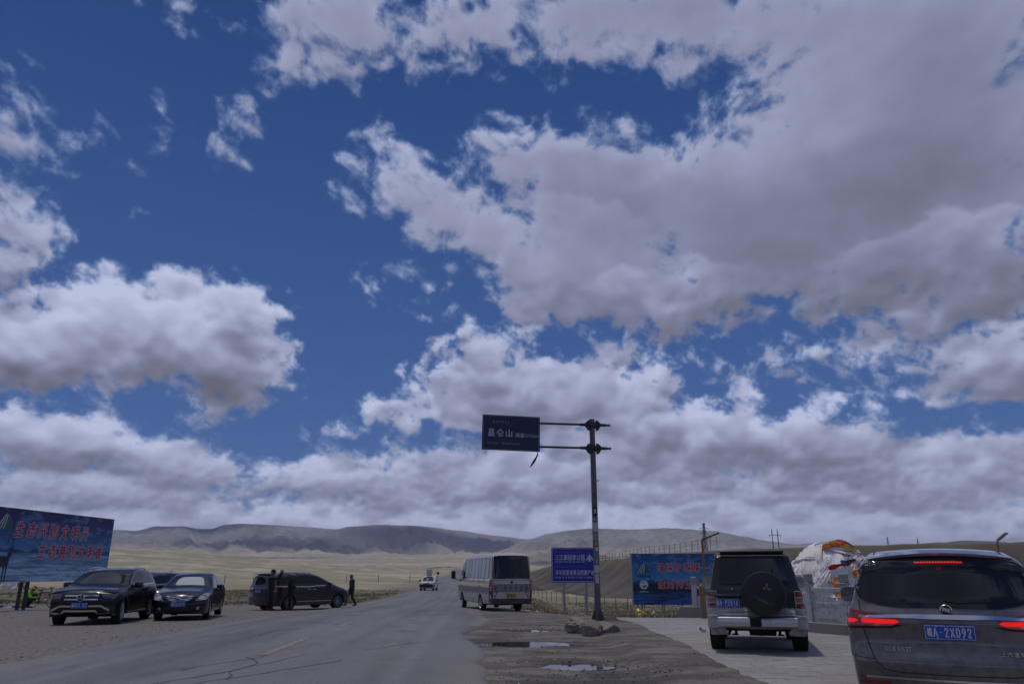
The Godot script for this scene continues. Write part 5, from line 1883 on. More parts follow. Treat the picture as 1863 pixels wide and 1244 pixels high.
	lock.lathe([Vector2(0.014, 0.0), Vector2(0.012, 0.012), Vector2(0.0, 0.014)], Transform3D(Basis(Vector3.RIGHT, PI / 2), surface_at(s, -0.40, 1.13)), 12)
	part("door_lock", lock, M.chrome, c)
	plate(c, Vector3(-0.505, 0.885, 2.225), "青A·PZ016", 0.0, M.plate_blue, M.plate_ink, Vector2(0.44, 0.15))
	# spare wheel under a soft cover
	var sp := Geo.new()
	var sx := Transform3D(Basis(Vector3.RIGHT, PI / 2), Vector3(0.155, 1.05, 2.20))
	sp.lathe([Vector2(0.36, 0.0), Vector2(0.392, 0.03), Vector2(0.398, 0.15), Vector2(0.380, 0.205), Vector2(0.335, 0.225), Vector2(0.20, 0.232), Vector2(0.12, 0.222), Vector2(0.0, 0.222)], sx, 48)
	var cover := part("spare_wheel_cover", sp, M.vinyl, c, 50.0)
	var seam := Geo.new()
	seam.lathe([Vector2(0.372, 0.211), Vector2(0.384, 0.216), Vector2(0.388, 0.205)], sx, 48)
	part("cover_seam", seam, M.vinyl_worn, cover)
	var em := Geo.new()
	# three lozenges that meet in a point
	for k in 3:
		var a := PI / 2 + TAU * k / 3.0
		var d := Vector2(cos(a), sin(a))
		var n := Vector2(-d.y, d.x)
		em.prism(PackedVector2Array([Vector2.ZERO, d * 0.047 + n * 0.026, d * 0.094, d * 0.047 - n * 0.026]), 0.003, Transform3D(Basis(Vector3(0, 0, 1), -0.12), Vector3(0.215, 1.165, 2.2 + 0.2305)))
	part("badge", em, M.faded_red, cover)
	var words := Geo.new()
	for k in 3:
		var o := Vector3(0.0, 1.035 - 0.018 * k, 2.2 + 0.2315)
		words.bar(o + Vector3(-0.02, 0, 0), o + Vector3(0.33 - 0.03 * k, -0.155, 0), 0.004, 0.003)
	part("cover_lettering_line", words, M.worn_print, cover)
	var wm := put("lettering", latin("V6 3000", 0.036, 0.004, true), M.worn_print, cover)
	wm.position = Vector3(0.02, 0.94, 2.2 + 0.2305)
	wm.rotation.z = -0.42
	# tail lights behind bright guards
	for sd in [-1.0, 1.0]:
		var cells := [[0.985, 1.085, M.lamp_red], [0.89, 0.98, M.lamp_amber], [0.79, 0.885, M.lamp_red]]
		var t := 0.35
		for q in cells:
			part("tail_light", panel(s, corner(sd, 1.0, t), wrap_outline([[0.715, 2.19, q[0], 0.008], [0.845, 2.12, q[0], 0.008], [0.845, 2.12, q[1], 0.008], [0.715, 2.19, q[1], 0.008]], t), 0.012, 0.03), q[2], c)
		var gd := Geo.new()
		for y in [1.095, 0.985, 0.888, 0.782]:
			gd.tube([Vector3(0.70 * sd, y, 2.225), Vector3(0.80 * sd, y, 2.225), Vector3(0.865 * sd, y, 2.16), Vector3(0.875 * sd, y, 2.05)], 0.0075, 6)
		gd.tube([Vector3(0.70 * sd, 1.10, 2.225), Vector3(0.70 * sd, 0.777, 2.225)], 0.0075, 6)
		gd.tube([Vector3(0.865 * sd, 1.10, 2.165), Vector3(0.87 * sd, 0.777, 2.165)], 0.0075, 6)
		part("lamp_guard", gd, M.silver_paint, c)
	# sill strip, step bumper, corners
	var st := Geo.new()
	for k in 4:
		st.box_at(Vector3(0, 0.752 - 0.026 * k, 2.225 + 0.008 * k), Vector3(1.36, 0.021, 0.05), 0.008)
	part("sill_strip", st, M.silver_paint, c)
	var bp := Geo.new()
	bp.prism(rounded([[2.10, 0.46, 0.03], [2.36, 0.46, 0.05], [2.38, 0.56, 0.03], [2.34, 0.645, 0.03], [2.10, 0.65, 0.01]]), 1.40, Transform3D(Basis(Vector3(0, 0, 1), Vector3(0, 1, 0), Vector3(1, 0, 0)), Vector3(-0.70, 0, 0)))
	part("bumper", bp, M.chrome_worn, c)
	for sd in [-1.0, 1.0]:
		var bc := Geo.new()
		var path := []
		for k in 7:
			var a := lerpf(0.0, PI * 0.5, k / 6.0)
			path.append(Vector3(sd * (0.70 + sin(a) * 0.19), 0.555, 2.22 + cos(a) * 0.12 - (0.0 if k < 6 else 0.2)))
		for k in 6:
			var a: Vector3 = path[k]
			var b: Vector3 = path[k + 1]
			var u := Vector3(0, 0.105, 0)
			var out := Vector3(sd * 0.4, 0, 0.6)
			bc.quad_out(a - u, b - u, b + u, a + u, out)
			bc.quad_out(a + u, b + u, b + u - Vector3(0.1 * sd, -0.02, 0.12), a + u - Vector3(0.1 * sd, -0.02, 0.12), Vector3.UP)
			bc.quad_out(a - u, b - u, b - u - Vector3(0.1 * sd, 0.02, 0.12), a - u - Vector3(0.1 * sd, 0.02, 0.12), Vector3.DOWN)
		part("bumper_corner", bc, M.silver_paint, c)
		var fl := Geo.new()
		fl.prism(rounded([[0.56, 0.30, 0.02], [0.86, 0.29, 0.03], [0.875, 0.46, 0.03], [0.54, 0.46, 0.01]]).duplicate(), 0.02, Transform3D(Basis.from_scale(Vector3(sd, 1, 1)), Vector3(0, 0, 1.86)))
		part("mud_flap", fl, M.silver_paint, c)
	var tow := Geo.new()
	tow.box_at(Vector3(-0.03, 0.555, 2.385), Vector3(0.20, 0.15, 0.04), 0.01)
	tow.box_at(Vector3(-0.03, 0.52, 2.41), Vector3(0.06, 0.06, 0.06), 0.01)
	part("tow_bracket", tow, M.under, c)
	var lp := Geo.new()
	lp.lathe([Vector2(0.0, 0.0), Vector2(0.05, 0.0), Vector2(0.045, 0.03), Vector2(0.0, 0.035)], Transform3D(Basis(Vector3.RIGHT, PI / 2), Vector3(0.19, 0.55, 2.375)), 14)
	part("reverse_lamp", lp, M.chrome_worn, c)
	var wp := Geo.new()
	wp.bar(Vector3(0.38, 1.30, 2.155), Vector3(0.34, 1.50, 2.11), 0.014, 0.014, 0.003)
	wp.bar(Vector3(0.22, 1.40, 2.14), Vector3(0.40, 1.30, 2.155), 0.01, 0.01, 0.003)
	part("wiper", wp, M.rubber, c)
	mirror_part(c, Vector3(0.99, 1.22, -0.62), Vector3(0.20, 0.26, 0.12), M.silver_paint)
	for q in [-1.42, 1.28]:
		for sd in [-1.0, 1.0]:
			wheel(c, Vector3(0.765 * sd, 0.395, q), 0.395, 0.265, 6, false)

# ---- the minibus pulling out
func bus_mini():
	var at := Vector3(-1.0, 0, -38.6)
	at.y = gh(at.x, at.z) + 0.02
	var c := car_base("minibus", "beige minibus with curtained side windows pulling out onto the road", "bus", at, -16.5)
	var top := [[-3.2, 0.36, 0, 0.04, 0.03], [-3.42, 0.45, 0.08, 0.12, 0.06], [-3.45, 0.95, 0.12, 0.16, 0.07], [-3.3, 1.18, 0.15, 0.14, 0.07], [-3.05, 1.30, 0.1, 0.12, 0.06], [-2.45, 2.30, 0.3, 0.12, 0.08], [-1.9, 2.56, 0.4, 0.06, 0.10], [0.0, 2.62, 0.5, 0.05, 0.12], [3.1, 2.60, 0.2, 0.05, 0.12], [3.38, 2.50, 0.1, 0.07, 0.07], [3.48, 1.40, 0.3, 0.08, 0.06], [3.50, 0.60, 0.08, 0.08, 0.06], [3.46, 0.38, 0.05, 0.06, 0.03]]
	var w := half_width(1.02, -3.45, 3.5, 1.36, 0.10, 0.14, 0.03, 0.7, 0.3)
	var g := car_body(top, 0.36, [[-2.25, 0.45, 0.36], [1.55, 0.45, 0.36]], w, 0.11)
	var s := solid_of(g)
	var cut := lower_only(g, func(q): return q.y < 0.60 and (q.z > 3.2 or q.y < 0.42))
	part("body", cut[1], M.bus_paint, c)
	part("skirt", cut[0], M.bus_navy, c)
	floor_pan(c, 6.2, 0.7, 0.32, 0.9)
	part("windshield", panel(s, FRONT, rounded([[-0.85, 1.32, 0.1], [0.85, 1.32, 0.1], [0.78, 2.25, 0.15], [-0.78, 2.25, 0.15]]), 0.004, 0.1), M.glass, c)
	part("rear_window", panel(s, REAR, rounded([[-0.88, 1.46, 0.06], [0.88, 1.46, 0.06], [0.80, 2.47, 0.08], [-0.80, 2.47, 0.08]]), 0.006, 0.1), M.glass, c)
	# what shows through the back window: pale curtains and seats
	for way in [RIGHT, LEFT]:
		part("window_band", panel(s, way, rounded([[-2.15, 1.46, 0.06], [3.2, 1.46, 0.08], [3.16, 2.38, 0.1], [-1.9, 2.38, 0.15]]), 0.004, 0.12), M.gloss_black, c)
		var z := -1.62
		for k in 7:
			var a := z + 0.66 * k
			var pane := panel(s, way, rect(a + 0.02, 1.50, a + 0.62, 2.33, 0.03), 0.010, 0.1)
			part("curtained_window", pane, M.curtain if k % 3 != 1 else M.curtain_grey, c)
		part("window_bar", ribbon(s, way, [Vector2(2.4, 1.50), Vector2(2.42, 2.33)], 0.05, 0.016), M.gloss_black, c)
		part("driver_window", panel(s, way, rounded([[-2.75, 1.30, 0.04], [-1.72, 1.46, 0.05], [-1.75, 2.25, 0.08], [-2.25, 2.20, 0.1]]), 0.012, 0.08), M.glass, c)
		part("grey_band", panel(s, way, rounded([[-3.2, 0.86, 0.03], [1.2, 0.82, 0.02], [1.55, 0.95, 0.1], [1.9, 0.82, 0.02], [3.35, 0.82, 0.02], [3.35, 1.08, 0.02], [1.9, 1.08, 0.02], [1.55, 1.2, 0.1], [1.2, 1.08, 0.02], [-3.2, 1.12, 0.03]]), 0.004, 0.1), M.bus_grey, c)
		part("trim_line", ribbon(s, way, [Vector2(-3.2, 1.22), Vector2(-2.6, 1.33), Vector2(3.3, 1.33)], 0.02, 0.008), M.bus_brown, c)
		for k in 4:
			part("print_mark", panel(s, way, rect(-0.9 + k * 1.0, 1.29, -0.62 + k * 1.0, 1.45, 0.01), 0.006), M.bus_light, c)
		for q in [-0.7, 0.2, 2.5]:
			part("flap_lock", panel(s, way, rect(q, 0.46, q + 0.09, 0.54, 0.01), 0.008), M.rubber, c)
		part("corner_dark", panel(s, way, rounded([[2.95, 0.38, 0.03], [3.44, 0.42, 0.05], [3.46, 0.95, 0.03], [3.3, 0.92, 0.2], [3.1, 0.60, 0.1]]), 0.006, 0.08), M.bus_navy, c)
	for sd in [-1.0, 1.0]:
		var t := 0.6
		part("tail_light", panel(s, corner(sd, 1.0, t), wrap_outline([[0.88, 3.44, 0.86, 0.03], [1.0, 3.28, 0.86, 0.03], [0.99, 3.26, 1.42, 0.04], [0.88, 3.42, 1.42, 0.04]], t), 0.014, 0.05), M.lamp_red, c)
		for y in [0.95, 1.06]:
			part("reverse_lamp", panel(s, corner(sd, 1.0, t), wrap_outline([[0.92, 3.4, y, 0.02], [0.98, 3.32, y, 0.02], [0.98, 3.32, y + 0.07, 0.02], [0.92, 3.4, y + 0.07, 0.02]], t), 0.022, 0.03), M.lamp_clear, c)
		part("rear_corner", panel(s, REAR, rounded([[0.86 * sd, 0.42, 0.03], [0.98 * sd, 0.44, 0.04], [1.0 * sd, 0.86, 0.02], [0.86 * sd, 0.86, 0.02]]), 0.006, 0.06), M.bus_navy, c)
	part("bumper", panel(s, REAR, rounded([[-0.97, 0.40, 0.05], [0.97, 0.40, 0.05], [0.97, 0.58, 0.05], [-0.97, 0.58, 0.05]]), 0.03, 0.1), M.bus_navy, c)
	part("number_band", panel(s, REAR, rect(-0.86, 0.90, 0.86, 1.22, 0.02), 0.005, 0.1), M.bus_grey, c)
	for y in [0.90, 1.22, 1.40]:
		part("trim_line", ribbon(s, REAR, [Vector2(-0.86, y), Vector2(0.86, y)], 0.016, 0.009), M.bus_brown, c)
	for sd in [-1.0, 1.0]:
		part("door_gap", ribbon(s, REAR, [Vector2(0.87 * sd, 2.5), Vector2(0.88 * sd, 0.62), Vector2(0.7 * sd, 0.595), Vector2(0.0, 0.59)], 0.014, 0.006), M.rubber, c)
	var nb := Geo.new()
	brush(nb, "青F", Transform3D(Basis.IDENTITY, surface_at(s, -0.80, 0.96)), Vector2(0.13, 0.2), 0.16, 0.022, 0.01)
	brush(nb, "98523", Transform3D(Basis.IDENTITY, surface_at(s, -0.36, 0.96)), Vector2(0.12, 0.2), 0.25, 0.022, 0.01)
	part("fleet_number", nb, M.bus_ink, c)
	plate(c, Vector3(-0.02, 0.735, 3.525), "青F98523", 0.0, M.plate_yellow, M.plate_black, Vector2(0.44, 0.2))
	var bd := Geo.new()
	bd.lathe([Vector2(0.07, 0.0), Vector2(0.06, 0.012), Vector2(0.0, 0.014)], Transform3D(Basis(Vector3.RIGHT, PI / 2) * Basis.from_scale(Vector3(1, 1, 0.75)), surface_at(s, 0.0, 1.31)), 18)
	part("badge", bd, M.gloss_black, c)
	var stk := Geo.new()
	stk.lathe([Vector2(0.075, 0.0), Vector2(0.075, 0.004), Vector2(0.0, 0.004)], Transform3D(Basis(Vector3.RIGHT, PI / 2), surface_at(s, -0.75, 1.31)), 20)
	var so := part("sticker", stk, M.white_print, c)
	var sr := Geo.new()
	sr.lathe([Vector2(0.072, 0.006), Vector2(0.058, 0.006)], Transform3D(Basis(Vector3.RIGHT, PI / 2), surface_at(s, -0.75, 1.31)), 20)
	part("sticker_ring", sr, M.red_print, so)
	var sn := put("characters", latin("60", 0.05, 0.003, true), M.plate_black, so)
	sn.position = surface_at(s, -0.785, 1.285) + Vector3(0, 0, 0.004)
	for sd in [-1.0, 1.0]:
		var mg := Geo.new()
		mg.box_at(Vector3(1.30 * sd, 1.62, -3.0), Vector3(0.22, 0.42, 0.12), 0.05)
		mg.tube([Vector3(1.0 * sd, 1.35, -2.9), Vector3(1.15 * sd, 1.38, -3.0), Vector3(1.28 * sd, 1.5, -3.0)], 0.025, 6)
		part("mirror", mg, M.rubber, c)
	for q in [[-2.25, -0.15], [1.55, 0.0]]:
		for sd in [-1.0, 1.0]:
			wheel(c, Vector3(0.86 * sd, 0.37, q[0]), 0.37, 0.22, 6, false, q[1])
	var ax := Geo.new()
	ax.tube([Vector3(-0.7, 0.34, 1.55), Vector3(0.7, 0.34, 1.55)], 0.06, 8)
	part("axle", ax, M.under, c)

# ---- oncoming traffic far down the road
func traffic_far():
	var d := 99.0
	var at := Vector3(road_middle(d) - 1.7, 0, -d)
	at.y = road_y(at.x, d)
	var c := car_base("oncoming_car", "white oncoming car with a crate on its roof far down the road", "car", at, 180.0 + 3.0)
	var top := [[-2.1, 0.30, 0, 0.03, 0.03], [-2.25, 0.42, 0.08, 0.10, 0.05], [-2.22, 0.95, 0.1, 0.10, 0.05], [-2.0, 1.05, 0.12, 0.06, 0.06], [-1.05, 1.15, 0.1, 0.05, 0.06], [-0.98, 1.18, 0.05, 0.05, 0.04], [-0.4, 1.66, 0.2, 0.05, 0.05], [0.35, 1.74, 0.3, 0.035, 0.07], [1.7, 1.70, 0.2, 0.035, 0.07], [2.1, 1.1, 0.1, 0.08, 0.06], [2.2, 0.6, 0.1, 0.08, 0.06], [2.1, 0.34, 0.06, 0.06, 0.03]]
	var w := half_width(0.92, -2.25, 2.2, 1.05, 0.36, 0.1, 0.1)
	var g := car_body(top, 0.3, [[-1.36, 0.42, 0.38], [1.32, 0.42, 0.38]], w, 0.12)
	var s := solid_of(g)
	part("body", g, M.white_paint, c)
	floor_pan(c, 3.9, 0.6, 0.25, 0.9)
	part("windshield", panel(s, TOP, rounded([[-0.74, -1.0, 0.1], [0.74, -1.0, 0.1], [0.62, -0.44, 0.08], [-0.62, -0.44, 0.08]]), 0.004), M.glass, c)
	part("bumper", panel(s, FRONT, rounded([[-0.86, 0.40, 0.06], [0.86, 0.40, 0.06], [0.86, 0.76, 0.06], [-0.86, 0.76, 0.06]]), 0.02), M.rubber, c)
	part("grille", panel(s, FRONT, rect(-0.4, 0.78, 0.4, 0.94, 0.03), 0.008), M.rubber, c)
	for sd in [-1.0, 1.0]:
		part("headlight", panel(s, FRONT, rounded([[0.48 * sd, 0.80, 0.03], [0.80 * sd, 0.82, 0.03], [0.78 * sd, 0.96, 0.03], [0.5 * sd, 0.93, 0.03]]), 0.006, 0.05), M.lamp_clear, c)
	for way in [RIGHT, LEFT]:
		part("side_window", panel(s, way, rounded([[-0.75, 1.14, 0.05], [1.9, 1.18, 0.08], [1.65, 1.58, 0.1], [-0.25, 1.58, 0.2]]), 0.004, 0.1), M.glass, c)
	mirror_part(c, Vector3(1.06, 1.18, -0.7), Vector3(0.26, 0.24, 0.16), M.rubber)
	for q in [-1.36, 1.32]:
		for sd in [-1.0, 1.0]:
			wheel(c, Vector3(0.78 * sd, 0.38, q), 0.38, 0.24, 6, false)
	# its tall load, a slatted crate on the roof
	var l := thing("roof_crate", "tall grey slatted crate carried upright on the roof of the white oncoming car", "crate", at + Vector3(0.0, 1.74, 0.1), 0.05)
	for k in 5:
		for s2 in [-1.0, 1.0]:
			var b := Geo.new()
			b.box_at(Vector3(-0.28 + 0.14 * k, 0.40, 0.28 * s2), Vector3(0.12, 0.78, 0.03), 0.005)
			part("slat", b, M.lorry_white, l)
	var fr := Geo.new()
	for y in [0.03, 0.40, 0.76]:
		fr.box_at(Vector3(0, y, 0), Vector3(0.70, 0.06, 0.52), 0.008)
	part("frame", fr, M.lorry_white, l)

# ---------------------------------------------------------------- road, shoulder, paving
func road_edge(d: float, side: float) -> float:
	var x := road_middle(d) + side * road_half(d)
	var n := n_edge.get_noise_1d(d * 1.0 + side * 300.0) * 0.22 + n_edge.get_noise_1d(d * 4.0 + side * 900.0) * 0.09
	if side > 0.0:
		# the broken right edge: a bite by the pothole
		x -= 0.35 * exp(-pow((d - 18.5) / 3.0, 2.0)) - 0.30 * exp(-pow((d - 24.0) / 3.5, 2.0))
	return x + n
var n_edge := noise(61, 0.25, 3)

func road_rows() -> PackedFloat32Array:
	var out := PackedFloat32Array()
	var d := -60.0
	while d < 840.0:
		out.append(d)
		d += 0.25 if (d > 2.0 and d < 45.0) else clampf(absf(d - 20.0) * 0.02, 0.5, 12.0)
	return out

func road_y(x: float, d: float) -> float:
	return land(x, d) + 0.055 + 0.025 * (1.0 - pow((x - road_middle(d)) / road_half(d), 2.0)) + n_near.get_noise_2d(x * 0.5, d * 0.3) * 0.012 + maxf(d - 60.0, 0.0) * 0.0012

func build_road():
	var rows := road_rows()
	var v := PackedVector3Array()
	var col := PackedColorArray()
	var cols := 46
	var grit := noise(62, 0.9, 4, 0.6)
	var stain := noise(63, 0.12, 4, 0.55)
	var spots := noise(67, 0.55, 3, 0.5)
	var track := noise(64, 0.5, 3)
	for d in rows:
		var l := road_edge(d, -1.0)
		var r := road_edge(d, 1.0)
		for i in cols + 2:
			var t := clampf((i - 1.0) / (cols - 1.0), 0.0, 1.0)
			var x := lerpf(l, r, t)
			var y := road_y(x, d)
			if i == 0 or i == cols + 1:
				y -= 0.14
				x += -0.05 if i == 0 else 0.05
			elif i == 1 or i == cols:
				y -= 0.012
			v.append(Vector3(x, y, -d))
			# worn old asphalt: polished wheel lines, dust drifted to the edges, damp and oily patches
			var u := (x - road_middle(d)) / road_half(d)
			var s := track.get_noise_2d(u * 7.0, d * 0.02) * 0.5 + track.get_noise_2d(u * 18.0, d * 0.035 + 50.0) * 0.35
			var b := 0.166 + 0.095 * s + 0.045 * stain.get_noise_2d(x * 2.0, d * 0.5) + 0.02 * grit.get_noise_2d(x * 3.0, d)
			var c := Color(b * 0.94, b, b * 1.14)
			c = c.lerp(Color(0.075, 0.075, 0.08), clampf(spots.get_noise_2d(x * 1.4, d * 0.6) * 3.0 - 1.05, 0.0, 0.45))
			var dusty := clampf(smoothstep(0.80, 1.02, absf(u) + stain.get_noise_2d(x, d) * 0.22), 0.0, 1.0)
			c = c.lerp(Color(0.205, 0.19, 0.175), dusty * 0.75)
			c = c.lerp(Color(0.22, 0.215, 0.215), clampf(stain.get_noise_2d(x * 0.8 + 40.0, d * 0.25) * 1.3 - 0.2, 0.0, 0.5))
			col.append(c)
	var road := struct("road", sheet(v, cols + 2, rows.size(), col, null, true), M.asphalt)
	# worn yellow dashes on the middle line
	for q in [[4.2, 7.6], [13.0, 16.6], [20.3, 24.6], [29.0, 33.0], [38.0, 42.0], [47.0, 51.0], [56.0, 60.0]]:
		var g := PackedVector3Array()
		var gc := PackedColorArray()
		var ny := int((q[1] - q[0]) / 0.08) + 1
		for j in ny:
			var d: float = q[0] + j * 0.08
			for i in 5:
				var x := road_middle(d) + 0.02 + (i - 2.0) * 0.043 + n_edge.get_noise_2d(i * 9.0, d * 14.0) * 0.02
				g.append(Vector3(x, road_y(x, d) + 0.004, -d))
				var wear := clampf(0.62 + grit.get_noise_2d(x * 9.0, d * 3.0) * 1.5 + stain.get_noise_2d(x * 3.0, d * 2.0) * 0.8 - (0.3 if q[0] > 20.0 else 0.0), 0.0, 1.0)
				gc.append(Color(0.16, 0.162, 0.17).lerp(Color(0.30, 0.26, 0.19), wear))
		struct("road_marking", sheet(g, 5, ny, gc, null, true), M.marking)
	# cracks: dark gaps that wander along the lane
	var cr := RandomNumberGenerator.new()
	cr.seed = 9
	for q in [[-3.95, 8.6, 0.10, 26], [-4.4, 9.6, 0.05, 22], [-3.6, 10.2, -0.35, 16], [-4.6, 11.2, 0.3, 14], [-1.8, 19.5, 0.6, 14], [-2.6, 14.0, 0.9, 12], [-5.4, 17.0, -0.2, 18], [-3.7, 26.0, 0.5, 20]]:
		var g := Geo.new()
		var p := Vector2(q[0], q[1])
		var dir := Vector2(q[2], 1.0).normalized()
		var prev_l := Vector3.ZERO
		var prev_r := Vector3.ZERO
		for k in int(q[3]):
			var w := cr.randf_range(0.006, 0.016)
			var s := Vector2(dir.y, -dir.x) * w
			var l := Vector3(p.x - s.x, road_y(p.x, p.y) + 0.004, -(p.y - s.y))
			var r := Vector3(p.x + s.x, road_y(p.x, p.y) + 0.004, -(p.y + s.y))
			if k > 0:
				g.quad_out(prev_l, prev_r, r, l, Vector3.UP)
			prev_l = l
			prev_r = r
			dir = dir.rotated(cr.randf_range(-0.45, 0.45)).lerp(Vector2(q[2], 1.0).normalized(), 0.25).normalized()
			p += dir * cr.randf_range(0.10, 0.24)
		part("crack", g, M.crack, road)

# potholes on the shoulder: [x, d, radius x, radius d, depth, water level below the ground or 0]
var holes := [[0.12, 16.0, 1.12, 0.66, 0.15, 0.002], [0.95, 12.35, 0.66, 0.44, 0.10, 0.008], [0.42, 19.9, 0.62, 0.45, 0.060, 0.010], [0.95, 10.25, 0.85, 0.42, 0.09, 0.02], [1.55, 11.35, 0.75, 0.30, 0.085, 0.0], [-1.0, 26.0, 0.9, 0.8, 0.06, 0.0], [1.9, 24.6, 0.9, 0.5, 0.05, 0.0], [0.2, 29.5, 1.2, 0.8, 0.05, 0.0]]
var n_hole := noise(65, 1.1, 4, 0.55)

func shoulder_y(x: float, d: float) -> float:
	var y := land(x, d) + 0.012
	var e := clampf((x - road_middle(d) - road_half(d) + 0.3) / 1.2, 0.0, 1.0)
	var by := smoothstep(1.6, 1.0, absf(x - plaza_left(d))) if d < 28.8 else 0.0
	y += n_near.get_noise_2d(x * 1.3, d * 1.3) * 0.030 * e * (1.0 - by * 0.8) + n_hole.get_noise_2d(x * 4.0, d * 4.0) * 0.018 - 0.02 * e
	# drifted over the edge of the paving
	var over := x - plaza_left(d) - 0.10 * n_hole.get_noise_2d(x * 0.3, d * 2.0)
	if d < 28.8:
		y += (0.065 * smoothstep(-1.5, -1.0, over) - 0.15 * smoothstep(-0.02, 0.30, over))
	for h in holes:
		var dx: float = (x - h[0]) / h[2]
		var dd: float = (d - h[1]) / h[3]
		if absf(dx) < 1.6 and absf(dd) < 1.6:
			var r := sqrt(dx * dx + dd * dd) + n_hole.get_noise_2d(x * 1.3, d * 2.2) * 0.42
			y -= h[4] * (1.0 - smoothstep(0.45, 1.05, r))
	return y

func build_shoulder():
	var nx := 96
	var v := PackedVector3Array()
	var col := PackedColorArray()
	var ny := 0
	var d := 3.0
	while d < 43.0:
		for i in nx:
			var x := lerpf(road_edge(d, 1.0) - 0.45, 4.1, i / (nx - 1.0))
			var y := shoulder_y(x, d)
			if d > 40.0:
				y = lerpf(y, gh(x, -d) + 0.01, (d - 40.0) / 3.0)
			v.append(Vector3(x, y, -d))
			var low := clampf((land(x, d) - y) * 9.0, 0.0, 1.0)
			var p := n_hole.get_noise_2d(x * 0.5, d * 0.9)
			var q := n_near.get_noise_2d(x * 2.0, d * 3.5)
			var wet := 0.0
			for h in holes:
				if h[5] > 0.0:
					var dx: float = (x - h[0]) / (h[2] * 1.6)
					var dd: float = (d - h[1] - 0.3) / (h[3] * 1.8)
					wet = maxf(wet, 1.0 - smoothstep(0.5, 1.1, sqrt(dx * dx + dd * dd) + p * 0.5))
			var c := Color(0.118, 0.106, 0.098).lerp(Color(0.20, 0.184, 0.172), clampf(0.5 + p * 2.2 + q * 1.0, 0.0, 1.0))
			c = c.lerp(Color(0.078, 0.072, 0.068), clampf(q * 1.4 - p * 0.8, 0.0, 0.6))
			c = c.lerp(Color(0.062, 0.058, 0.056), wet * 0.8)
			col.append(c)
		ny += 1
		d += 0.05 if d < 22.0 else 0.11
	struct("shoulder_ground", sheet(v, nx, ny, col, null, true), M.dirt)
	# water standing in the holes
	for h in holes:
		if h[5] <= 0.0:
			continue
		var y: float = land(h[0], h[1]) + 0.012 - 0.02 - h[5]
		var g := Geo.new()
		for k in 40:
			var a := TAU * k / 40.0
			var b := TAU * (k + 1) / 40.0
			var c := Vector3(h[0], y, -h[1])
			g.tri_out(c, c + Vector3(cos(a) * h[2], 0, sin(a) * h[3]), c + Vector3(cos(b) * h[2], 0, sin(b) * h[3]), Vector3.UP)
		struct("puddle_water", g.mesh(), M.water)
	# loose rubble round the holes, gravel on the shoulder and the lot
	var stone := Geo.new()
	var pr := RandomNumberGenerator.new()
	pr.seed = 31
	stone = rock(pr, 1, 0.35)
	var sm := stone.mesh(20.0)
	var list := []
	for k in 480:
		var h = holes[pr.randi() % 5]
		var a := pr.randf() * TAU
		var r := pr.randf_range(0.75, 1.5)
		var x: float = h[0] + cos(a) * h[2] * r
		var dd: float = h[1] + sin(a) * h[3] * r + (0.35 if pr.randf() < 0.6 else 0.0)
		if x > 3.2 or x < road_edge(dd, 1.0):
			continue
		list.append([Vector3(x, shoulder_y(x, dd) + 0.004, -dd), pr.randf_range(0.006, 0.024) * (1.5 if pr.randf() < 0.06 else 1.0)])
	for k in 1800:
		var dd := pr.randf_range(6.0, 40.0)
		var x := pr.randf_range(road_edge(dd, 1.0), 3.3)
		list.append([Vector3(x, shoulder_y(x, dd) + 0.002, -dd), 0.004 + 0.018 * pow(pr.randf(), 4.0)])
	for k in 2200:
		var dd := pr.randf_range(9.0, 45.0)
		var x := road_edge(dd, -1.0) - 14.0 * pow(pr.randf(), 1.5)
		list.append([Vector3(x, gh(x, -dd), -dd), 0.005 + 0.026 * pow(pr.randf(), 4.0)])
	var mm := MultiMesh.new()
	mm.transform_format = MultiMesh.TRANSFORM_3D
	mm.use_colors = true
	mm.mesh = sm
	mm.instance_count = list.size()
	for k in list.size():
		var b := Basis(Vector3(pr.randf() - 0.5, pr.randf(), pr.randf() - 0.5).normalized(), pr.randf() * TAU).scaled(Vector3.ONE * list[k][1] * 2.0)
		mm.set_instance_transform(k, Transform3D(b, list[k][0]))
		var t := pr.randf_range(0.10, 0.30)
		mm.set_instance_color(k, Color(t, t * 0.95, t * 0.9))
	var mi := MultiMeshInstance3D.new()
	mi.name = "gravel"
	mi.multimesh = mm
	mi.material_override = M.stone_tint
	add_child(mi)
	tag(mi, "loose gravel and rubble scattered over the shoulder and the parking ground", "gravel", "", "stuff")

# a boulder: a lumpy ball cut by a few planes
func rock(r: RandomNumberGenerator, detail: int, jag: float) -> Geo:
	var cuts := []
	for k in 9:
		cuts.append([Vector3(r.randf() - 0.5, r.randf() - 0.4, r.randf() - 0.5).normalized(), r.randf_range(0.52, 0.86)])
	var n := noise(r.randi() % 999, 1.4, 3)
	var fn := func(d: Vector3) -> Vector3:
		var q := 1.0 + n.get_noise_3dv(d * 1.2) * jag
		for c in cuts:
			var dt: float = d.dot(c[0])
			if dt > 0.05:
				q = minf(q, c[1] / dt)
		return d * q * 0.5
	var g := Geo.new()
	var faces := 4 if detail == 1 else 14
	for ax in 3:
		for s in [-1.0, 1.0]:
			for i in faces:
				for j in faces:
					var c := []
					for o in [[0, 0], [1, 0], [1, 1], [0, 1]]:
						var p := Vector3.ZERO
						p[ax] = s
						p[(ax + 1) % 3] = tan(lerpf(-PI / 4, PI / 4, (i + o[0]) / float(faces)))
						p[(ax + 2) % 3] = tan(lerpf(-PI / 4, PI / 4, (j + o[1]) / float(faces)))
						c.append(fn.call(p.normalized()))
					g.quad_out(c[0], c[1], c[2], c[3], c[0] + c[2])
	return g

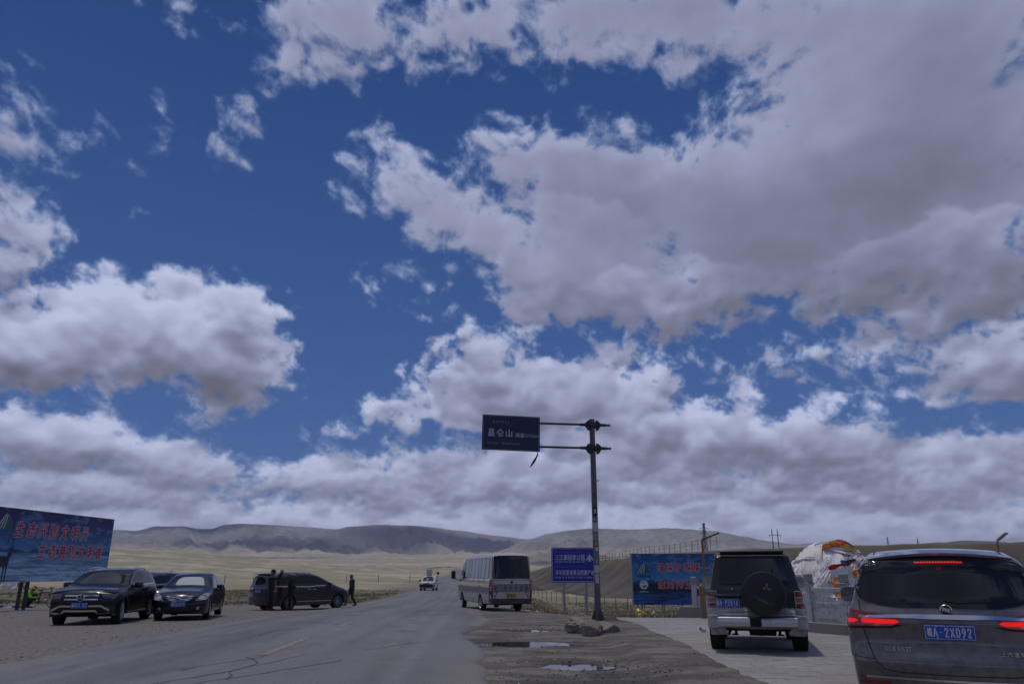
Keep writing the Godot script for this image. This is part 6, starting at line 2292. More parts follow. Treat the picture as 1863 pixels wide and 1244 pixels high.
func build_plaza():
	var v := PackedVector3Array()
	var nx := 12
	var ny := 40
	for j in ny:
		var d := lerpf(3.0, 28.6, j / (ny - 1.0))
		for i in nx:
			var x := lerpf(plaza_left(d) - 0.05, 15.0, i / (nx - 1.0))
			v.append(Vector3(x, land(x, d) - 0.03, -d))
	var bed := struct("paved_square", sheet(v, nx, ny, null, null, true), M.grout)
	var pr := RandomNumberGenerator.new()
	pr.seed = 14
	var spots := []
	var lx := 0.5
	var ld := 0.25
	var row := 0
	var d := 5.0
	while d < 28.4:
		var x := 2.5 - (0.25 if row % 2 else 0.0)
		while x < 14.5:
			if x - lx * 0.5 > plaza_left(d) - 0.75 and not (x > 10.5 and d > 12.0):
				spots.append([x, d, sqrt(x * x + d * d)])
			x += lx
		d += ld
		row += 1
	# those that show largest are pieces of their own; hidden ground right of the near car is left to the rest
	spots.sort_custom(func(a, b): return a[2] < b[2])
	var shapes := []
	for k in 5:
		var g := Geo.new()
		var s := Vector3(lx - pr.randf_range(0.006, 0.014), 0.05, ld - pr.randf_range(0.006, 0.012))
		g.box_at(Vector3(0, -0.02, 0), s, 0.006, Basis.from_euler(Vector3(pr.randf_range(-0.008, 0.008), pr.randf_range(-0.006, 0.006), pr.randf_range(-0.008, 0.008))))
		shapes.append(g)
	var meshes := shapes.map(func(g): return g.mesh(20.0))
	var rest := Geo.new()
	var rcol := PackedColorArray()
	var single := 0
	for q in spots:
		var k := pr.randi() % 5
		var dirt := n_patch.get_noise_2d(q[0] * 30.0, q[1] * 30.0)
		var tone := clampi(int(2.0 + dirt * 5.0 + pr.randf_range(-0.9, 0.9)), 0, 3)
		var at := Vector3(q[0], land(q[0], q[1]) + pr.randf_range(-0.003, 0.003), -q[1])
		var up := Vector3(land(q[0] - 0.2, q[1]) - land(q[0] + 0.2, q[1]), 0.4, land(q[0], q[1] + 0.2) - land(q[0], q[1] - 0.2)).normalized()
		var lie := Basis(Vector3(up.y, -up.x, 0).normalized(), up, Vector3(up.y, -up.x, 0).normalized().cross(up))
		var az := rad_to_deg(atan2(q[0], q[1]))
		var seen: bool = az < 36.0 and q[1] > 8.5 and not (az > 25.5 and q[1] < 14.0)
		if single < 300 and seen:
			single += 1
			var o := put("paving_slab", meshes[k], M.slabs[tone], bed)
			o.transform = Transform3D(lie, at)
		else:
			rest.add(shapes[k], Transform3D(lie, at))
			var c: Color = [Color(0.275, 0.268, 0.275), Color(0.295, 0.288, 0.295), Color(0.31, 0.303, 0.31), Color(0.33, 0.322, 0.328)][tone]
			for n in shapes[k].v.size():
				rcol.append(c)
	var o := put("paving_slabs_beyond", rest.mesh(20.0, rcol), M.slab_rest, bed)
	o.set_meta("kind", "stuff")

func plaza_left(d: float) -> float:
	return 3.30 + 0.05 * sin(d * 0.9) + 0.10 * sin(d * 0.31 + 1.0) + 0.25 * smoothstep(11.0, 6.0, d)

# ---------------------------------------------------------------- signs
func build_signs():
	# the tall pole with its two arms
	var pole_at := Vector3(2.62, land(2.62, 24.0), -24.0)
	var o := thing("overhead_road_sign", "dark blue overhead road sign on two long arms of a tall grey pole", "road sign", pole_at)
	var h := 6.15 - pole_at.y
	var g := Geo.new()
	g.lathe([Vector2(0.098, 0.0), Vector2(0.095, 2.0), Vector2(0.088, h - 0.02), Vector2(0.09, h), Vector2(0.0, h + 0.01)], Transform3D.IDENTITY, 20)
	part("pole", g, M.pole_paint, o)
	var fl := Geo.new()
	fl.lathe([Vector2(0.0, 0.02), Vector2(0.24, 0.02), Vector2(0.24, 0.05), Vector2(0.09, 0.05)], Transform3D.IDENTITY, 20)
	for k in 6:
		var a := TAU * k / 6.0 + 0.3
		fl.prism(PackedVector2Array([Vector2(0.09, 0.05), Vector2(0.235, 0.05), Vector2(0.225, 0.09), Vector2(0.10, 0.40), Vector2(0.09, 0.40)]), 0.014, Transform3D(Basis(Vector3.UP, a), Vector3(0, 0, 0)))
	part("base_flange", fl, M.pole_paint, o)
	var turn := Basis(Vector3.UP, 0.16)
	for y in [5.95 - pole_at.y, 5.19 - pole_at.y]:
		var arm := Geo.new()
		var a := turn * Vector3(-2.95, 0, 0.10) + Vector3(0, y, 0)
		var b := turn * Vector3(0.58, 0, 0.10) + Vector3(0, y, 0)
		arm.tube([a, b], 0.036, 12)
		part("arm", arm, M.dark_steel, o)
		var cl := Geo.new()
		cl.lathe([Vector2(0.105, -0.09), Vector2(0.118, -0.09), Vector2(0.118, 0.09), Vector2(0.105, 0.09)], Transform3D(Basis.IDENTITY, Vector3(0, y, 0)), 20)
		for s in [-1.0, 1.0]:
			var sx := Transform3D(turn * Basis.from_scale(Vector3(s, 1, 1)), Vector3(0, y, 0))
			cl.prism(PackedVector2Array([Vector2(0.09, -0.20), Vector2(0.17, -0.18), Vector2(0.26, -0.05), Vector2(0.44, -0.045), Vector2(0.44, 0.045), Vector2(0.26, 0.05), Vector2(0.17, 0.14), Vector2(0.09, 0.16)]), 0.03, sx * Transform3D(Basis.IDENTITY, Vector3(0, 0, 0.085)))
			for q in [[0.20, 0.07], [0.20, -0.07], [0.36, 0.0]]:
				cl.lathe([Vector2(0.016, 0.0), Vector2(0.016, 0.02), Vector2(0.0, 0.022)], sx * Transform3D(Basis(Vector3.RIGHT, PI / 2), Vector3(q[0], q[1], 0.115)), 8)
		part("clamp", cl, M.dark_steel, o)
	# the panel
	var pw := 1.86
	var ph := 1.12
	var pb := Node3D.new()
	pb.name = "sign_panel"
	var px := Transform3D(Basis(Vector3.UP, 0.16) * Basis(Vector3(0, 0, 1), -0.018), turn * Vector3(-1.78 - pw * 0.5, 0, 0.155) + Vector3(0, 5.59 - pole_at.y, 0))
	var pg := Geo.new()
	pg.prism(rect(-pw * 0.5, -ph * 0.5, pw * 0.5, ph * 0.5, 0.03), 0.03, px)
	for y in [0.36, -0.40]:
		pg.box(Vector3(pw * 0.96, 0.07, 0.035), px * Transform3D(Basis.IDENTITY, Vector3(0, y, -0.019)))
	var panel_o := part("panel", pg, M.sign_navy, o)
	pb.free()
	var bg := Geo.new()
	frame(bg, px * Transform3D(Basis.IDENTITY, Vector3(0, 0, 0.031)), pw - 0.05, ph - 0.05, 0.014, 0.002)
	part("border", bg, M.sign_dim_white, panel_o)
	var tx := px * Transform3D(Basis.IDENTITY, Vector3(-pw * 0.5, -ph * 0.5, 0.0305))
	var big := Geo.new()
	brush(big, "昆仑山", tx * Transform3D(Basis.IDENTITY, Vector3(0.17, 0.43, 0)), Vector2(0.245, 0.25), 0.285, 0.034, 0.002)
	brush(big, "海拔", tx * Transform3D(Basis.IDENTITY, Vector3(1.07, 0.425, 0)), Vector2(0.14, 0.15), 0.155, 0.017, 0.002)
	part("characters", big, M.sign_print, panel_o)
	var l1 := put("height_lettering", latin("4768m", 0.104, 0.004, false), M.sign_print, panel_o)
	l1.transform = tx * Transform3D(Basis.IDENTITY, Vector3(1.375, 0.405, 0.002))
	var l2 := put("lettering", latin("Kunlun  Mountains", 0.088, 0.004, false), M.sign_dim_white, panel_o)
	l2.transform = tx * Transform3D(Basis.IDENTITY, Vector3(0.17, 0.155, 0.002))
	var tb := Geo.new()
	brush(tb, "ཀིགམརི", tx * Transform3D(Basis.IDENTITY, Vector3(0.32, 0.84, 0)), Vector2(0.09, 0.10), 0.095, 0.011, 0.002)
	part("characters", tb, M.sign_dim_white, panel_o)
	# stickers and tape on the pole
	var marks := [[0.02, 1.02, 0.06, M.tape_yellow, PI], [1.13, 1.40, 0.0, M.white_sticker, 0.6], [1.43, 1.66, 0.0, M.white_sticker, 0.9], [1.70, 1.86, 0.0, M.grey_sticker, 0.5], [1.90, 2.04, 0.2, M.teal_sticker, 0.7], [2.08, 2.20, -0.1, M.white_sticker, 0.55], [2.24, 2.36, 0.0, M.yellow_sticker, 0.35], [2.40, 2.62, 0.1, M.grey_sticker, 0.9], [2.66, 2.95, 0.0, M.white_sticker, 0.8], [3.00, 3.08, 0.0, M.grey_sticker, 0.9], [3.14, 3.42, 0.05, M.black_sticker, 0.9], [3.52, 3.66, -0.2, M.tan_sticker, 0.6], [3.74, 3.86, 0.1, M.brown_sticker, 0.5]]
	for q in marks:
		var sg := Geo.new()
		var y0: float = q[0] if q[0] > 0.1 else 1.00
		var y1: float = q[1] if q[0] > 0.1 else 1.10
		for k in 8:
			var a0: float = PI / 2 + q[2] - q[4] + 2.0 * q[4] * k / 8.0
			var a1: float = PI / 2 + q[2] - q[4] + 2.0 * q[4] * (k + 1) / 8.0
			var r := 0.0985
			var p0 := Vector3(cos(a0) * r, 0, sin(a0) * r)
			var p1 := Vector3(cos(a1) * r, 0, sin(a1) * r)
			sg.quad_out(p0 + Vector3(0, y0, 0), p1 + Vector3(0, y0, 0), p1 + Vector3(0, y1, 0), p0 + Vector3(0, y1, 0), p0 + p1)
		part("tape" if q[3] == M.tape_yellow else "sticker", sg, q[3], o)
	var rp := Geo.new()
	brush(rp, "R", Transform3D(Basis.IDENTITY, Vector3(-0.045, 3.21, 0.095)), Vector2(0.09, 0.15), 0.1, 0.024, 0.006)
	part("characters", rp, M.white_sticker, o)
	var hook := Geo.new()
	hook.tube([Vector3(0.08, 4.25, 0), Vector3(0.14, 4.24, 0.01), Vector3(0.16, 4.28, 0.01)], 0.012, 6)
	part("hook", hook, M.dark_steel, o)
	# torn cloth that hangs from the sign's corner
	var rag := Geo.new()
	var pts := [Vector3(0, 0, 0), Vector3(-0.01, -0.09, 0.01), Vector3(-0.05, -0.18, 0.02), Vector3(-0.12, -0.30, 0.0), Vector3(-0.20, -0.42, 0.02), Vector3(-0.27, -0.50, 0.01)]
	rag.tube(pts, [0.008, 0.022, 0.026, 0.040, 0.024, 0.003], 7)
	rag.tube([Vector3(0.01, -0.11, 0.0), Vector3(0.04, -0.15, 0.01)], [0.012, 0.004], 6)
	var ro := part("torn_cloth", rag, M.rag, self)
	ro.position = pole_at + px * Vector3(pw * 0.5 - 0.06, -ph * 0.5, 0.0)
	tag(ro, "dark torn cloth hanging from the lower corner of the overhead road sign", "cloth")

	# the blue direction sign on two posts
	var sd := 52.0
	var sx := 2.65
	var sw := 1.96
	var sh := 1.42
	var y0 := 0.97
	var s := thing("direction_sign", "bright blue direction sign on two grey posts behind the tall pole", "road sign", Vector3(sx, gh(sx + 1.5, -sd) - 0.02, -sd))
	s.scale = Vector3.ONE * 1.576
	var gy := (0.70 - s.position.y) / 1.576 - 0.97
	for x in [0.52, 1.47]:
		var pg2 := Geo.new()
		pg2.tube([Vector3(x, 0.0, -0.06), Vector3(x, y0 + gy + sh - 0.1, -0.06)], 0.062, 14)
		part("post", pg2, M.pole_light, s)
		var fb := Geo.new()
		fb.box_at(Vector3(x, 0.025, -0.06), Vector3(0.46, 0.03, 0.46), 0.005)
		for k in 4:
			fb.prism(PackedVector2Array([Vector2(0.06, 0.04), Vector2(0.21, 0.04), Vector2(0.2, 0.08), Vector2(0.075, 0.33), Vector2(0.06, 0.33)]), 0.012, Transform3D(Basis(Vector3.UP, TAU * k / 4.0 + PI / 4), Vector3(x, 0, -0.06)))
		part("base_flange", fb, M.pole_light, s)
	var pn := Geo.new()
	var bx := Transform3D(Basis.IDENTITY, Vector3(0, y0 + gy, 0))
	pn.prism(rect(0, 0, sw, sh, 0.05), 0.02, bx)
	for y in [0.25, 1.1]:
		pn.box_at(Vector3(sw * 0.5, y0 + gy + y, -0.014), Vector3(sw * 0.94, 0.06, 0.025))
	var po := part("panel", pn, M.sign_blue, s)
	var bd := Geo.new()
	frame(bd, bx * Transform3D(Basis.IDENTITY, Vector3(sw * 0.5, sh * 0.5, 0.0205)), sw - 0.06, sh - 0.06, 0.018, 0.002)
	part("border", bd, M.sign_blue_white, po)
	var ft := bx * Transform3D(Basis.IDENTITY, Vector3(0, 0, 0.0205))
	var c1 := Geo.new()
	brush(c1, "三江源国家公园", ft * Transform3D(Basis.IDENTITY, Vector3(0.16, 0.89, 0)), Vector2(0.165, 0.245), 0.183, 0.024, 0.002)
	brush(c1, "可可西里世界自然遗产地", ft * Transform3D(Basis.IDENTITY, Vector3(0.16, 0.285, 0)), Vector2(0.14, 0.225), 0.152, 0.021, 0.002)
	part("characters", c1, M.sign_blue_white, po)
	for q in [["SAN  JANG  YUAN  GUO  JIA  GONG  YUAN", 0.79, 0.060, 1.0], ["KE  KE  XI  LI  SHI  JIE  ZI  RAN  YI  CHAN  DI", 0.145, 0.066, 1.0]]:
		var lt := put("lettering", latin(q[0], q[2], 0.004, true), M.sign_blue_white, po)
		var wd: float = lt.mesh.get_aabb().size.x
		var want: float = 1.27 if q[1] > 0.5 else 1.66
		lt.transform = ft * Transform3D(Basis.from_scale(Vector3(want / maxf(wd, 0.01), 1, 1)), Vector3(0.16, q[1], 0.002))
	var t1 := Geo.new()
	for k in 2:
		for n in 4:
			brush(t1, "ཀིགམར", ft * Transform3D(Basis.IDENTITY, Vector3(0.16 + n * 0.32, 1.195 - 0.60 * k, 0)), Vector2(0.055, 0.062), 0.062, 0.008, 0.002)
	part("characters", t1, M.sign_blue_dim, po)
	var ar := Geo.new()
	ar.prism(PackedVector2Array([Vector2(1.47, 0.94), Vector2(1.63, 1.15), Vector2(1.79, 0.94), Vector2(1.79, 0.86), Vector2(1.685, 0.97), Vector2(1.685, 0.84), Vector2(1.575, 0.84), Vector2(1.575, 0.97), Vector2(1.47, 0.86)]), 0.0028, ft)
	part("arrow", ar, M.sign_blue_white, po)

func frame(g: Geo, xf: Transform3D, w: float, h: float, t: float, depth: float):
	for s in [-1.0, 1.0]:
		g.box(Vector3(w, t, depth), xf * Transform3D(Basis.IDENTITY, Vector3(0, (h * 0.5 - t * 0.5) * s, depth * 0.5)))
		g.box(Vector3(t, h - t * 2.0, depth), xf * Transform3D(Basis.IDENTITY, Vector3((w * 0.5 - t * 0.5) * s, 0, depth * 0.5)))

# printed picture: sky with cloud, far hills, plain and water
func print_picture(sd: int, w: int, h: int, top: Color, low: Color, land_c: Color, water: Color, hill: Color, horizon: float) -> ImageTexture:
	var im := Image.create_empty(w, h, false, Image.FORMAT_RGB8)
	var n1 := noise(sd, 0.012, 4, 0.55)
	var n2 := noise(sd + 1, 0.03, 4, 0.6)
	for j in h:
		var y := 1.0 - j / float(h)
		for i in w:
			var c: Color
			var ridge := horizon + 0.05 + 0.05 * n1.get_noise_1d(i * 1.3) + 0.03 * n2.get_noise_1d(i * 1.0)
			if y > ridge:
				var t := (y - horizon) / (1.0 - horizon)
				c = low.lerp(top, clampf(t * 1.1, 0.0, 1.0))
				var k := n2.get_noise_2d(i * 0.7, j * 1.3) + 0.6 * n1.get_noise_2d(i, j) - 0.02
				c = c.lerp(Color(0.42, 0.55, 0.68).lerp(low, 0.4), clampf(k * 2.2, 0.0, 0.7) * smoothstep(0.95, 0.55, absf(t - 0.55) * 1.4))
			elif y > horizon:
				c = hill
			else:
				var t := y / horizon
				c = land_c.lerp(water, clampf(smoothstep(0.75, 0.35, t) + n2.get_noise_2d(i * 0.3, j * 3.0) * 1.2, 0.0, 1.0))
				c = c.lerp(land_c * 0.68, clampf(n2.get_noise_2d(i * 0.25 + 90.0, j * 4.0) * 1.8, 0.0, 0.8))
			im.set_pixel(i, j, c)
	return ImageTexture.create_from_image(im)

func print_sheet(w: float, h: float, xf: Transform3D) -> ArrayMesh:
	var arr := []
	arr.resize(Mesh.ARRAY_MAX)
	arr[Mesh.ARRAY_VERTEX] = PackedVector3Array([xf * Vector3(0, h, 0), xf * Vector3(w, h, 0), xf * Vector3(w, 0, 0), xf * Vector3(0, 0, 0)])
	arr[Mesh.ARRAY_NORMAL] = PackedVector3Array([xf.basis.z, xf.basis.z, xf.basis.z, xf.basis.z])
	arr[Mesh.ARRAY_TEX_UV] = PackedVector2Array([Vector2(0, 0), Vector2(1, 0), Vector2(1, 1), Vector2(0, 1)])
	arr[Mesh.ARRAY_INDEX] = PackedInt32Array([0, 1, 2, 0, 2, 3])
	var m := ArrayMesh.new()
	m.add_surface_from_arrays(Mesh.PRIMITIVE_TRIANGLES, arr)
	return m

# the mountain emblem: three peaks with pale valleys
func emblem(g: Geo, w: Geo, xf: Transform3D, s: float):
	g.prism(PackedVector2Array([Vector2(0, 0), Vector2(0.30, 0.30), Vector2(0.42, 0.40), Vector2(0.60, 0.60), Vector2(1.0, 0.0)]), 0.002, xf * Transform3D(Basis.from_scale(Vector3(s, s, 1)), Vector3.ZERO))
	for q in [[0.18, 0.0, 0.50, 0.50], [0.36, 0.0, 0.58, 0.57], [0.52, 0.0, 0.64, 0.53]]:
		w.bar(xf * Vector3(q[0] * s, q[1] * s, 0.003), xf * Vector3((q[0] + q[2]) * 0.5 * s + 0.02 * s, q[3] * 0.5 * s, 0.003), 0.035 * s, 0.003, 0.0, xf.basis.z)
		w.bar(xf * Vector3((q[0] + q[2]) * 0.5 * s + 0.02 * s, q[3] * 0.5 * s, 0.0035), xf * Vector3(q[2] * s, q[3] * s, 0.0035), 0.03 * s, 0.003, 0.0, xf.basis.z)

# a printed antelope, flat
func antelope(g: Geo, xf: Transform3D, s: float):
	var k := xf * Transform3D(Basis.from_scale(Vector3(s, s, 1)), Vector3.ZERO)
	g.prism(PackedVector2Array([Vector2(0.12, 0.42), Vector2(0.10, 0.62), Vector2(0.30, 0.68), Vector2(0.62, 0.66), Vector2(0.80, 0.62), Vector2(0.82, 0.44), Vector2(0.60, 0.40), Vector2(0.30, 0.40)]), 0.002, k)
	for x in [0.14, 0.24, 0.70, 0.78]:
		g.prism(PackedVector2Array([Vector2(x, 0.0), Vector2(x + 0.035, 0.0), Vector2(x + 0.055, 0.45), Vector2(x - 0.01, 0.45)]), 0.0024 + x * 0.001, k)
	g.prism(PackedVector2Array([Vector2(0.10, 0.60), Vector2(0.0, 0.82), Vector2(0.02, 0.92), Vector2(0.12, 0.90), Vector2(0.22, 0.66)]), 0.0030, k)
	g.prism(PackedVector2Array([Vector2(0.02, 0.90), Vector2(-0.12, 0.80), Vector2(-0.10, 0.76), Vector2(0.03, 0.80)]), 0.0036, k)
	for x in [0.03, 0.09]:
		g.prism(PackedVector2Array([Vector2(x, 0.90), Vector2(x + 0.02, 0.90), Vector2(x + 0.06, 1.35), Vector2(x + 0.05, 1.35)]), 0.0042 + x * 0.01, k)

func build_billboards():
	# left: stands almost edge-on beside the parking ground
	var R := Vector3(-20.9, 0, -40.0)
	var L := Vector3(-21.85, 0, -29.0)
	var u := (R - L).normalized()
	var len := L.distance_to(R)
	var base_y := gh(-21.0, -36.0)
	var b := thing("billboard", "large dark blue billboard with two rows of red lettering at the left edge", "billboard", Vector3(L.x, base_y, L.z))
	var up := Vector3.UP
	var xf := Transform3D(Basis(u, up, u.cross(up)), Vector3(0, 0.95 - base_y, 0))
	var h := 3.06
	var g := Geo.new()
	g.box(Vector3(len, h, 0.16), xf * Transform3D(Basis.IDENTITY, Vector3(len * 0.5, h * 0.5, -0.085)), 0.01)
	part("board", g, M.board_edge, b)
	put("printed_sheet", print_sheet(len, h, xf), M.print_left, b)
	var n_post := 0
	for x in [0.6, 1.5, 5.35, 5.75, 9.6, 10.5]:
		var pg := Geo.new()
		pg.box(Vector3(0.12, 1.35 + h * 0.8, 0.12), xf * Transform3D(Basis.IDENTITY, Vector3(x, h * 0.4 - 0.68, -0.24)), 0.008)
		part("post", pg, M.dark_steel, b)
		n_post += 1
	var tx := xf * Transform3D(Basis.IDENTITY, Vector3(len, 0, 0.001))
	# lettering measured from the right end: [text, left start, base, size]
	var white := Geo.new()
	var red := Geo.new()
	for q in [["生态兴则文明兴", -7.05, 1.84, 0.70], ["生态衰则文明衰", -5.40, 0.98, 0.70]]:
		brush(white, q[0], tx * Transform3D(Basis.IDENTITY, Vector3(q[1], q[2], 0)), Vector2(q[3] * 0.80, q[3]), q[3] * 1.06 if q[2] > 1.5 else q[3] * 0.99, 0.14, 0.002, 0.16, 0.15)
		brush(red, q[0], tx * Transform3D(Basis.IDENTITY, Vector3(q[1], q[2], 0)), Vector2(q[3] * 0.80, q[3]), q[3] * 1.06 if q[2] > 1.5 else q[3] * 0.99, 0.08, 0.0045, 0.16, 0.25)
	part("letter_outline", white, M.print_pale, b)
	part("characters", red, M.print_red, b)
	# two lines of small print
	var sm := Geo.new()
	var pr := RandomNumberGenerator.new()
	pr.seed = 3
	for line in 2:
		var n := 17 if line == 0 else 20
		for k in n:
			var x := -3.9 + (3.3 / n) * k + (0.2 if line == 0 else 0.0)
			for m in 3:
				var yy := 0.74 - line * 0.28 + pr.randf_range(0.0, 0.11)
				sm.bar(tx * Vector3(x, yy, 0.002 + m * 0.0003), tx * Vector3(x + 0.10, yy + pr.randf_range(-0.02, 0.02), 0.002 + m * 0.0003), 0.018, 0.002, 0.0, tx.basis.z)
	part("small_print", sm, M.print_dark, b)
	var an := Geo.new()
	antelope(an, tx * Transform3D(Basis.from_scale(Vector3(-1, 1, 1)), Vector3(-6.85, 0.02, 0.001)), 1.55)
	an.prism(PackedVector2Array([Vector2(-7.3, 1.55), Vector2(-7.26, 1.55), Vector2(-7.02, 2.55), Vector2(-7.05, 2.55)]), 0.004, tx)
	part("printed_antelope", an, M.print_dark, b)
	var em := Geo.new()
	var ew := Geo.new()
	emblem(em, ew, tx * Transform3D(Basis.IDENTITY, Vector3(-8.3, 2.15, 0.001)), 1.15)
	part("emblem", em, M.print_green, b)
	part("emblem_valley", ew, M.print_white, b)

	# right: faces the camera across the grass
	var rd := 36.0
	var rx := 5.56
	var ry := -0.07
	var gy := gh(8.0, -rd)
	var rw := 6.9
	var rh := 2.26
	var r := thing("billboard", "wide sky blue billboard with red lettering and green mountain emblem behind the off-road car", "billboard", Vector3(rx, gy, -rd))
	var rf := Transform3D(Basis(Vector3.UP, 0.03), Vector3(0, ry - gy, 0))
	var rg := Geo.new()
	rg.box(Vector3(rw, rh, 0.10), rf * Transform3D(Basis.IDENTITY, Vector3(rw * 0.5, rh * 0.5, -0.055)), 0.01)
	for s in [0.0, rw]:
		rg.box(Vector3(0.05, rh + 0.04, 0.13), rf * Transform3D(Basis.IDENTITY, Vector3(s, rh * 0.5, -0.05)), 0.008)
	part("board", rg, M.pole_light, r)
	put("printed_sheet", print_sheet(rw - 0.06, rh, rf * Transform3D(Basis.IDENTITY, Vector3(0.03, 0, 0.001))), M.print_right, r)
	for x in [0.22, 0.43, 1.45, 3.2, 5.0, 6.6]:
		var pg := Geo.new()
		pg.box(Vector3(0.07, 1.6, 0.07), rf * Transform3D(Basis.IDENTITY, Vector3(x, 0.25, -0.15)), 0.006)
		part("post", pg, M.pole_light, r)
	var pt := rf * Transform3D(Basis.IDENTITY, Vector3(0, 0, 0.002))
	var w2 := Geo.new()
	var r2 := Geo.new()
	for q in [["像保护眼睛一样", 1.16, 1.42], ["像对待生命", 1.18, 0.68]]:
		brush(w2, q[0], pt * Transform3D(Basis.IDENTITY, Vector3(q[1], q[2], 0)), Vector2(0.37, 0.42), 0.415, 0.068, 0.002, 0.04, 0.15)
		brush(r2, q[0], pt * Transform3D(Basis.IDENTITY, Vector3(q[1], q[2], 0)), Vector2(0.37, 0.42), 0.415, 0.046, 0.0045, 0.04, 0.25)
	part("letter_outline", w2, M.print_white, r)
	part("characters", r2, M.print_red, r)
	var e2 := Geo.new()
	var v2 := Geo.new()
	emblem(e2, v2, pt * Transform3D(Basis.IDENTITY, Vector3(0.14, 1.40, 0.001)), 0.74)
	part("emblem", e2, M.print_green, r)
	part("emblem_valley", v2, M.print_white, r)
	var n2 := Geo.new()
	brush(n2, "三江源国家公园", pt * Transform3D(Basis.IDENTITY, Vector3(0.17, 1.20, 0)), Vector2(0.09, 0.12), 0.10, 0.016, 0.002)
	part("characters", n2, M.print_dark, r)
	var ring := Geo.new()
	ring.lathe([Vector2(0.0, 0.002), Vector2(0.235, 0.002)], pt * Transform3D(Basis(Vector3.RIGHT, PI / 2), Vector3(0.53, 0.88, 0)), 30)
	part("round_emblem", ring, M.print_teal, r)
	var ri := Geo.new()
	ri.lathe([Vector2(0.0, 0.004), Vector2(0.19, 0.004)], pt * Transform3D(Basis(Vector3.RIGHT, PI / 2), Vector3(0.53, 0.88, 0)), 30)
	part("emblem_field", ri, M.print_white, r)
	var ra := Geo.new()
	ra.prism(rounded([[0.40, 0.86, 0.02], [0.50, 0.80, 0.03], [0.56, 0.88, 0.02], [0.66, 0.84, 0.02], [0.62, 0.76, 0.02], [0.50, 0.75, 0.03], [0.44, 0.80, 0.02]]), 0.003, pt * Transform3D(Basis.IDENTITY, Vector3(0, 0, 0.004)))
	part("emblem_figure", ra, M.print_teal, r)
	ra = Geo.new()
	ra.prism(rounded([[0.42, 0.98, 0.02], [0.52, 0.94, 0.02], [0.56, 1.0, 0.01], [0.48, 1.02, 0.02]]), 0.003, pt * Transform3D(Basis.IDENTITY, Vector3(0, 0, 0.004)))
	part("emblem_figure", ra, M.print_teal, r)
	var cp := Geo.new()
	for k in 9:
		cp.bar(pt * Vector3(0.33 + k * 0.045, 0.56, 0.002), pt * Vector3(0.36 + k * 0.045, 0.58, 0.002), 0.03, 0.002, 0.0, pt.basis.z)
	part("small_print", cp, M.print_white, r)
	for q in [[2.08, 0.30], [2.22, 0.28]]:
		var a2 := Geo.new()
		antelope(a2, pt * Transform3D(Basis.IDENTITY, Vector3(q[0], q[1], 0.001 + q[0] * 0.002)), 0.24)
		part("printed_antelope", a2, M.print_dark, r)

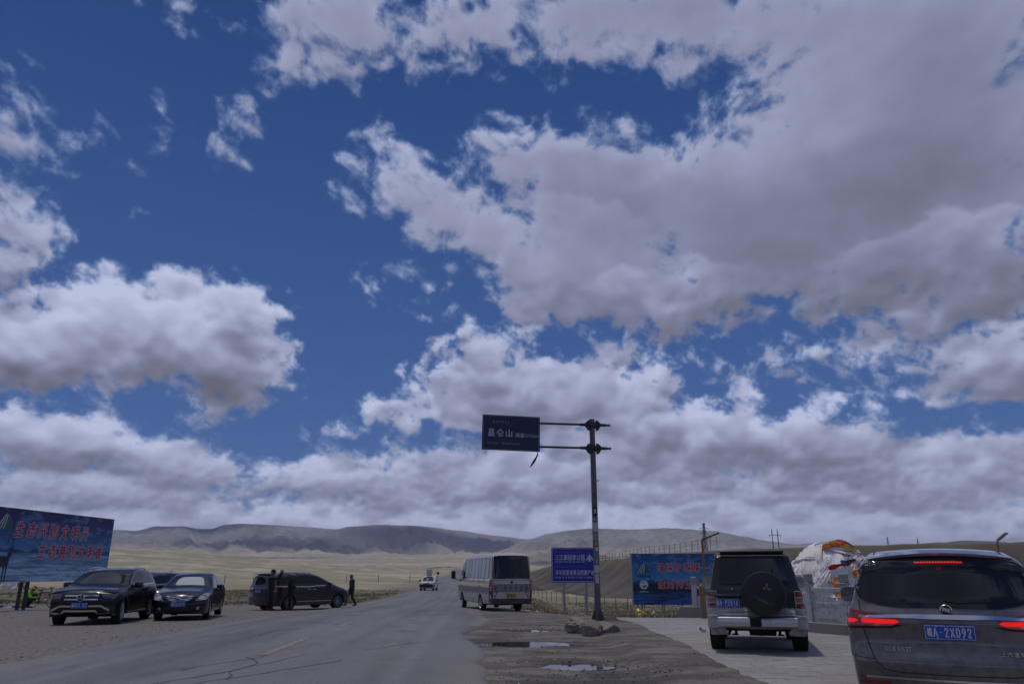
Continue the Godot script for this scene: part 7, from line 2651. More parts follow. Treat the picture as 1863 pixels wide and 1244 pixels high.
# ---------------------------------------------------------------- people: tapered bones joined by a smooth minimum and meshed as surface nets
# bones are [from, to, radius, radius, colour]
func nets(g: Dictionary, bones, cell: float, blend: float):
	var lo := Vector3.ONE * 1e9
	var hi := -lo
	for b in bones:
		var r := maxf(b[2], b[3]) + cell * 2.0
		lo = lo.min(b[0] - Vector3.ONE * r).min(b[1] - Vector3.ONE * r)
		hi = hi.max(b[0] + Vector3.ONE * r).max(b[1] + Vector3.ONE * r)
	var nx := int((hi.x - lo.x) / cell) + 2
	var ny := int((hi.y - lo.y) / cell) + 2
	var nz := int((hi.z - lo.z) / cell) + 2
	var F := PackedFloat32Array()
	F.resize(nx * ny * nz)
	F.fill(1.0)
	var near := PackedFloat32Array()
	near.resize(F.size())
	near.fill(1.0)
	var who := PackedByteArray()
	who.resize(F.size())
	for bi in bones.size():
		var a: Vector3 = bones[bi][0]
		var ab: Vector3 = bones[bi][1] - a
		var ll := maxf(ab.length_squared(), 1e-9)
		var ra: float = bones[bi][2]
		var dr: float = bones[bi][3] - ra
		var pad := maxf(ra, ra + dr) + blend + cell * 2.0
		var p0 := (a.min(a + ab) - Vector3.ONE * pad - lo) / cell
		var p1 := (a.max(a + ab) + Vector3.ONE * pad - lo) / cell
		for k in range(maxi(0, int(p0.z)), mini(nz, int(p1.z) + 1)):
			for j in range(maxi(0, int(p0.y)), mini(ny, int(p1.y) + 1)):
				var o := (k * ny + j) * nx
				for i in range(maxi(0, int(p0.x)), mini(nx, int(p1.x) + 1)):
					var p := lo + Vector3(i, j, k) * cell - a
					var t := clampf(p.dot(ab) / ll, 0.0, 1.0)
					var d := (p - ab * t).length() - ra - dr * t
					var f := F[o + i]
					if d < near[o + i]:
						near[o + i] = d
						who[o + i] = bi
					var h := clampf(0.5 + 0.5 * (f - d) / blend, 0.0, 1.0)
					F[o + i] = lerpf(f, d, h) - blend * h * (1.0 - h)
	var ids := {}
	var base: PackedVector3Array = g.v
	var nr: PackedVector3Array = g.n
	var cl: PackedColorArray = g.c
	var idx: PackedInt32Array = g.i
	var off := [0, 1, nx, nx + 1, nx * ny, nx * ny + 1, nx * ny + nx, nx * ny + nx + 1]
	var ends := [[0, 1], [2, 3], [4, 5], [6, 7], [0, 2], [1, 3], [4, 6], [5, 7], [0, 4], [1, 5], [2, 6], [3, 7]]
	for k in nz - 1:
		for j in ny - 1:
			var o := (k * ny + j) * nx
			for i in nx - 1:
				var q := o + i
				var s := F[q] < 0.0
				if (F[q + 1] < 0.0) == s and (F[q + nx] < 0.0) == s and (F[q + nx + 1] < 0.0) == s and (F[q + nx * ny] < 0.0) == s and (F[q + nx * ny + 1] < 0.0) == s and (F[q + nx * ny + nx] < 0.0) == s and (F[q + nx * ny + nx + 1] < 0.0) == s:
					continue
				var sum := Vector3.ZERO
				var n := 0
				for e in ends:
					var fa := F[q + off[e[0]]]
					var fb := F[q + off[e[1]]]
					if (fa < 0.0) != (fb < 0.0):
						var t := fa / (fa - fb)
						var pa := Vector3(e[0] & 1, e[0] >> 1 & 1, e[0] >> 2)
						var pb := Vector3(e[1] & 1, e[1] >> 1 & 1, e[1] >> 2)
						sum += pa.lerp(pb, t)
						n += 1
				ids[q] = base.size()
				base.append(lo + (Vector3(i, j, k) + sum / n) * cell)
				var gr := Vector3(F[q + 1] - F[q] + F[q + off[7]] - F[q + off[6]], F[q + nx] - F[q] + F[q + off[7]] - F[q + off[5]], F[q + off[4]] - F[q] + F[q + off[7]] - F[q + off[3]])
				nr.append(gr.normalized())
				cl.append(bones[who[q]][4])
	var st := [1, nx, nx * ny]
	for q in ids:
		for ax in 3:
			var a := F[q]
			var b := F[q + st[ax]]
			if (a < 0.0) == (b < 0.0):
				continue
			var u: int = st[(ax + 1) % 3]
			var w: int = st[(ax + 2) % 3]
			if not (ids.has(q - u) and ids.has(q - w) and ids.has(q - u - w)):
				continue
			var c := [ids[q], ids[q - u], ids[q - u - w], ids[q - w]]
			if a >= 0.0:
				c.reverse()
			# clockwise seen from outside
			idx.append_array(PackedInt32Array([c[0], c[3], c[2], c[0], c[2], c[1]]))
	g.v = base
	g.n = nr
	g.c = cl
	g.i = idx

func body_mesh(g: Dictionary) -> ArrayMesh:
	var arr := []
	arr.resize(Mesh.ARRAY_MAX)
	arr[Mesh.ARRAY_VERTEX] = g.v
	arr[Mesh.ARRAY_NORMAL] = g.n
	arr[Mesh.ARRAY_COLOR] = g.c
	arr[Mesh.ARRAY_INDEX] = g.i
	var m := ArrayMesh.new()
	m.add_surface_from_arrays(Mesh.PRIMITIVE_TRIANGLES, arr)
	return m

# a hand with four fingers and a thumb; curl bends the fingers towards `palm`
func hand(g: Dictionary, wrist: Vector3, along: Vector3, palm: Vector3, thumb: Vector3, curl: float, skin: Color):
	var b := []
	along = along.normalized()
	palm = (palm - along * palm.dot(along)).normalized()
	thumb = (thumb - along * thumb.dot(along) - palm * thumb.dot(palm)).normalized()
	var root := wrist + along * 0.02
	b.append([wrist - along * 0.03, root, 0.027, 0.026, skin])
	b.append([root + thumb * 0.02, root + along * 0.065 + thumb * 0.026, 0.017, 0.015, skin])
	b.append([root - thumb * 0.016, root + along * 0.06 - thumb * 0.026, 0.017, 0.014, skin])
	b.append([root, root + along * 0.065, 0.018, 0.015, skin])
	for k in 4:
		var o := thumb * (0.030 - 0.020 * k)
		var l: float = [0.068, 0.076, 0.070, 0.055][k]
		var p0 := root + along * 0.068 + o
		var d1 := (along * cos(curl * 0.7) + palm * sin(curl * 0.7)).normalized()
		var d2 := (along * cos(curl * 1.7) + palm * sin(curl * 1.7)).normalized()
		var p1 := p0 + d1 * l * 0.55
		b.append([p0, p1, 0.0095, 0.0085, skin])
		b.append([p1, p1 + d2 * l * 0.5, 0.0085, 0.007, skin])
	var t0 := root + along * 0.012 + thumb * 0.03
	var t1 := t0 + (along * 0.6 + thumb * 0.7 + palm * 0.25).normalized() * 0.035
	b.append([t0, t1, 0.013, 0.011, skin])
	b.append([t1, t1 + (along * 0.9 + thumb * 0.25 + palm * 0.4 * curl).normalized() * 0.03, 0.0105, 0.009, skin])
	nets(g, b, 0.0065, 0.009)

# p: joints. Faces -z.
func person(label: String, at: Vector3, turn: float, p: Dictionary) -> Node3D:
	var o := thing("person", label, "person", at, turn)
	var coat: Color = p.coat
	var leg: Color = p.trousers
	var shoe: Color = p.shoes
	var skin: Color = p.skin
	var hip: Vector3 = p.hip
	var chest: Vector3 = p.chest
	var neck: Vector3 = p.neck
	var head: Vector3 = p.head
	var side: Vector3 = p.get("side", Vector3.RIGHT)
	var k: float = p.get("bulk", 1.0)
	var b := []
	for s in [-1.0, 1.0]:
		b.append([hip + side * 0.075 * s, chest + side * 0.085 * s, 0.115 * k, 0.118 * k, coat])
		b.append([hip + side * 0.08 * s + Vector3(0, -0.06, 0), hip + side * 0.08 * s, 0.115 * k, 0.118 * k, p.get("hem", coat)])
	b.append([chest + side * -0.155, chest + side * 0.155, 0.072 * k, 0.072 * k, coat])
	b.append([chest, neck, 0.10, 0.052, coat])
	b.append([chest.lerp(neck, 0.6), head, 0.054, 0.05, skin])
	for s in 2:
		var sg := -1.0 if s == 0 else 1.0
		var sh: Vector3 = chest + side * 0.185 * sg + Vector3(0, 0.012, 0)
		var el: Vector3 = p.elbow[s]
		var wr: Vector3 = p.wrist[s]
		b.append([sh, el, 0.066 * k, 0.050 * k, coat])
		b.append([el, wr, 0.050 * k, 0.036, coat])
		b.append([wr, wr + (wr - el).normalized() * 0.03, 0.028, 0.026, skin])
		var hp: Vector3 = hip + side * 0.088 * sg + Vector3(0, -0.04, 0)
		var kn: Vector3 = p.knee[s]
		var an: Vector3 = p.ankle[s]
		var toe: Vector3 = p.toe[s]
		b.append([hp, kn, 0.092 * k, 0.066, leg])
		b.append([kn, an, 0.064, 0.048, leg])
		b.append([an + Vector3(0, -0.03, 0.02) * 1.0, toe, 0.045, 0.036, shoe])
		b.append([an + Vector3(0, -0.045, 0), an + (an - toe).normalized() * 0.04 + Vector3(0, -0.045, 0), 0.04, 0.036, shoe])
	var g := {"v": PackedVector3Array(), "n": PackedVector3Array(), "c": PackedColorArray(), "i": PackedInt32Array()}
	nets(g, b, 0.0165, 0.035)
	# head with face and ears
	var f: Vector3 = p.get("face", Vector3.FORWARD)
	var up := (head - neck).normalized()
	f = (f - up * f.dot(up)).normalized()
	var r := f.cross(up)
	var h := [[neck - up * 0.01, head - up * 0.04, 0.052, 0.05, skin], [head - f * 0.025 + up * 0.035, head + f * 0.022 + up * 0.04, 0.085, 0.078, skin], [head + f * 0.035 - up * 0.015, head + f * 0.052 - up * 0.085, 0.058, 0.036, skin],
		[head + f * 0.098 + up * 0.03, head + f * 0.116 - up * 0.012, 0.010, 0.015, skin], [head + f * 0.094 - up * 0.045 - r * 0.02, head + f * 0.094 - up * 0.045 + r * 0.02, 0.010, 0.010, skin * 0.75]]
	for s in [-1.0, 1.0]:
		h.append([head + r * s * 0.086 + up * 0.03, head + r * s * 0.09 - up * 0.015, 0.014, 0.012, skin])
		h.append([head + f * 0.086 + up * 0.028 + r * s * 0.032, head + f * 0.088 + up * 0.028 + r * s * 0.03, 0.0125, 0.0125, Color(0.03, 0.025, 0.025)])
		h.append([head + f * 0.09 + up * 0.05 + r * s * 0.045, head + f * 0.097 + up * 0.052 + r * s * 0.018, 0.009, 0.009, Color(0.03, 0.025, 0.02)])
	nets(g, h, 0.0085, 0.016)
	for s in 2:
		var el: Vector3 = p.elbow[s]
		var wr: Vector3 = p.wrist[s]
		hand(g, wr + (wr - el).normalized() * 0.02, p.get("reach", [wr - el, wr - el])[s], p.get("palm", [side, -side])[s], p.get("thumb", [Vector3.FORWARD, Vector3.FORWARD])[s], p.get("curl", [0.5, 0.5])[s], skin)
	put("body", body_mesh(g), M.figure, o)
	var hb := Basis(r, up, -f)
	var style: String = p.get("hair", "short")
	var hg := Geo.new()
	# hair: a cap of ridged locks over the skull
	var n := noise(71, 9.0, 2)
	var low := -0.15 if style == "short" else -0.95
	for i in 20:
		for j in 10:
			var c := []
			for q in [[0, 0], [1, 0], [1, 1], [0, 1]]:
				var a: float = TAU * (i + q[0]) / 20.0
				var back: float = 0.5 - 0.5 * cos(a)     # 0 at the face
				var e0: float = lerpf(0.62, low, smoothstep(0.12, 0.5, back))
				var e: float = lerpf(PI / 2, e0, (j + q[1]) / 10.0)
				var d := Vector3(sin(a) * cos(e), sin(e), -cos(a) * cos(e))
				var rr: float = 0.097 + 0.010 * n.get_noise_3dv(d * 1.0) + 0.004 * sin(a * 18.0)
				if e < -0.2:
					d = Vector3(d.x, 0, d.z).normalized() * 0.95 + Vector3(0, e * 1.15, 0)
				c.append(head + up * 0.036 - f * 0.004 + hb * (d * rr * Vector3(0.90, 1.05, 1.06)))
			hg.quad_out(c[0], c[1], c[2], c[3], c[0] + c[2] - head * 2.0)
	part("hair", hg, M.hair, o, 60.0)
	if p.has("hat"):
		var hat := Geo.new()
		var xf := Transform3D(hb, head + up * 0.065)
		if p.hat == "cap":
			hat.lathe([Vector2(0.109, -0.01), Vector2(0.110, 0.03), Vector2(0.095, 0.075), Vector2(0.05, 0.098), Vector2(0.0, 0.102)], xf * Transform3D(Basis.from_scale(Vector3(0.92, 1, 1.04)), Vector3.ZERO), 22)
			hat.prism(rounded([[-0.085, 0.06, 0.02], [0.085, 0.06, 0.02], [0.078, 0.155, 0.06], [-0.078, 0.155, 0.06]]), 0.012, xf * Transform3D(Basis(Vector3(1, 0, 0), Vector3(0, -0.18, -1), Vector3(0, 1, -0.18)), Vector3(0, -0.005, 0)))
			part("cap", hat, p.hat_mat, o)
		else:
			hat.lathe([Vector2(0.19, -0.035), Vector2(0.175, -0.022), Vector2(0.108, 0.0), Vector2(0.105, 0.05), Vector2(0.085, 0.085), Vector2(0.04, 0.095), Vector2(0.0, 0.094)], xf, 26)
			hat.lathe([Vector2(0.19, -0.037), Vector2(0.108, -0.005)], xf, 26)
			part("hat", hat, p.hat_mat, o)
	return o

func build_people():
	var skin := Color(0.20, 0.115, 0.075)
	var black := Color(0.012, 0.012, 0.014)
	# the photographer
	var at := Vector3(-11.10, 0, -36.0)
	at.y = gh(at.x, at.z) + 0.01
	person("person in black jacket and cap holding up a phone beside the dark people carrier", at, deg_to_rad(-78.0), {
		"coat": black, "trousers": Color(0.010, 0.010, 0.012), "shoes": Color(0.015, 0.015, 0.015), "skin": skin, "bulk": 1.12,
		"hip": Vector3(0, 0.98, 0), "chest": Vector3(0, 1.41, 0.02), "neck": Vector3(0, 1.53, 0.0), "head": Vector3(0, 1.64, -0.02), "face": Vector3(0, 0.12, -1),
		"elbow": [Vector3(-0.24, 1.38, -0.26), Vector3(0.25, 1.42, -0.24)], "wrist": [Vector3(-0.06, 1.60, -0.42), Vector3(0.10, 1.66, -0.38)],
		"reach": [Vector3(0.2, 0.9, -0.3), Vector3(-0.2, 0.9, -0.2)], "palm": [Vector3(1, 0, -0.2), Vector3(-1, 0, -0.2)], "thumb": [Vector3(0, 0, 1), Vector3(0, 0, 1)], "curl": [0.75, 0.75],
		"knee": [Vector3(-0.13, 0.52, 0.02), Vector3(0.14, 0.52, -0.06)], "ankle": [Vector3(-0.16, 0.09, 0.10), Vector3(0.17, 0.09, -0.12)], "toe": [Vector3(-0.19, 0.04, -0.08), Vector3(0.20, 0.04, -0.30)],
		"hat": "cap", "hat_mat": M.cloth_black})
	var ph := Geo.new()
	ph.box_at(Vector3.ZERO, Vector3(0.15, 0.075, 0.009), 0.004)
	ph.box_at(Vector3(-0.055, 0.02, -0.006), Vector3(0.024, 0.024, 0.004), 0.001)
	var po := part("phone", ph, M.gloss_black, self)
	po.transform = Transform3D(Basis(Vector3.UP, deg_to_rad(-78.0)) * Basis(Vector3(0, 0, 1), 1.45), at + Vector3(0, 0, 0) + Basis(Vector3.UP, deg_to_rad(-78.0)) * Vector3(0.02, 1.74, -0.45))
	tag(po, "black phone held up in both hands by the person in the cap", "phone")
	# the one in the pale hat
	at = Vector3(-10.45, 0, -36.9)
	at.y = gh(at.x, at.z) + 0.01
	person("person in dark clothes and pale brimmed hat at the dark people carrier's rear wheel", at, deg_to_rad(-60.0), {
		"coat": Color(0.014, 0.015, 0.019), "trousers": black, "shoes": Color(0.02, 0.02, 0.02), "skin": skin,
		"hip": Vector3(0, 0.92, 0), "chest": Vector3(0, 1.32, 0.01), "neck": Vector3(0, 1.44, 0.0), "head": Vector3(0, 1.55, -0.03), "face": Vector3(0, -0.1, -1),
		"elbow": [Vector3(-0.25, 1.08, 0.04), Vector3(0.26, 1.08, 0.02)], "wrist": [Vector3(-0.12, 1.00, -0.20), Vector3(0.13, 1.02, -0.20)], "curl": [0.9, 0.9], "palm": [Vector3(0.4, 1, 0), Vector3(-0.4, 1, 0)],
		"knee": [Vector3(-0.11, 0.49, -0.03), Vector3(0.11, 0.49, 0.0)], "ankle": [Vector3(-0.11, 0.09, 0.04), Vector3(0.13, 0.09, 0.06)], "toe": [Vector3(-0.13, 0.04, -0.15), Vector3(0.17, 0.04, -0.12)],
		"hat": "brim", "hat_mat": M.hat_straw})
	# the walker
	at = Vector3(-9.08, 0, -44.3)
	at.y = road_y(at.x, 44.3) if at.x > road_edge(44.3, -1.0) else gh(at.x, at.z) + 0.01
	person("person in a dark jacket walking past the front of the dark people carrier", at, deg_to_rad(80.0), {
		"coat": Color(0.022, 0.023, 0.028), "trousers": black, "shoes": Color(0.05, 0.05, 0.055), "skin": skin, "bulk": 1.05,
		"hip": Vector3(0, 0.93, 0), "chest": Vector3(0, 1.36, -0.02), "neck": Vector3(0, 1.48, -0.03), "head": Vector3(0, 1.59, -0.06), "face": Vector3(0, -0.05, -1),
		"elbow": [Vector3(-0.26, 1.10, 0.06), Vector3(0.26, 1.10, 0.0)], "wrist": [Vector3(-0.27, 0.88, -0.06), Vector3(0.25, 0.88, -0.14)], "palm": [Vector3(1, 0, 0), Vector3(-1, 0, 0)], "curl": [0.5, 0.6],
		"knee": [Vector3(-0.10, 0.52, -0.18), Vector3(0.10, 0.50, -0.01)], "ankle": [Vector3(-0.10, 0.12, -0.30), Vector3(0.10, 0.13, 0.22)], "toe": [Vector3(-0.11, 0.07, -0.50), Vector3(0.11, 0.05, 0.06)]})
	# behind the saloon
	at = Vector3(-14.55, 0, -33.2)
	at.y = gh(at.x, at.z) + 0.01
	person("person with long dark hair and a blue jacket standing beside the maroon car", at, deg_to_rad(75.0), {
		"coat": Color(0.035, 0.055, 0.115), "trousers": black, "shoes": Color(0.03, 0.03, 0.03), "skin": Color(0.24, 0.15, 0.11), "hair": "long",
		"hip": Vector3(0, 0.88, 0), "chest": Vector3(0, 1.25, 0.0), "neck": Vector3(0, 1.37, 0.0), "head": Vector3(0, 1.48, -0.03), "face": Vector3(0, -0.1, -1),
		"elbow": [Vector3(-0.24, 1.02, -0.02), Vector3(0.25, 1.02, -0.04)], "wrist": [Vector3(-0.16, 1.08, -0.25), Vector3(0.16, 1.06, -0.27)], "curl": [0.9, 0.8], "palm": [Vector3(0.4, 1, 0), Vector3(-0.4, 1, 0)],
		"knee": [Vector3(-0.10, 0.47, -0.02), Vector3(0.10, 0.47, 0.0)], "ankle": [Vector3(-0.10, 0.09, 0.03), Vector3(0.11, 0.09, 0.05)], "toe": [Vector3(-0.12, 0.04, -0.14), Vector3(0.14, 0.04, -0.12)]})
	# the one in lime by the bicycle
	at = Vector3(-24.25, 0, -39.2)
	at.y = gh(at.x, at.z) + 0.01
	person("person in a lime green jacket crouching beside a bicycle under the left billboard", at, deg_to_rad(-75.0), {
		"coat": Color(0.16, 0.42, 0.02), "trousers": Color(0.015, 0.015, 0.017), "shoes": Color(0.03, 0.03, 0.03), "skin": Color(0.22, 0.13, 0.08), "bulk": 1.15,
		"hip": Vector3(0, 0.38, 0.16), "chest": Vector3(0, 0.72, -0.08), "neck": Vector3(0, 0.83, -0.16), "head": Vector3(0, 0.93, -0.22), "face": Vector3(0, -0.4, -1),
		"elbow": [Vector3(-0.30, 0.50, -0.20), Vector3(0.30, 0.52, -0.22)], "wrist": [Vector3(-0.20, 0.46, -0.44), Vector3(0.18, 0.50, -0.46)], "curl": [0.8, 0.8],
		"knee": [Vector3(-0.20, 0.46, -0.24), Vector3(0.20, 0.44, -0.24)], "ankle": [Vector3(-0.17, 0.10, -0.02), Vector3(0.17, 0.10, -0.02)], "toe": [Vector3(-0.20, 0.04, -0.22), Vector3(0.20, 0.04, -0.22)],
		"hat": "brim", "hat_mat": M.hat_orange})
	build_bicycle(Vector3(-23.75, 0, -39.7))

func build_bicycle(at: Vector3):
	at.y = gh(at.x, at.z)
	var o := thing("bicycle", "dark bicycle standing beside the person in lime green", "bicycle", at, deg_to_rad(12.0))
	for x in [-0.52, 0.52]:
		var w := Node3D.new()
		w.name = "wheel"
		o.add_child(w, true)
		w.position = Vector3(x, 0.34, 0)
		var lay := Transform3D(Basis(Vector3.RIGHT, PI / 2), Vector3.ZERO)
		var t := Geo.new()
		t.lathe([Vector2(0.315, -0.018), Vector2(0.338, -0.012), Vector2(0.34, 0.012), Vector2(0.315, 0.018), Vector2(0.312, 0.0), Vector2(0.315, -0.018)], lay, 30)
		part("tyre", t, M.tyre, w)
		var sp := Geo.new()
		sp.lathe([Vector2(0.30, -0.010), Vector2(0.313, -0.012), Vector2(0.313, 0.012), Vector2(0.30, 0.010), Vector2(0.30, -0.010)], lay, 30)
		for k in 14:
			var a := TAU * k / 14.0
			sp.bar(Vector3(0, 0, 0.015 * (1 if k % 2 else -1)), Vector3(cos(a) * 0.305, sin(a) * 0.305, 0), 0.004, 0.004)
		part("rim", sp, M.rim, w)
	var f := Geo.new()
	for q in [[-0.52, 0.34, -0.18, 0.30], [-0.52, 0.34, -0.14, 0.78], [-0.18, 0.30, -0.14, 0.84], [-0.18, 0.30, 0.34, 0.72], [-0.14, 0.76, 0.33, 0.80], [0.52, 0.34, 0.32, 0.92]]:
		f.tube([Vector3(q[0], q[1], 0), Vector3(q[2], q[3], 0)], 0.02, 8)
	part("frame", f, M.rubber, o)
	var h := Geo.new()
	h.tube([Vector3(0.32, 0.90, 0), Vector3(0.28, 1.0, 0)], 0.016, 8)
	h.tube([Vector3(0.34, 1.02, -0.30), Vector3(0.28, 1.0, -0.1), Vector3(0.28, 1.0, 0.1), Vector3(0.34, 1.02, 0.30)], 0.016, 8)
	part("handlebar", h, M.rubber, o)
	var s := Geo.new()
	s.lathe([Vector2(0.0, -0.02), Vector2(0.5, -0.015), Vector2(0.45, 0.03), Vector2(0.0, 0.035)], Transform3D(Basis.from_scale(Vector3(0.28, 1, 0.15)), Vector3(-0.18, 0.86, 0)), 14)
	part("saddle", s, M.rubber, o)
	var bag := Geo.new()
	for z in [-0.14, 0.14]:
		bag.box_at(Vector3(-0.52, 0.55, z), Vector3(0.34, 0.34, 0.14), 0.04)
	part("pannier", bag, M.cloth_black, o)
	var ch := Geo.new()
	ch.lathe([Vector2(0.09, -0.004), Vector2(0.10, 0.0), Vector2(0.09, 0.004), Vector2(0.09, -0.004)], Transform3D(Basis(Vector3.RIGHT, PI / 2), Vector3(-0.18, 0.30, 0.04)), 18)
	ch.bar(Vector3(-0.18, 0.30, 0.06), Vector3(-0.06, 0.20, 0.06), 0.02, 0.012)
	part("crank", ch, M.iron, o)

# ---------------------------------------------------------------- scarf mound, stone railing, lamps, fences, embankment and the rest
func build_mound():
	var c := Vector3(9.15, 0, -22.3)
	c.y = land(c.x, 22.3) - 0.02
	var o := thing("scarf_mound", "mound wrapped in white prayer scarves with orange, red and yellow ones among them", "prayer mound", c)
	var n := noise(81, 1.6, 3)
	# rounded heap, taller than wide
	var at := func(a: float, t: float, lift: float) -> Vector3:
		# t: 0 at the ground, 1 at the top
		var r := 1.22 * sqrt(maxf(1.0 - pow(t, 2.3), 0.0)) + 0.02
		var d := Vector3(cos(a), 0, sin(a))
		var bump := 1.0 + 0.13 * n.get_noise_3d(cos(a) * 1.5, t * 2.6, sin(a) * 1.5)
		return d * (r * bump + lift) + Vector3(0, t * 2.22 + lift * 0.6 * t, 0)
	var g := Geo.new()
	for i in 44:
		for j in 22:
			var a0 := TAU * i / 44.0
			var a1 := TAU * (i + 1) / 44.0
			var t0 := j / 22.0
			var t1 := (j + 1) / 22.0
			g.quad_out(at.call(a0, t0, -0.03), at.call(a1, t0, -0.03), at.call(a1, t1, -0.03), at.call(a0, t1, -0.03), Vector3(cos(a0), 0.3, sin(a0)))
	part("heap", g, M.scarf[1], o, 60.0)
	var r := RandomNumberGenerator.new()
	r.seed = 404
	var rest := Geo.new()
	var layers := 0
	for k in 420:
		# scarves laid over the heap: some hang down, some wind round it
		var a := r.randf() * TAU
		if k < 300:
			a = PI / 2 + r.randf_range(-1.9, 1.9)
		var t := r.randf_range(0.12, 0.97)
		var long := r.randf_range(0.6, 1.9)
		var wide := 0.0
		var hang := r.randf() < 0.72
		wide = r.randf_range(0.14, 0.34) if hang else r.randf_range(0.07, 0.13)
		var dir := Vector2(r.randf_range(-0.35, 0.35), -1.0) if hang else Vector2(1.0 if r.randf() < 0.5 else -1.0, r.randf_range(-0.6, 0.35))
		dir = dir.normalized()
		var lift := 0.012 + 0.085 * k / 420.0
		var s := Geo.new()
		var steps := int(long / 0.07) + 2
		var folds := r.randi_range(4, 7) if hang else 2
		var prev := []
		var sway := r.randf_range(-1.0, 1.0)
		var bulge := r.randf_range(0.0, 0.07)
		for m in steps:
			var q := m / (steps - 1.0)
			var rad := 1.22 * sqrt(maxf(1.0 - pow(clampf(t, 0.0, 0.985), 2.3), 0.02))
			var row := []
			var w := wide * (0.55 + 0.45 * sin(clampf(q * 3.0, 0.0, PI * 0.5))) * (1.0 + 0.5 * q if hang else 1.0)
			for e in folds * 2 + 1:
				var u := (e / (folds * 2.0) - 0.5) * w
				var perp := Vector2(-dir.y, dir.x) * u
				var aa := a + perp.x / maxf(rad, 0.22)
				var tt := clampf(t + perp.y / 2.3, 0.0, 0.995)
				row.append(at.call(aa, tt, lift + (0.030 if e % 2 else 0.0) * (0.6 + 0.4 * sin(q * 7.0 + k)) + bulge * sin(q * PI) + 0.012 * n.get_noise_2d(q * 3.0 + k, u * 30.0)))
			if m > 0:
				for e in folds * 2:
					s.quad_out(prev[e], prev[e + 1], row[e + 1], row[e], Vector3(cos(a), 0.25, sin(a)))
			prev = row
			a += (dir.x + 0.18 * sway * sin(q * 4.0)) * (long / steps) / maxf(rad, 0.22)
			t = clampf(t + dir.y * (long / steps) / 2.3, 0.0, 0.99)
			if t <= 0.001:
				break
		if s.v.size() == 0:
			continue
		var kind := r.randf()
		var m: Material = M.scarf[r.randi() % 4]
		if k < 300:
			part("scarf", s, m, o, 50.0)
		else:
			rest.add(s)
	var ro := part("scarves_beneath", rest, M.scarf[2], o, 50.0)
	ro.set_meta("kind", "stuff")
	# the coloured ones where the photograph shows them: [angle from the camera side, height, run, rise, length, width, material]
	for q in [[-0.30, 0.955, 0.9, -0.25, 0.50, 0.16, 4], [0.34, 0.985, 0.8, -0.25, 0.42, 0.20, 6], [-0.55, 0.90, 0.8, 0.45, 0.55, 0.14, 4], [-0.42, 0.66, 0.9, 0.32, 0.75, 0.13, 6], [-0.32, 0.56, 0.1, -1.0, 0.55, 0.26, 5], [0.10, 0.60, 0.95, 0.05, 0.62, 0.24, 4], [0.48, 0.74, 0.9, -0.12, 0.70, 0.15, 6], [0.62, 0.57, 0.1, -1.0, 0.38, 0.26, 4], [0.20, 0.90, 0.9, -0.25, 0.34, 0.14, 7], [-0.12, 0.72, 0.8, 0.2, 0.36, 0.14, 8], [0.12, 0.42, 0.2, -1.0, 0.42, 0.14, 9], [-0.75, 0.25, 0.1, -1.0, 0.35, 0.18, 5], [0.92, 0.66, 0.9, -0.3, 0.5, 0.12, 6], [0.30, 0.70, 0.5, -0.5, 0.34, 0.13, 10]]:
		var a: float = PI / 2 - q[0]
		var t: float = q[1]
		var dir := Vector2(-q[2], q[3]).normalized()
		var s := Geo.new()
		var prev := []
		var steps := 14
		for m in steps:
			var rad := 1.22 * sqrt(maxf(1.0 - pow(clampf(t, 0.0, 0.97), 2.3), 0.04))
			var row := []
			for e in 9:
				var u: float = (e / 8.0 - 0.5) * q[5] * (0.7 + 0.3 * sin(m * 0.9))
				var perp := Vector2(-dir.y, dir.x) * u
				row.append(at.call(a + perp.x / maxf(rad, 0.22), clampf(t + perp.y / 2.3, 0.0, 0.995), 0.18 + (0.025 if e % 2 else 0.0) + 0.03 * sin(m * 0.5)))
			if m > 0:
				for e in 8:
					s.quad_out(prev[e], prev[e + 1], row[e + 1], row[e], Vector3(cos(a), 0.25, sin(a)))
			prev = row
			a += dir.x * (q[4] / steps) / maxf(rad, 0.22)
			t = clampf(t + dir.y * (q[4] / steps) / 2.3, 0.0, 0.99)
		var so := part("scarf", s, M.scarf[q[6]], o, 50.0)
		so.set_meta("label", ["", "", "", "", "orange scarf", "faded orange scarf", "red scarf", "yellow scarf", "blue scarf", "tan scarf", "brown scarf"][q[6]])

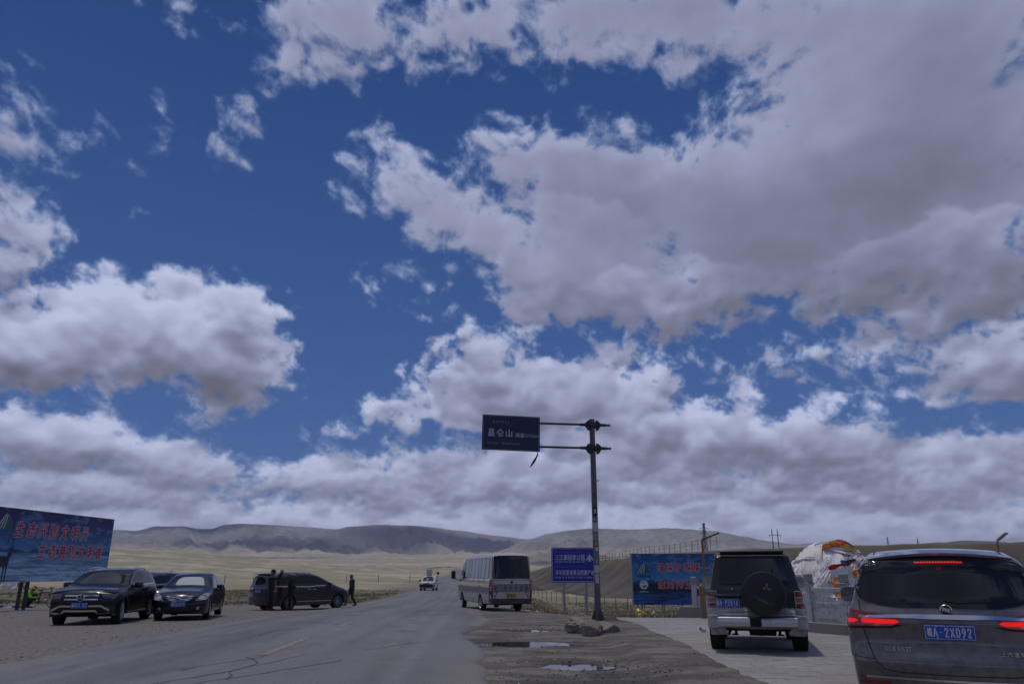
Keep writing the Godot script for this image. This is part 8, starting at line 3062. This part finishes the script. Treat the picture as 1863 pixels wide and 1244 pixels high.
# a stretch of carved stone railing: posts, rails and panels; stands on a plinth
func railing(label: String, pts: Array):
	var p0: Vector3 = pts[0]
	var o := thing("stone_railing", label, "railing", p0, 0.0, "")
	for k in pts.size():
		var q: Vector3 = pts[k] - p0
		var nb: Vector3 = pts[mini(k + 1, pts.size() - 1)] - pts[maxi(k - 1, 0)]
		var yaw := Basis(Vector3.UP, atan2(nb.x, nb.z))
		var g := Geo.new()
		g.box_at(q + Vector3(0, 0.45, 0), Vector3(0.17, 0.90, 0.17), 0.012, yaw)
		part("post", g, M.marble, o)
		var h := Geo.new()
		h.box_at(q + Vector3(0, 0.93, 0), Vector3(0.205, 0.05, 0.205), 0.012, yaw)
		h.box_at(q + Vector3(0, 1.06, 0), Vector3(0.175, 0.21, 0.175), 0.02, yaw)
		part("post_cap", h, M.marble_dark, o)
		if k + 1 < pts.size():
			var r: Vector3 = pts[k + 1] - p0
			var d := (r - q).normalized() * 0.085
			var up := Vector3(0, 1, 0)
			var rl := Geo.new()
			rl.bar(q + d + up * 0.79, r - d + up * 0.79, 0.12, 0.10, 0.012)
			part("rail", rl, M.marble, o)
			var pn := Geo.new()
			pn.bar(q + d + up * 0.27, r - d + up * 0.27, 0.08, 0.46, 0.01)
			part("panel", pn, M.marble, o)
			var inset := Geo.new()
			var side := (r - q).normalized().cross(up)
			for s in [-1.0, 1.0]:
				var a: Vector3 = q.lerp(r, 0.22) + side * 0.041 * s
				var b: Vector3 = q.lerp(r, 0.78) + side * 0.041 * s
				for y in [0.12, 0.42]:
					inset.bar(a + up * y, b + up * y, 0.008, 0.02)
			part("panel_moulding", inset, M.marble_dark, o)
			var pl := Geo.new()
			pl.bar(q + up * -0.08 - d * 1.2, r + up * -0.08 + d * 1.2, 0.46, 0.24, 0.015)
			part("plinth", pl, M.plinth, o)

func build_stonework():
	var a: Array = []
	for q in [[6.62, 21.6], [7.02, 20.5], [7.40, 19.45], [7.86, 18.45], [8.40, 17.5], [9.05, 16.65]]:
		a.append(Vector3(q[0], land(q[0], q[1]) + 0.20, -q[1]))
	railing("white stone railing in front of the scarf mound", a)
	var b := []
	for q in [[6.62, 28.4], [7.70, 27.9]]:
		b.append(Vector3(q[0], land(q[0], q[1]) + 0.24, -q[1]))
	railing("white stone railing end in front of the right billboard", b)
	# sloped plinth block at its foot
	var g := Geo.new()
	var y := land(6.6, 28.0)
	g.prism(PackedVector2Array([Vector2(-0.15, -0.05), Vector2(-0.02, 0.30), Vector2(0.05, 0.36), Vector2(1.6, 0.38), Vector2(1.6, -0.05)]), 0.7, Transform3D(Basis(Vector3.UP, -0.35), Vector3(6.22, y, -28.75)))
	var o := part("plinth_block", g, M.plinth, self)
	tag(o, "grey concrete block with a slanted end under the far stone railing", "plinth")
	# weathered wooden post
	var w := Geo.new()
	var n := noise(91, 3.0, 3)
	var prof := []
	for k in 12:
		prof.append(Vector2(0.095 + 0.018 * n.get_noise_1d(k * 0.4), k * 0.098))
	prof.append(Vector2(0.05, 1.13))
	prof.append(Vector2(0.0, 1.14))
	w.lathe(prof, Transform3D(Basis.IDENTITY, Vector3.ZERO), 9)
	var wo := part("weathered_post", w, M.weathered, self, 20.0)
	wo.position = Vector3(6.47, land(6.5, 26.6) - 0.03, -26.6)
	tag(wo, "tan weathered wooden post beside the boxy off-road car", "post")
	# small round-topped post end beyond
	# rocks by the pole
	var r := RandomNumberGenerator.new()
	r.seed = 12
	var names := ["flat topped grey boulder, hindmost of the three by the kerbside pole", "small pointed boulder in front of the other two by the pole", "rounded tan boulder at the right of the three by the pole", "dark stone lying against the foot of the tall sign pole"]
	var spec := [[1.62, 19.3, 0.66, 0.36, 0.46, 0.2], [1.78, 18.2, 0.42, 0.34, 0.36, 1.2], [2.22, 18.6, 0.66, 0.32, 0.42, 2.5], [2.98, 24.1, 0.40, 0.20, 0.30, 0.9]]
	for k in 4:
		var g2 := rock(r, 2, 0.28)
		var s = spec[k]
		var ro := part("boulder", g2, M.boulder if k < 3 else M.boulder_dark, self, 16.0)
		ro.transform = Transform3D(Basis(Vector3.UP, s[5]).scaled(Vector3(s[2], s[3], s[4]) * 1.35), Vector3(s[0], land(s[0], s[1]) + s[3] * 0.40, -s[1]))
		tag(ro, names[k], "rock")
	# litter
	var cup := Geo.new()
	cup.lathe([Vector2(0.0, 0.0), Vector2(0.028, 0.0), Vector2(0.04, 0.11), Vector2(0.042, 0.112), Vector2(0.036, 0.108), Vector2(0.026, 0.006), Vector2(0.0, 0.005)], Transform3D.IDENTITY, 18)
	var co := part("paper_cup", cup, M.white_print, self)
	co.transform = Transform3D(Basis(Vector3.UP, 0.6) * Basis(Vector3(0, 0, 1), 1.45) * Basis.from_scale(Vector3.ONE * 1.35), Vector3(4.72, land(4.8, 19.4) + 0.05, -19.4))
	tag(co, "white paper cup lying on the paving left of the off-road car", "cup")
	var bg := rock(r, 2, 0.9)
	var bo := part("rubbish_bag", bg, M.bag_yellow, self, 25.0)
	bo.transform = Transform3D(Basis.from_scale(Vector3(0.62, 0.62, 0.5)), Vector3(5.55, land(5.5, 34.0) + 0.15, -34.0))
	tag(bo, "yellow rubbish bag lying in front of the right billboard", "bag")
	var b2 := rock(r, 2, 0.9)
	var bo2 := part("rubbish_bag", b2, M.bag_green, self, 25.0)
	bo2.transform = Transform3D(Basis.from_scale(Vector3(0.42, 0.46, 0.42)), Vector3(6.0, land(5.9, 33.8) + 0.12, -33.8))
	tag(bo2, "pale green bag beside the yellow rubbish bag", "bag")
	var sc := RandomNumberGenerator.new()
	sc.seed = 66
	for k in 14:
		var x := sc.randf_range(-0.5, 11.0)
		var d := sc.randf_range(29.0, 46.0)
		if x > 3.0 and d < 29.0:
			continue
		var pg := Geo.new()
		var p := []
		for m in 4:
			for e in 3:
				p.append(Vector3(m * 0.06 - 0.09, sc.randf_range(0.0, 0.07), e * 0.06 - 0.06))
		for m in 3:
			for e in 2:
				pg.quad_out(p[m * 3 + e], p[m * 3 + 3 + e], p[m * 3 + 4 + e], p[m * 3 + 1 + e], Vector3.UP)
		var lo := part("litter_scrap", pg, M.white_print, self)
		lo.position = Vector3(x, gh(x, -d) + 0.03, -d)
		lo.rotation.y = sc.randf() * TAU
		tag(lo, "pale scrap of litter on the rough ground", "litter", "scraps of litter on the grass")

func build_lamps():
	for k in 2:
		var at: Vector3 = [Vector3(7.68, 0, -31.0), Vector3(25.3, 0, -40.0)][k]
		at.y = gh(at.x, at.z) - 0.05
		var h: float = [2.60, 2.9][k] - at.y
		var o := thing("solar_street_lamp", ["yellow solar street lamp in front of the right billboard", "solar street lamp showing above the roof of the near people carrier"][k], "street lamp", at, 0.0, "solar street lamps")
		var g := Geo.new()
		g.tube([Vector3(0, 0, 0), Vector3(0, h, 0), Vector3(0.12, h + 0.06, 0)], 0.042, 10)
		part("pole", g, M.lamp_yellow, o)
		var hd := Geo.new()
		var sx: float = [0.72, 0.62][k]
		var tilt := Basis(Vector3(0, 0, 1), 0.34 if k == 0 else 0.62)
		hd.box(Vector3(sx, 0.05, 0.30), Transform3D(tilt, Vector3(0.10 + sx * 0.36, h + 0.16 if k == 0 else h + 0.24, 0)), 0.012)
		part("lamp_head", hd, M.rubber, o)
		var sp := Geo.new()
		for q in 6:
			sp.box(Vector3(sx * 0.13, 0.012, 0.24), Transform3D(tilt, Vector3(0.10 + sx * 0.36, h + 0.16 if k == 0 else h + 0.24, 0)) * Transform3D(Basis.IDENTITY, Vector3((q - 2.5) * sx * 0.155, -0.03, 0)), 0.004)
		part("light_panel", sp, M.lamp_dark, o)
		var br := Geo.new()
		br.tube([Vector3(0.05, h - 0.02, 0), Vector3(0.20, h + 0.12, 0)], 0.02, 8)
		part("bracket", br, M.lamp_yellow, o)

func crest() -> Array:
	# the railway bank: x, distance, height of its top
	return [[20.4, 172.0, -2.6], [22.0, 166.0, 3.4], [27.0, 142.0, 4.2], [34.0, 118.0, 4.5], [46.0, 98.0, 4.5], [62.0, 84.0, 4.4], [86.0, 72.0, 4.5], [120.0, 62.0, 5.2], [160.0, 54.0, 5.2]]

func bank(pts, label: String, cap_start: bool, cap_end: bool):
	var v := PackedVector3Array()
	var col := PackedColorArray()
	var rows := 0
	var cs := [[-17.0, -3.2], [-12.0, 0.10], [-8.0, 0.42], [-5.2, 0.74], [-3.6, 0.97], [-3.2, 1.0], [0.0, 1.02], [3.2, 1.0], [3.6, 0.97], [6.0, 0.7], [12.0, 0.05], [16.0, -3.0]]
	var steps := 28
	for k in pts.size() - 1:
		for m in steps:
			var t := m / float(steps)
			var a = pts[k]
			var b = pts[k + 1]
			var p := Vector2(a[0], a[1]).lerp(Vector2(b[0], b[1]), t)
			var dir := (Vector2(b[0], b[1]) - Vector2(a[0], a[1])).normalized()
			var s := Vector2(dir.y, -dir.x)
			if s.y > 0.0:
				s = -s       # towards the camera first
			var top := lerpf(a[2], b[2], t)
			for c in cs:
				var q: Vector2 = p + s * c[0] * -1.0
				var g := gh(q.x, -q.y)
				var y := lerpf(g, top, clampf(c[1], 0.0, 1.1)) if c[1] >= 0.0 else g - 0.6
				y += (n_near.get_noise_2d(q.x * 0.5, q.y * 0.5) * 0.35 + n_mid.get_noise_2d(q.x * 2.0, q.y * 2.0) * 0.5) * (1.0 if c[1] > 0.0 and c[1] < 0.9 else 0.45)
				v.append(Vector3(q.x, y, -q.y))
				var z := n_near.get_noise_2d(q.x * 0.3, q.y * 0.5)
				col.append(Color(0.125, 0.114, 0.104).lerp(Color(0.075, 0.070, 0.064), clampf(0.5 + z * 2.2, 0.0, 1.0)).lerp(Color(0.16, 0.135, 0.085), 0.6 if c[1] > 0.96 else 0.0))
			rows += 1
	struct("railway_embankment", sheet(v, cs.size(), rows, col), M.ground)

func build_far():
	bank(crest(), "", true, false)
	bank([[-4.0, 300.0, -5.0], [4.0, 250.0, -1.2], [8.5, 222.0, 1.4], [12.5, 204.0, 2.6], [15.6, 191.0, 3.0], [17.2, 184.0, -2.6]], "", false, true)
	# short bridge over the gap
	var a := Vector3(15.6, 2.9, -191.5)
	var b := Vector3(22.6, 3.2, -164.0)
	var o := thing("rail_bridge", "low dark railway bridge between the two banks behind the tall pole", "bridge", a)
	var d := b - a
	var g := Geo.new()
	for s in [-2.2, 2.2]:
		var side: Vector3 = d.normalized().cross(Vector3.UP) * s
		g.bar(side + Vector3(0, -0.15, 0), d + side + Vector3(0, -0.15, 0), 0.5, 0.9, 0.03)
	part("girder", g, M.concrete_dark, o)
	var dk := Geo.new()
	dk.bar(Vector3(0, 0.35, 0), d + Vector3(0, 0.35, 0), 6.2, 0.25, 0.03)
	part("deck", dk, M.concrete, o)
	for t in [0.08, 0.5, 0.92]:
		var pg := Geo.new()
		var p: Vector3 = d * t
		var gy := gh(a.x + p.x, a.z + p.z) - a.y - 0.5
		pg.bar(Vector3(p.x, gy, p.z), Vector3(p.x, p.y - 0.95, p.z), 4.6, 1.1, 0.05, Vector3(d.x, 0, d.z))
		part("pier", pg, M.concrete_dark, o)
	var rl := Geo.new()
	for s in [-2.9, 2.9]:
		var side: Vector3 = d.normalized().cross(Vector3.UP) * s
		for y in [0.9, 1.4]:
			rl.bar(side + Vector3(0, y, 0), d + side + Vector3(0, y, 0), 0.06, 0.06)
		for k in 16:
			var p: Vector3 = d * (k / 15.0) + side
			rl.bar(p + Vector3(0, 0.4, 0), p + Vector3(0, 1.45, 0), 0.05, 0.05)
	part("railing", rl, M.dark_steel, o)
	# the tall fence along the bank
	var f := thing("bank_fence", "long row of thin grey fence posts along the top of the railway bank", "fence", Vector3(22.0, 0, -166.0))
	var cr := crest()
	var wires := [[], [], []]
	for k in range(1, 3):
		var p = cr[k]
		var q = cr[k + 1]
		var n := int(Vector2(p[0], p[1]).distance_to(Vector2(q[0], q[1])) / 1.9)
		for m in n:
			var t := m / float(n)
			var x := lerpf(p[0], q[0], t) - 2.0
			var z := -lerpf(p[1], q[1], t) + 2.0
			var y := lerpf(p[2], q[2], t) + (0.6 * smoothstep(0.4, 1.0, t) if k == 2 else 0.0) - 0.3
			var pg := Geo.new()
			pg.box_at(Vector3(x - 22.0, y + 0.95, z + 166.0), Vector3(0.09, 1.9, 0.09), 0.01)
			part("post", pg, M.pole_light, f)
			for w in 3:
				wires[w].append(Vector3(x - 22.0, y + 0.6 + w * 0.6, z + 166.0))
	for w in 3:
		var wg := Geo.new()
		wg.tube(wires[w], 0.012, 4)
		part("wire", wg, M.dark_steel, f)
	# green mesh fence across the low ground
	var gf := thing("mesh_fence", "green wire mesh fence on green posts across the low ground behind the signs", "fence", Vector3(3.0, 0, -128.0))
	var way := [Vector2(3.0, 128.0), Vector2(7.0, 98.0), Vector2(11.5, 78.0), Vector2(15.5, 63.0), Vector2(21.0, 55.0), Vector2(29.0, 49.0)]
	var last := Vector3.INF
	for k in way.size() - 1:
		var n := int(way[k].distance_to(way[k + 1]) / 3.4)
		for m in n:
			var q: Vector2 = way[k].lerp(way[k + 1], m / float(n))
			var p := Vector3(q.x - 3.0, gh(q.x, -q.y), -q.y + 128.0)
			var pg := Geo.new()
			pg.box_at(p + Vector3(0, 0.72, 0), Vector3(0.06, 1.5, 0.06), 0.008)
			part("post", pg, M.fence_green, gf)
			if last != Vector3.INF:
				var mg := Geo.new()
				for y in 7:
					mg.bar(last + Vector3(0, 0.16 + y * 0.2, 0), p + Vector3(0, 0.16 + y * 0.2, 0), 0.008, 0.012)
				for u in range(1, 15):
					var c := last.lerp(p, u / 15.0)
					mg.bar(c + Vector3(0, 0.14, 0), c + Vector3(0, 1.4, 0), 0.010, 0.010)
				part("mesh_panel", mg, M.fence_green, gf)
			last = p
	# field fence posts at left
	var spots := [[-54.0, 100.0], [-50.5, 112.0], [-47.0, 118.0], [-45.0, 122.0], [-43.2, 130.0], [-43.0, 140.0], [-38.5, 150.0], [-33.0, 155.0], [-27.5, 160.0], [-22.0, 168.0], [-17.0, 176.0], [-57.5, 92.0]]
	for k in spots.size():
		var q = spots[k]
		var pg := Geo.new()
		pg.box_at(Vector3(0, 0.75, 0), Vector3(0.11, 1.7, 0.11), 0.012)
		var po := part("fence_post", pg, M.post_grey, self)
		po.position = Vector3(q[0], gh(q[0], -q[1]), -q[1])
		po.rotation_degrees = Vector3(0, 20, 1.5 * sin(k * 2.3))
		tag(po, "thin grey fence post standing alone in the dry field at left", "post", "fence posts in the dry field")
	# round marker at the roadside
	var md := 240.0
	var mk := thing("road_marker", "small dark round road marker far along the left verge", "road sign", Vector3(road_middle(md) - 4.6, gh(road_middle(md) - 4.6, -md), -md))
	var mp := Geo.new()
	mp.tube([Vector3(0, -0.3, 0), Vector3(0, 2.0, 0)], 0.06, 6)
	part("post", mp, M.dark_steel, mk)
	var ms := Geo.new()
	ms.lathe([Vector2(0.0, 0.06), Vector2(0.45, 0.06), Vector2(0.45, 0.0), Vector2(0.0, 0.0)], Transform3D(Basis(Vector3.RIGHT, PI / 2), Vector3(0, 2.2, 0)), 16)
	part("disc", ms, M.rubber, mk)
	# power line: lattice tower, twin pole, two masts
	lattice("lattice_tower", "tall lattice power tower on the skyline above the right billboard", Vector3(130.8, 0, -520.0), 33.0, 5.0)
	var hp := thing("twin_pole", "twin wooden power poles with a cross bar above the off-road car", "power pole", Vector3(102.0, gh(102.0, -300.0) - 1.0, -300.0))
	var top := 17.3 - hp.position.y
	for x in [0.0, 2.2]:
		var pg := Geo.new()
		pg.tube([Vector3(x, 0, 0), Vector3(x, top, 0)], [0.24, 0.15], 8)
		part("pole", pg, M.dark_steel, hp)
	var cb := Geo.new()
	cb.bar(Vector3(-1.3, top - 2.2, 0), Vector3(3.5, top - 2.2, 0), 0.18, 0.18)
	part("cross_bar", cb, M.dark_steel, hp)
	for x in [-1.1, 3.3]:
		var ins := Geo.new()
		ins.lathe([Vector2(0.0, 0.0), Vector2(0.10, 0.0), Vector2(0.10, 0.9), Vector2(0.0, 0.9)], Transform3D(Basis.IDENTITY, Vector3(x, top - 3.2, 0)), 8)
		part("insulator", ins, M.pole_light, hp)
	lattice("lattice_mast", "thin lattice mast on the skyline, left of two above the near people carrier", Vector3(588.0, 0, -1200.0), 53.0, 4.0)
	lattice("lattice_mast", "thin lattice mast on the skyline, right of two above the near people carrier", Vector3(635.0, 0, -1200.0), 51.0, 4.0)

func lattice(called: String, label: String, at: Vector3, top: float, base: float):
	at.y = gh(at.x, at.z) - 1.0
	var h := top - at.y
	var o := thing(called, label, "tower", at, 0.3)
	var g := Geo.new()
	var n := 9
	var w := func(t: float) -> float: return lerpf(base, 0.7, pow(t, 0.75)) * 0.5
	for k in n:
		var t0 := k / float(n)
		var t1 := (k + 1) / float(n)
		var a: float = w.call(t0)
		var b: float = w.call(t1)
		for s in 4:
			var d0 := Vector2(1, 1).rotated(PI / 2 * s)
			var d1 := Vector2(1, 1).rotated(PI / 2 * (s + 1))
			var thick := 0.28
			g.bar(Vector3(d0.x * a, t0 * h, d0.y * a), Vector3(d0.x * b, t1 * h, d0.y * b), thick, thick)
			g.bar(Vector3(d0.x * a, t0 * h, d0.y * a), Vector3(d1.x * b, t1 * h, d1.y * b), 0.16, 0.16)
			g.bar(Vector3(d1.x * a, t0 * h, d1.y * a), Vector3(d0.x * b, t1 * h, d0.y * b), 0.16, 0.16)
			g.bar(Vector3(d0.x * b, t1 * h, d0.y * b), Vector3(d1.x * b, t1 * h, d1.y * b), 0.16, 0.16)
	part("frame", g, M.steel_far, o)
	for q in [0.80, 0.90, 0.985]:
		var c := Geo.new()
		var l: float = base * (0.75 if q < 0.95 else 0.35)
		c.bar(Vector3(-l, q * h, 0), Vector3(l, q * h, 0), 0.3, 0.35)
		part("cross_arm", c, M.steel_far, o)

func build_flags():
	# cords of prayer flags below the left billboard: [from, to, sag, colours]
	var sets := [
		["prayer flags on a sagging cord at the far left below the billboard", Vector3(-29.3, 0.45, -40.0), Vector3(-24.9, -0.25, -40.5), 0.28, [6, 4, 6, 4, 7, 7, 11, 8, 3, 8, 6]],
		["prayer flags on a slanting cord between the bicycle and the black sport utility car", Vector3(-23.4, 0.10, -40.5), Vector3(-20.9, 0.72, -40.2), 0.10, [6, 3, 6, 6, 4, 5, 7, 4]],
		["white and red prayer flags fluttering under the bottom edge of the left billboard", Vector3(-28.6, 0.98, -42.0), Vector3(-26.2, 0.85, -42.0), 0.12, [3, 6, 2, 3, 5]]]
	var r := RandomNumberGenerator.new()
	r.seed = 17
	for q in sets:
		var a: Vector3 = q[1]
		var b: Vector3 = q[2]
		var o := thing("prayer_flag_string", q[0], "prayer flags", a)
		var n: int = q[4].size()
		var pts := []
		for k in n * 2 + 1:
			var t := k / (n * 2.0)
			pts.append((b - a) * t + Vector3(0, -q[3] * 4.0 * t * (1.0 - t), 0))
		var cg := Geo.new()
		cg.tube(pts, 0.008, 5)
		part("cord", cg, M.rubber, o)
		for k in n:
			var p0: Vector3 = pts[k * 2]
			var p1: Vector3 = pts[k * 2 + 2]
			var g := Geo.new()
			var prev := []
			for i in 7:
				var row := []
				var s := i / 6.0
				for j in 6:
					var t := j / 5.0
					var w := sin(s * 5.0 + k * 2.0 + t * 3.0) * 0.07 * t
					row.append(p0.lerp(p1, s * 0.94 + 0.03) + Vector3(0.06 * t * sin(k * 1.7), -0.33 * t * (0.8 + 0.3 * sin(k * 3.1)), w + 0.05 * t))
				if i > 0:
					for j in 5:
						g.quad_out(prev[j], prev[j + 1], row[j + 1], row[j], Vector3(0, 0, 1))
				prev = row
			part("flag", g, M.scarf[q[4][k]], o, 60.0)

# clouds high overhead, out of view, whose shadows lie on the land
func build_clouds():
	var n := noise(95, 1.1, 4, 0.55)
	# shadow middle x, distance, half extents across and along
	var h := 9000.0
	var k := 0
	for q in [[-1900.0, 4950.0, 420.0, 300.0], [-1150.0, 4000.0, 620.0, 240.0], [-420.0, 4700.0, 560.0, 420.0], [60.0, 4300.0, 420.0, 330.0], [60.0, 1950.0, 130.0, 150.0], [3000.0, 4500.0, 900.0, 700.0], [-1150.0, 2950.0, 520.0, 200.0], [-2600.0, 5300.0, 300.0, 250.0]]:
		var gy := gh(q[0], -q[1]) if q[1] < 1500.0 else 120.0
		var at := Vector3(q[0], gy, -q[1]) + SUN_AT * ((h + k * 40.0 - gy) / SUN_AT.y)
		var g := Geo.new()
		var nu := 40
		var nv := 12
		var p := func(i: int, j: int) -> Vector3:
			var a := TAU * i / nu
			var e := lerpf(-PI / 2, PI / 2, j / float(nv))
			var d := Vector3(cos(a) * cos(e), sin(e), sin(a) * cos(e))
			var rr := 1.0 + 0.55 * n.get_noise_3d(d.x * 1.3 + k * 7.0, d.y, d.z * 1.3)
			var up := 0.45 if d.y > 0.0 else 0.12
			return Vector3(d.x * q[2] * rr, d.y * minf(q[2], q[3]) * up * rr, d.z * q[3] * rr)
		for i in nu:
			for j in nv:
				g.quad_out(p.call(i, j), p.call(i + 1, j), p.call(i + 1, j + 1), p.call(i, j + 1), p.call(i, j) + p.call(i + 1, j + 1))
		var o := part("cloud", g, M.cloud, self, 60.0)
		o.position = at
		o.set_meta("kind", "structure")
		k += 1

# rough grass in tufts on the near verges
func build_grass():
	var g := Geo.new()
	var r := RandomNumberGenerator.new()
	r.seed = 55
	for k in 9:
		var a := r.randf() * TAU
		var o := Vector3(r.randf_range(-0.04, 0.04), 0, r.randf_range(-0.04, 0.04))
		var h := r.randf_range(0.05, 0.13)
		var lean := Vector3(cos(a), 0, sin(a)) * h * r.randf_range(0.2, 0.9)
		var s := Vector3(-sin(a), 0, cos(a)) * 0.006
		g.tri_out(o - s, o + s, o + lean + Vector3(0, h, 0), Vector3(0, 0.4, 1))
	var m := g.mesh()
	var list := []
	while list.size() < 26000:
		var right := r.randf() < 0.5
		var d := 29.0 + 70.0 * pow(r.randf(), 1.5)
		var x := r.randf_range(0.0, 24.0) * (0.6 + d / 60.0) if right else -r.randf_range(9.0, 60.0) * (0.4 + d / 90.0)
		if right and x < 3.5 and d < 40.0:
			continue
		if not right and d < 46.0:
			continue
		if n_mid.get_noise_2d(x * 1.7, d * 3.0) + n_near.get_noise_2d(x * 0.6, d) * 0.6 < r.randf_range(-0.25, 0.35):
			continue
		if absf(x - road_middle(d)) < road_half(d) + 0.6:
			continue
		list.append(Vector3(x, gh(x, -d), -d))
	var mm := MultiMesh.new()
	mm.transform_format = MultiMesh.TRANSFORM_3D
	mm.use_colors = true
	mm.mesh = m
	mm.instance_count = list.size()
	for k in list.size():
		var s := r.randf_range(0.8, 2.0)
		mm.set_instance_transform(k, Transform3D(Basis(Vector3.UP, r.randf() * TAU).scaled(Vector3(s * 1.6, s, s * 1.6)), list[k]))
		mm.set_instance_color(k, Color(0.13, 0.12, 0.065).lerp(Color(0.26, 0.21, 0.13), r.randf()))
	var o := MultiMeshInstance3D.new()
	o.name = "dry_grass"
	o.multimesh = mm
	o.material_override = M.stone_tint
	add_child(o)
	tag(o, "tufts of dry grass on the rough ground beside the road", "grass", "", "stuff")

func lot(p: Vector3) -> float:
	return gh(p.x, p.z) + 0.01

func build_rest():
	build_road()
	build_shoulder()
	build_plaza()
	build_far()
	build_billboards()
	build_signs()
	build_stonework()
	build_lamps()
	build_mound()
	build_flags()
	car_silver_star()
	car_saloon()
	car_maroon()
	car_carrier_far()
	car_carrier_near()
	car_boxy()
	bus_mini()
	traffic_far()
	build_people()
	build_grass()
	build_clouds()
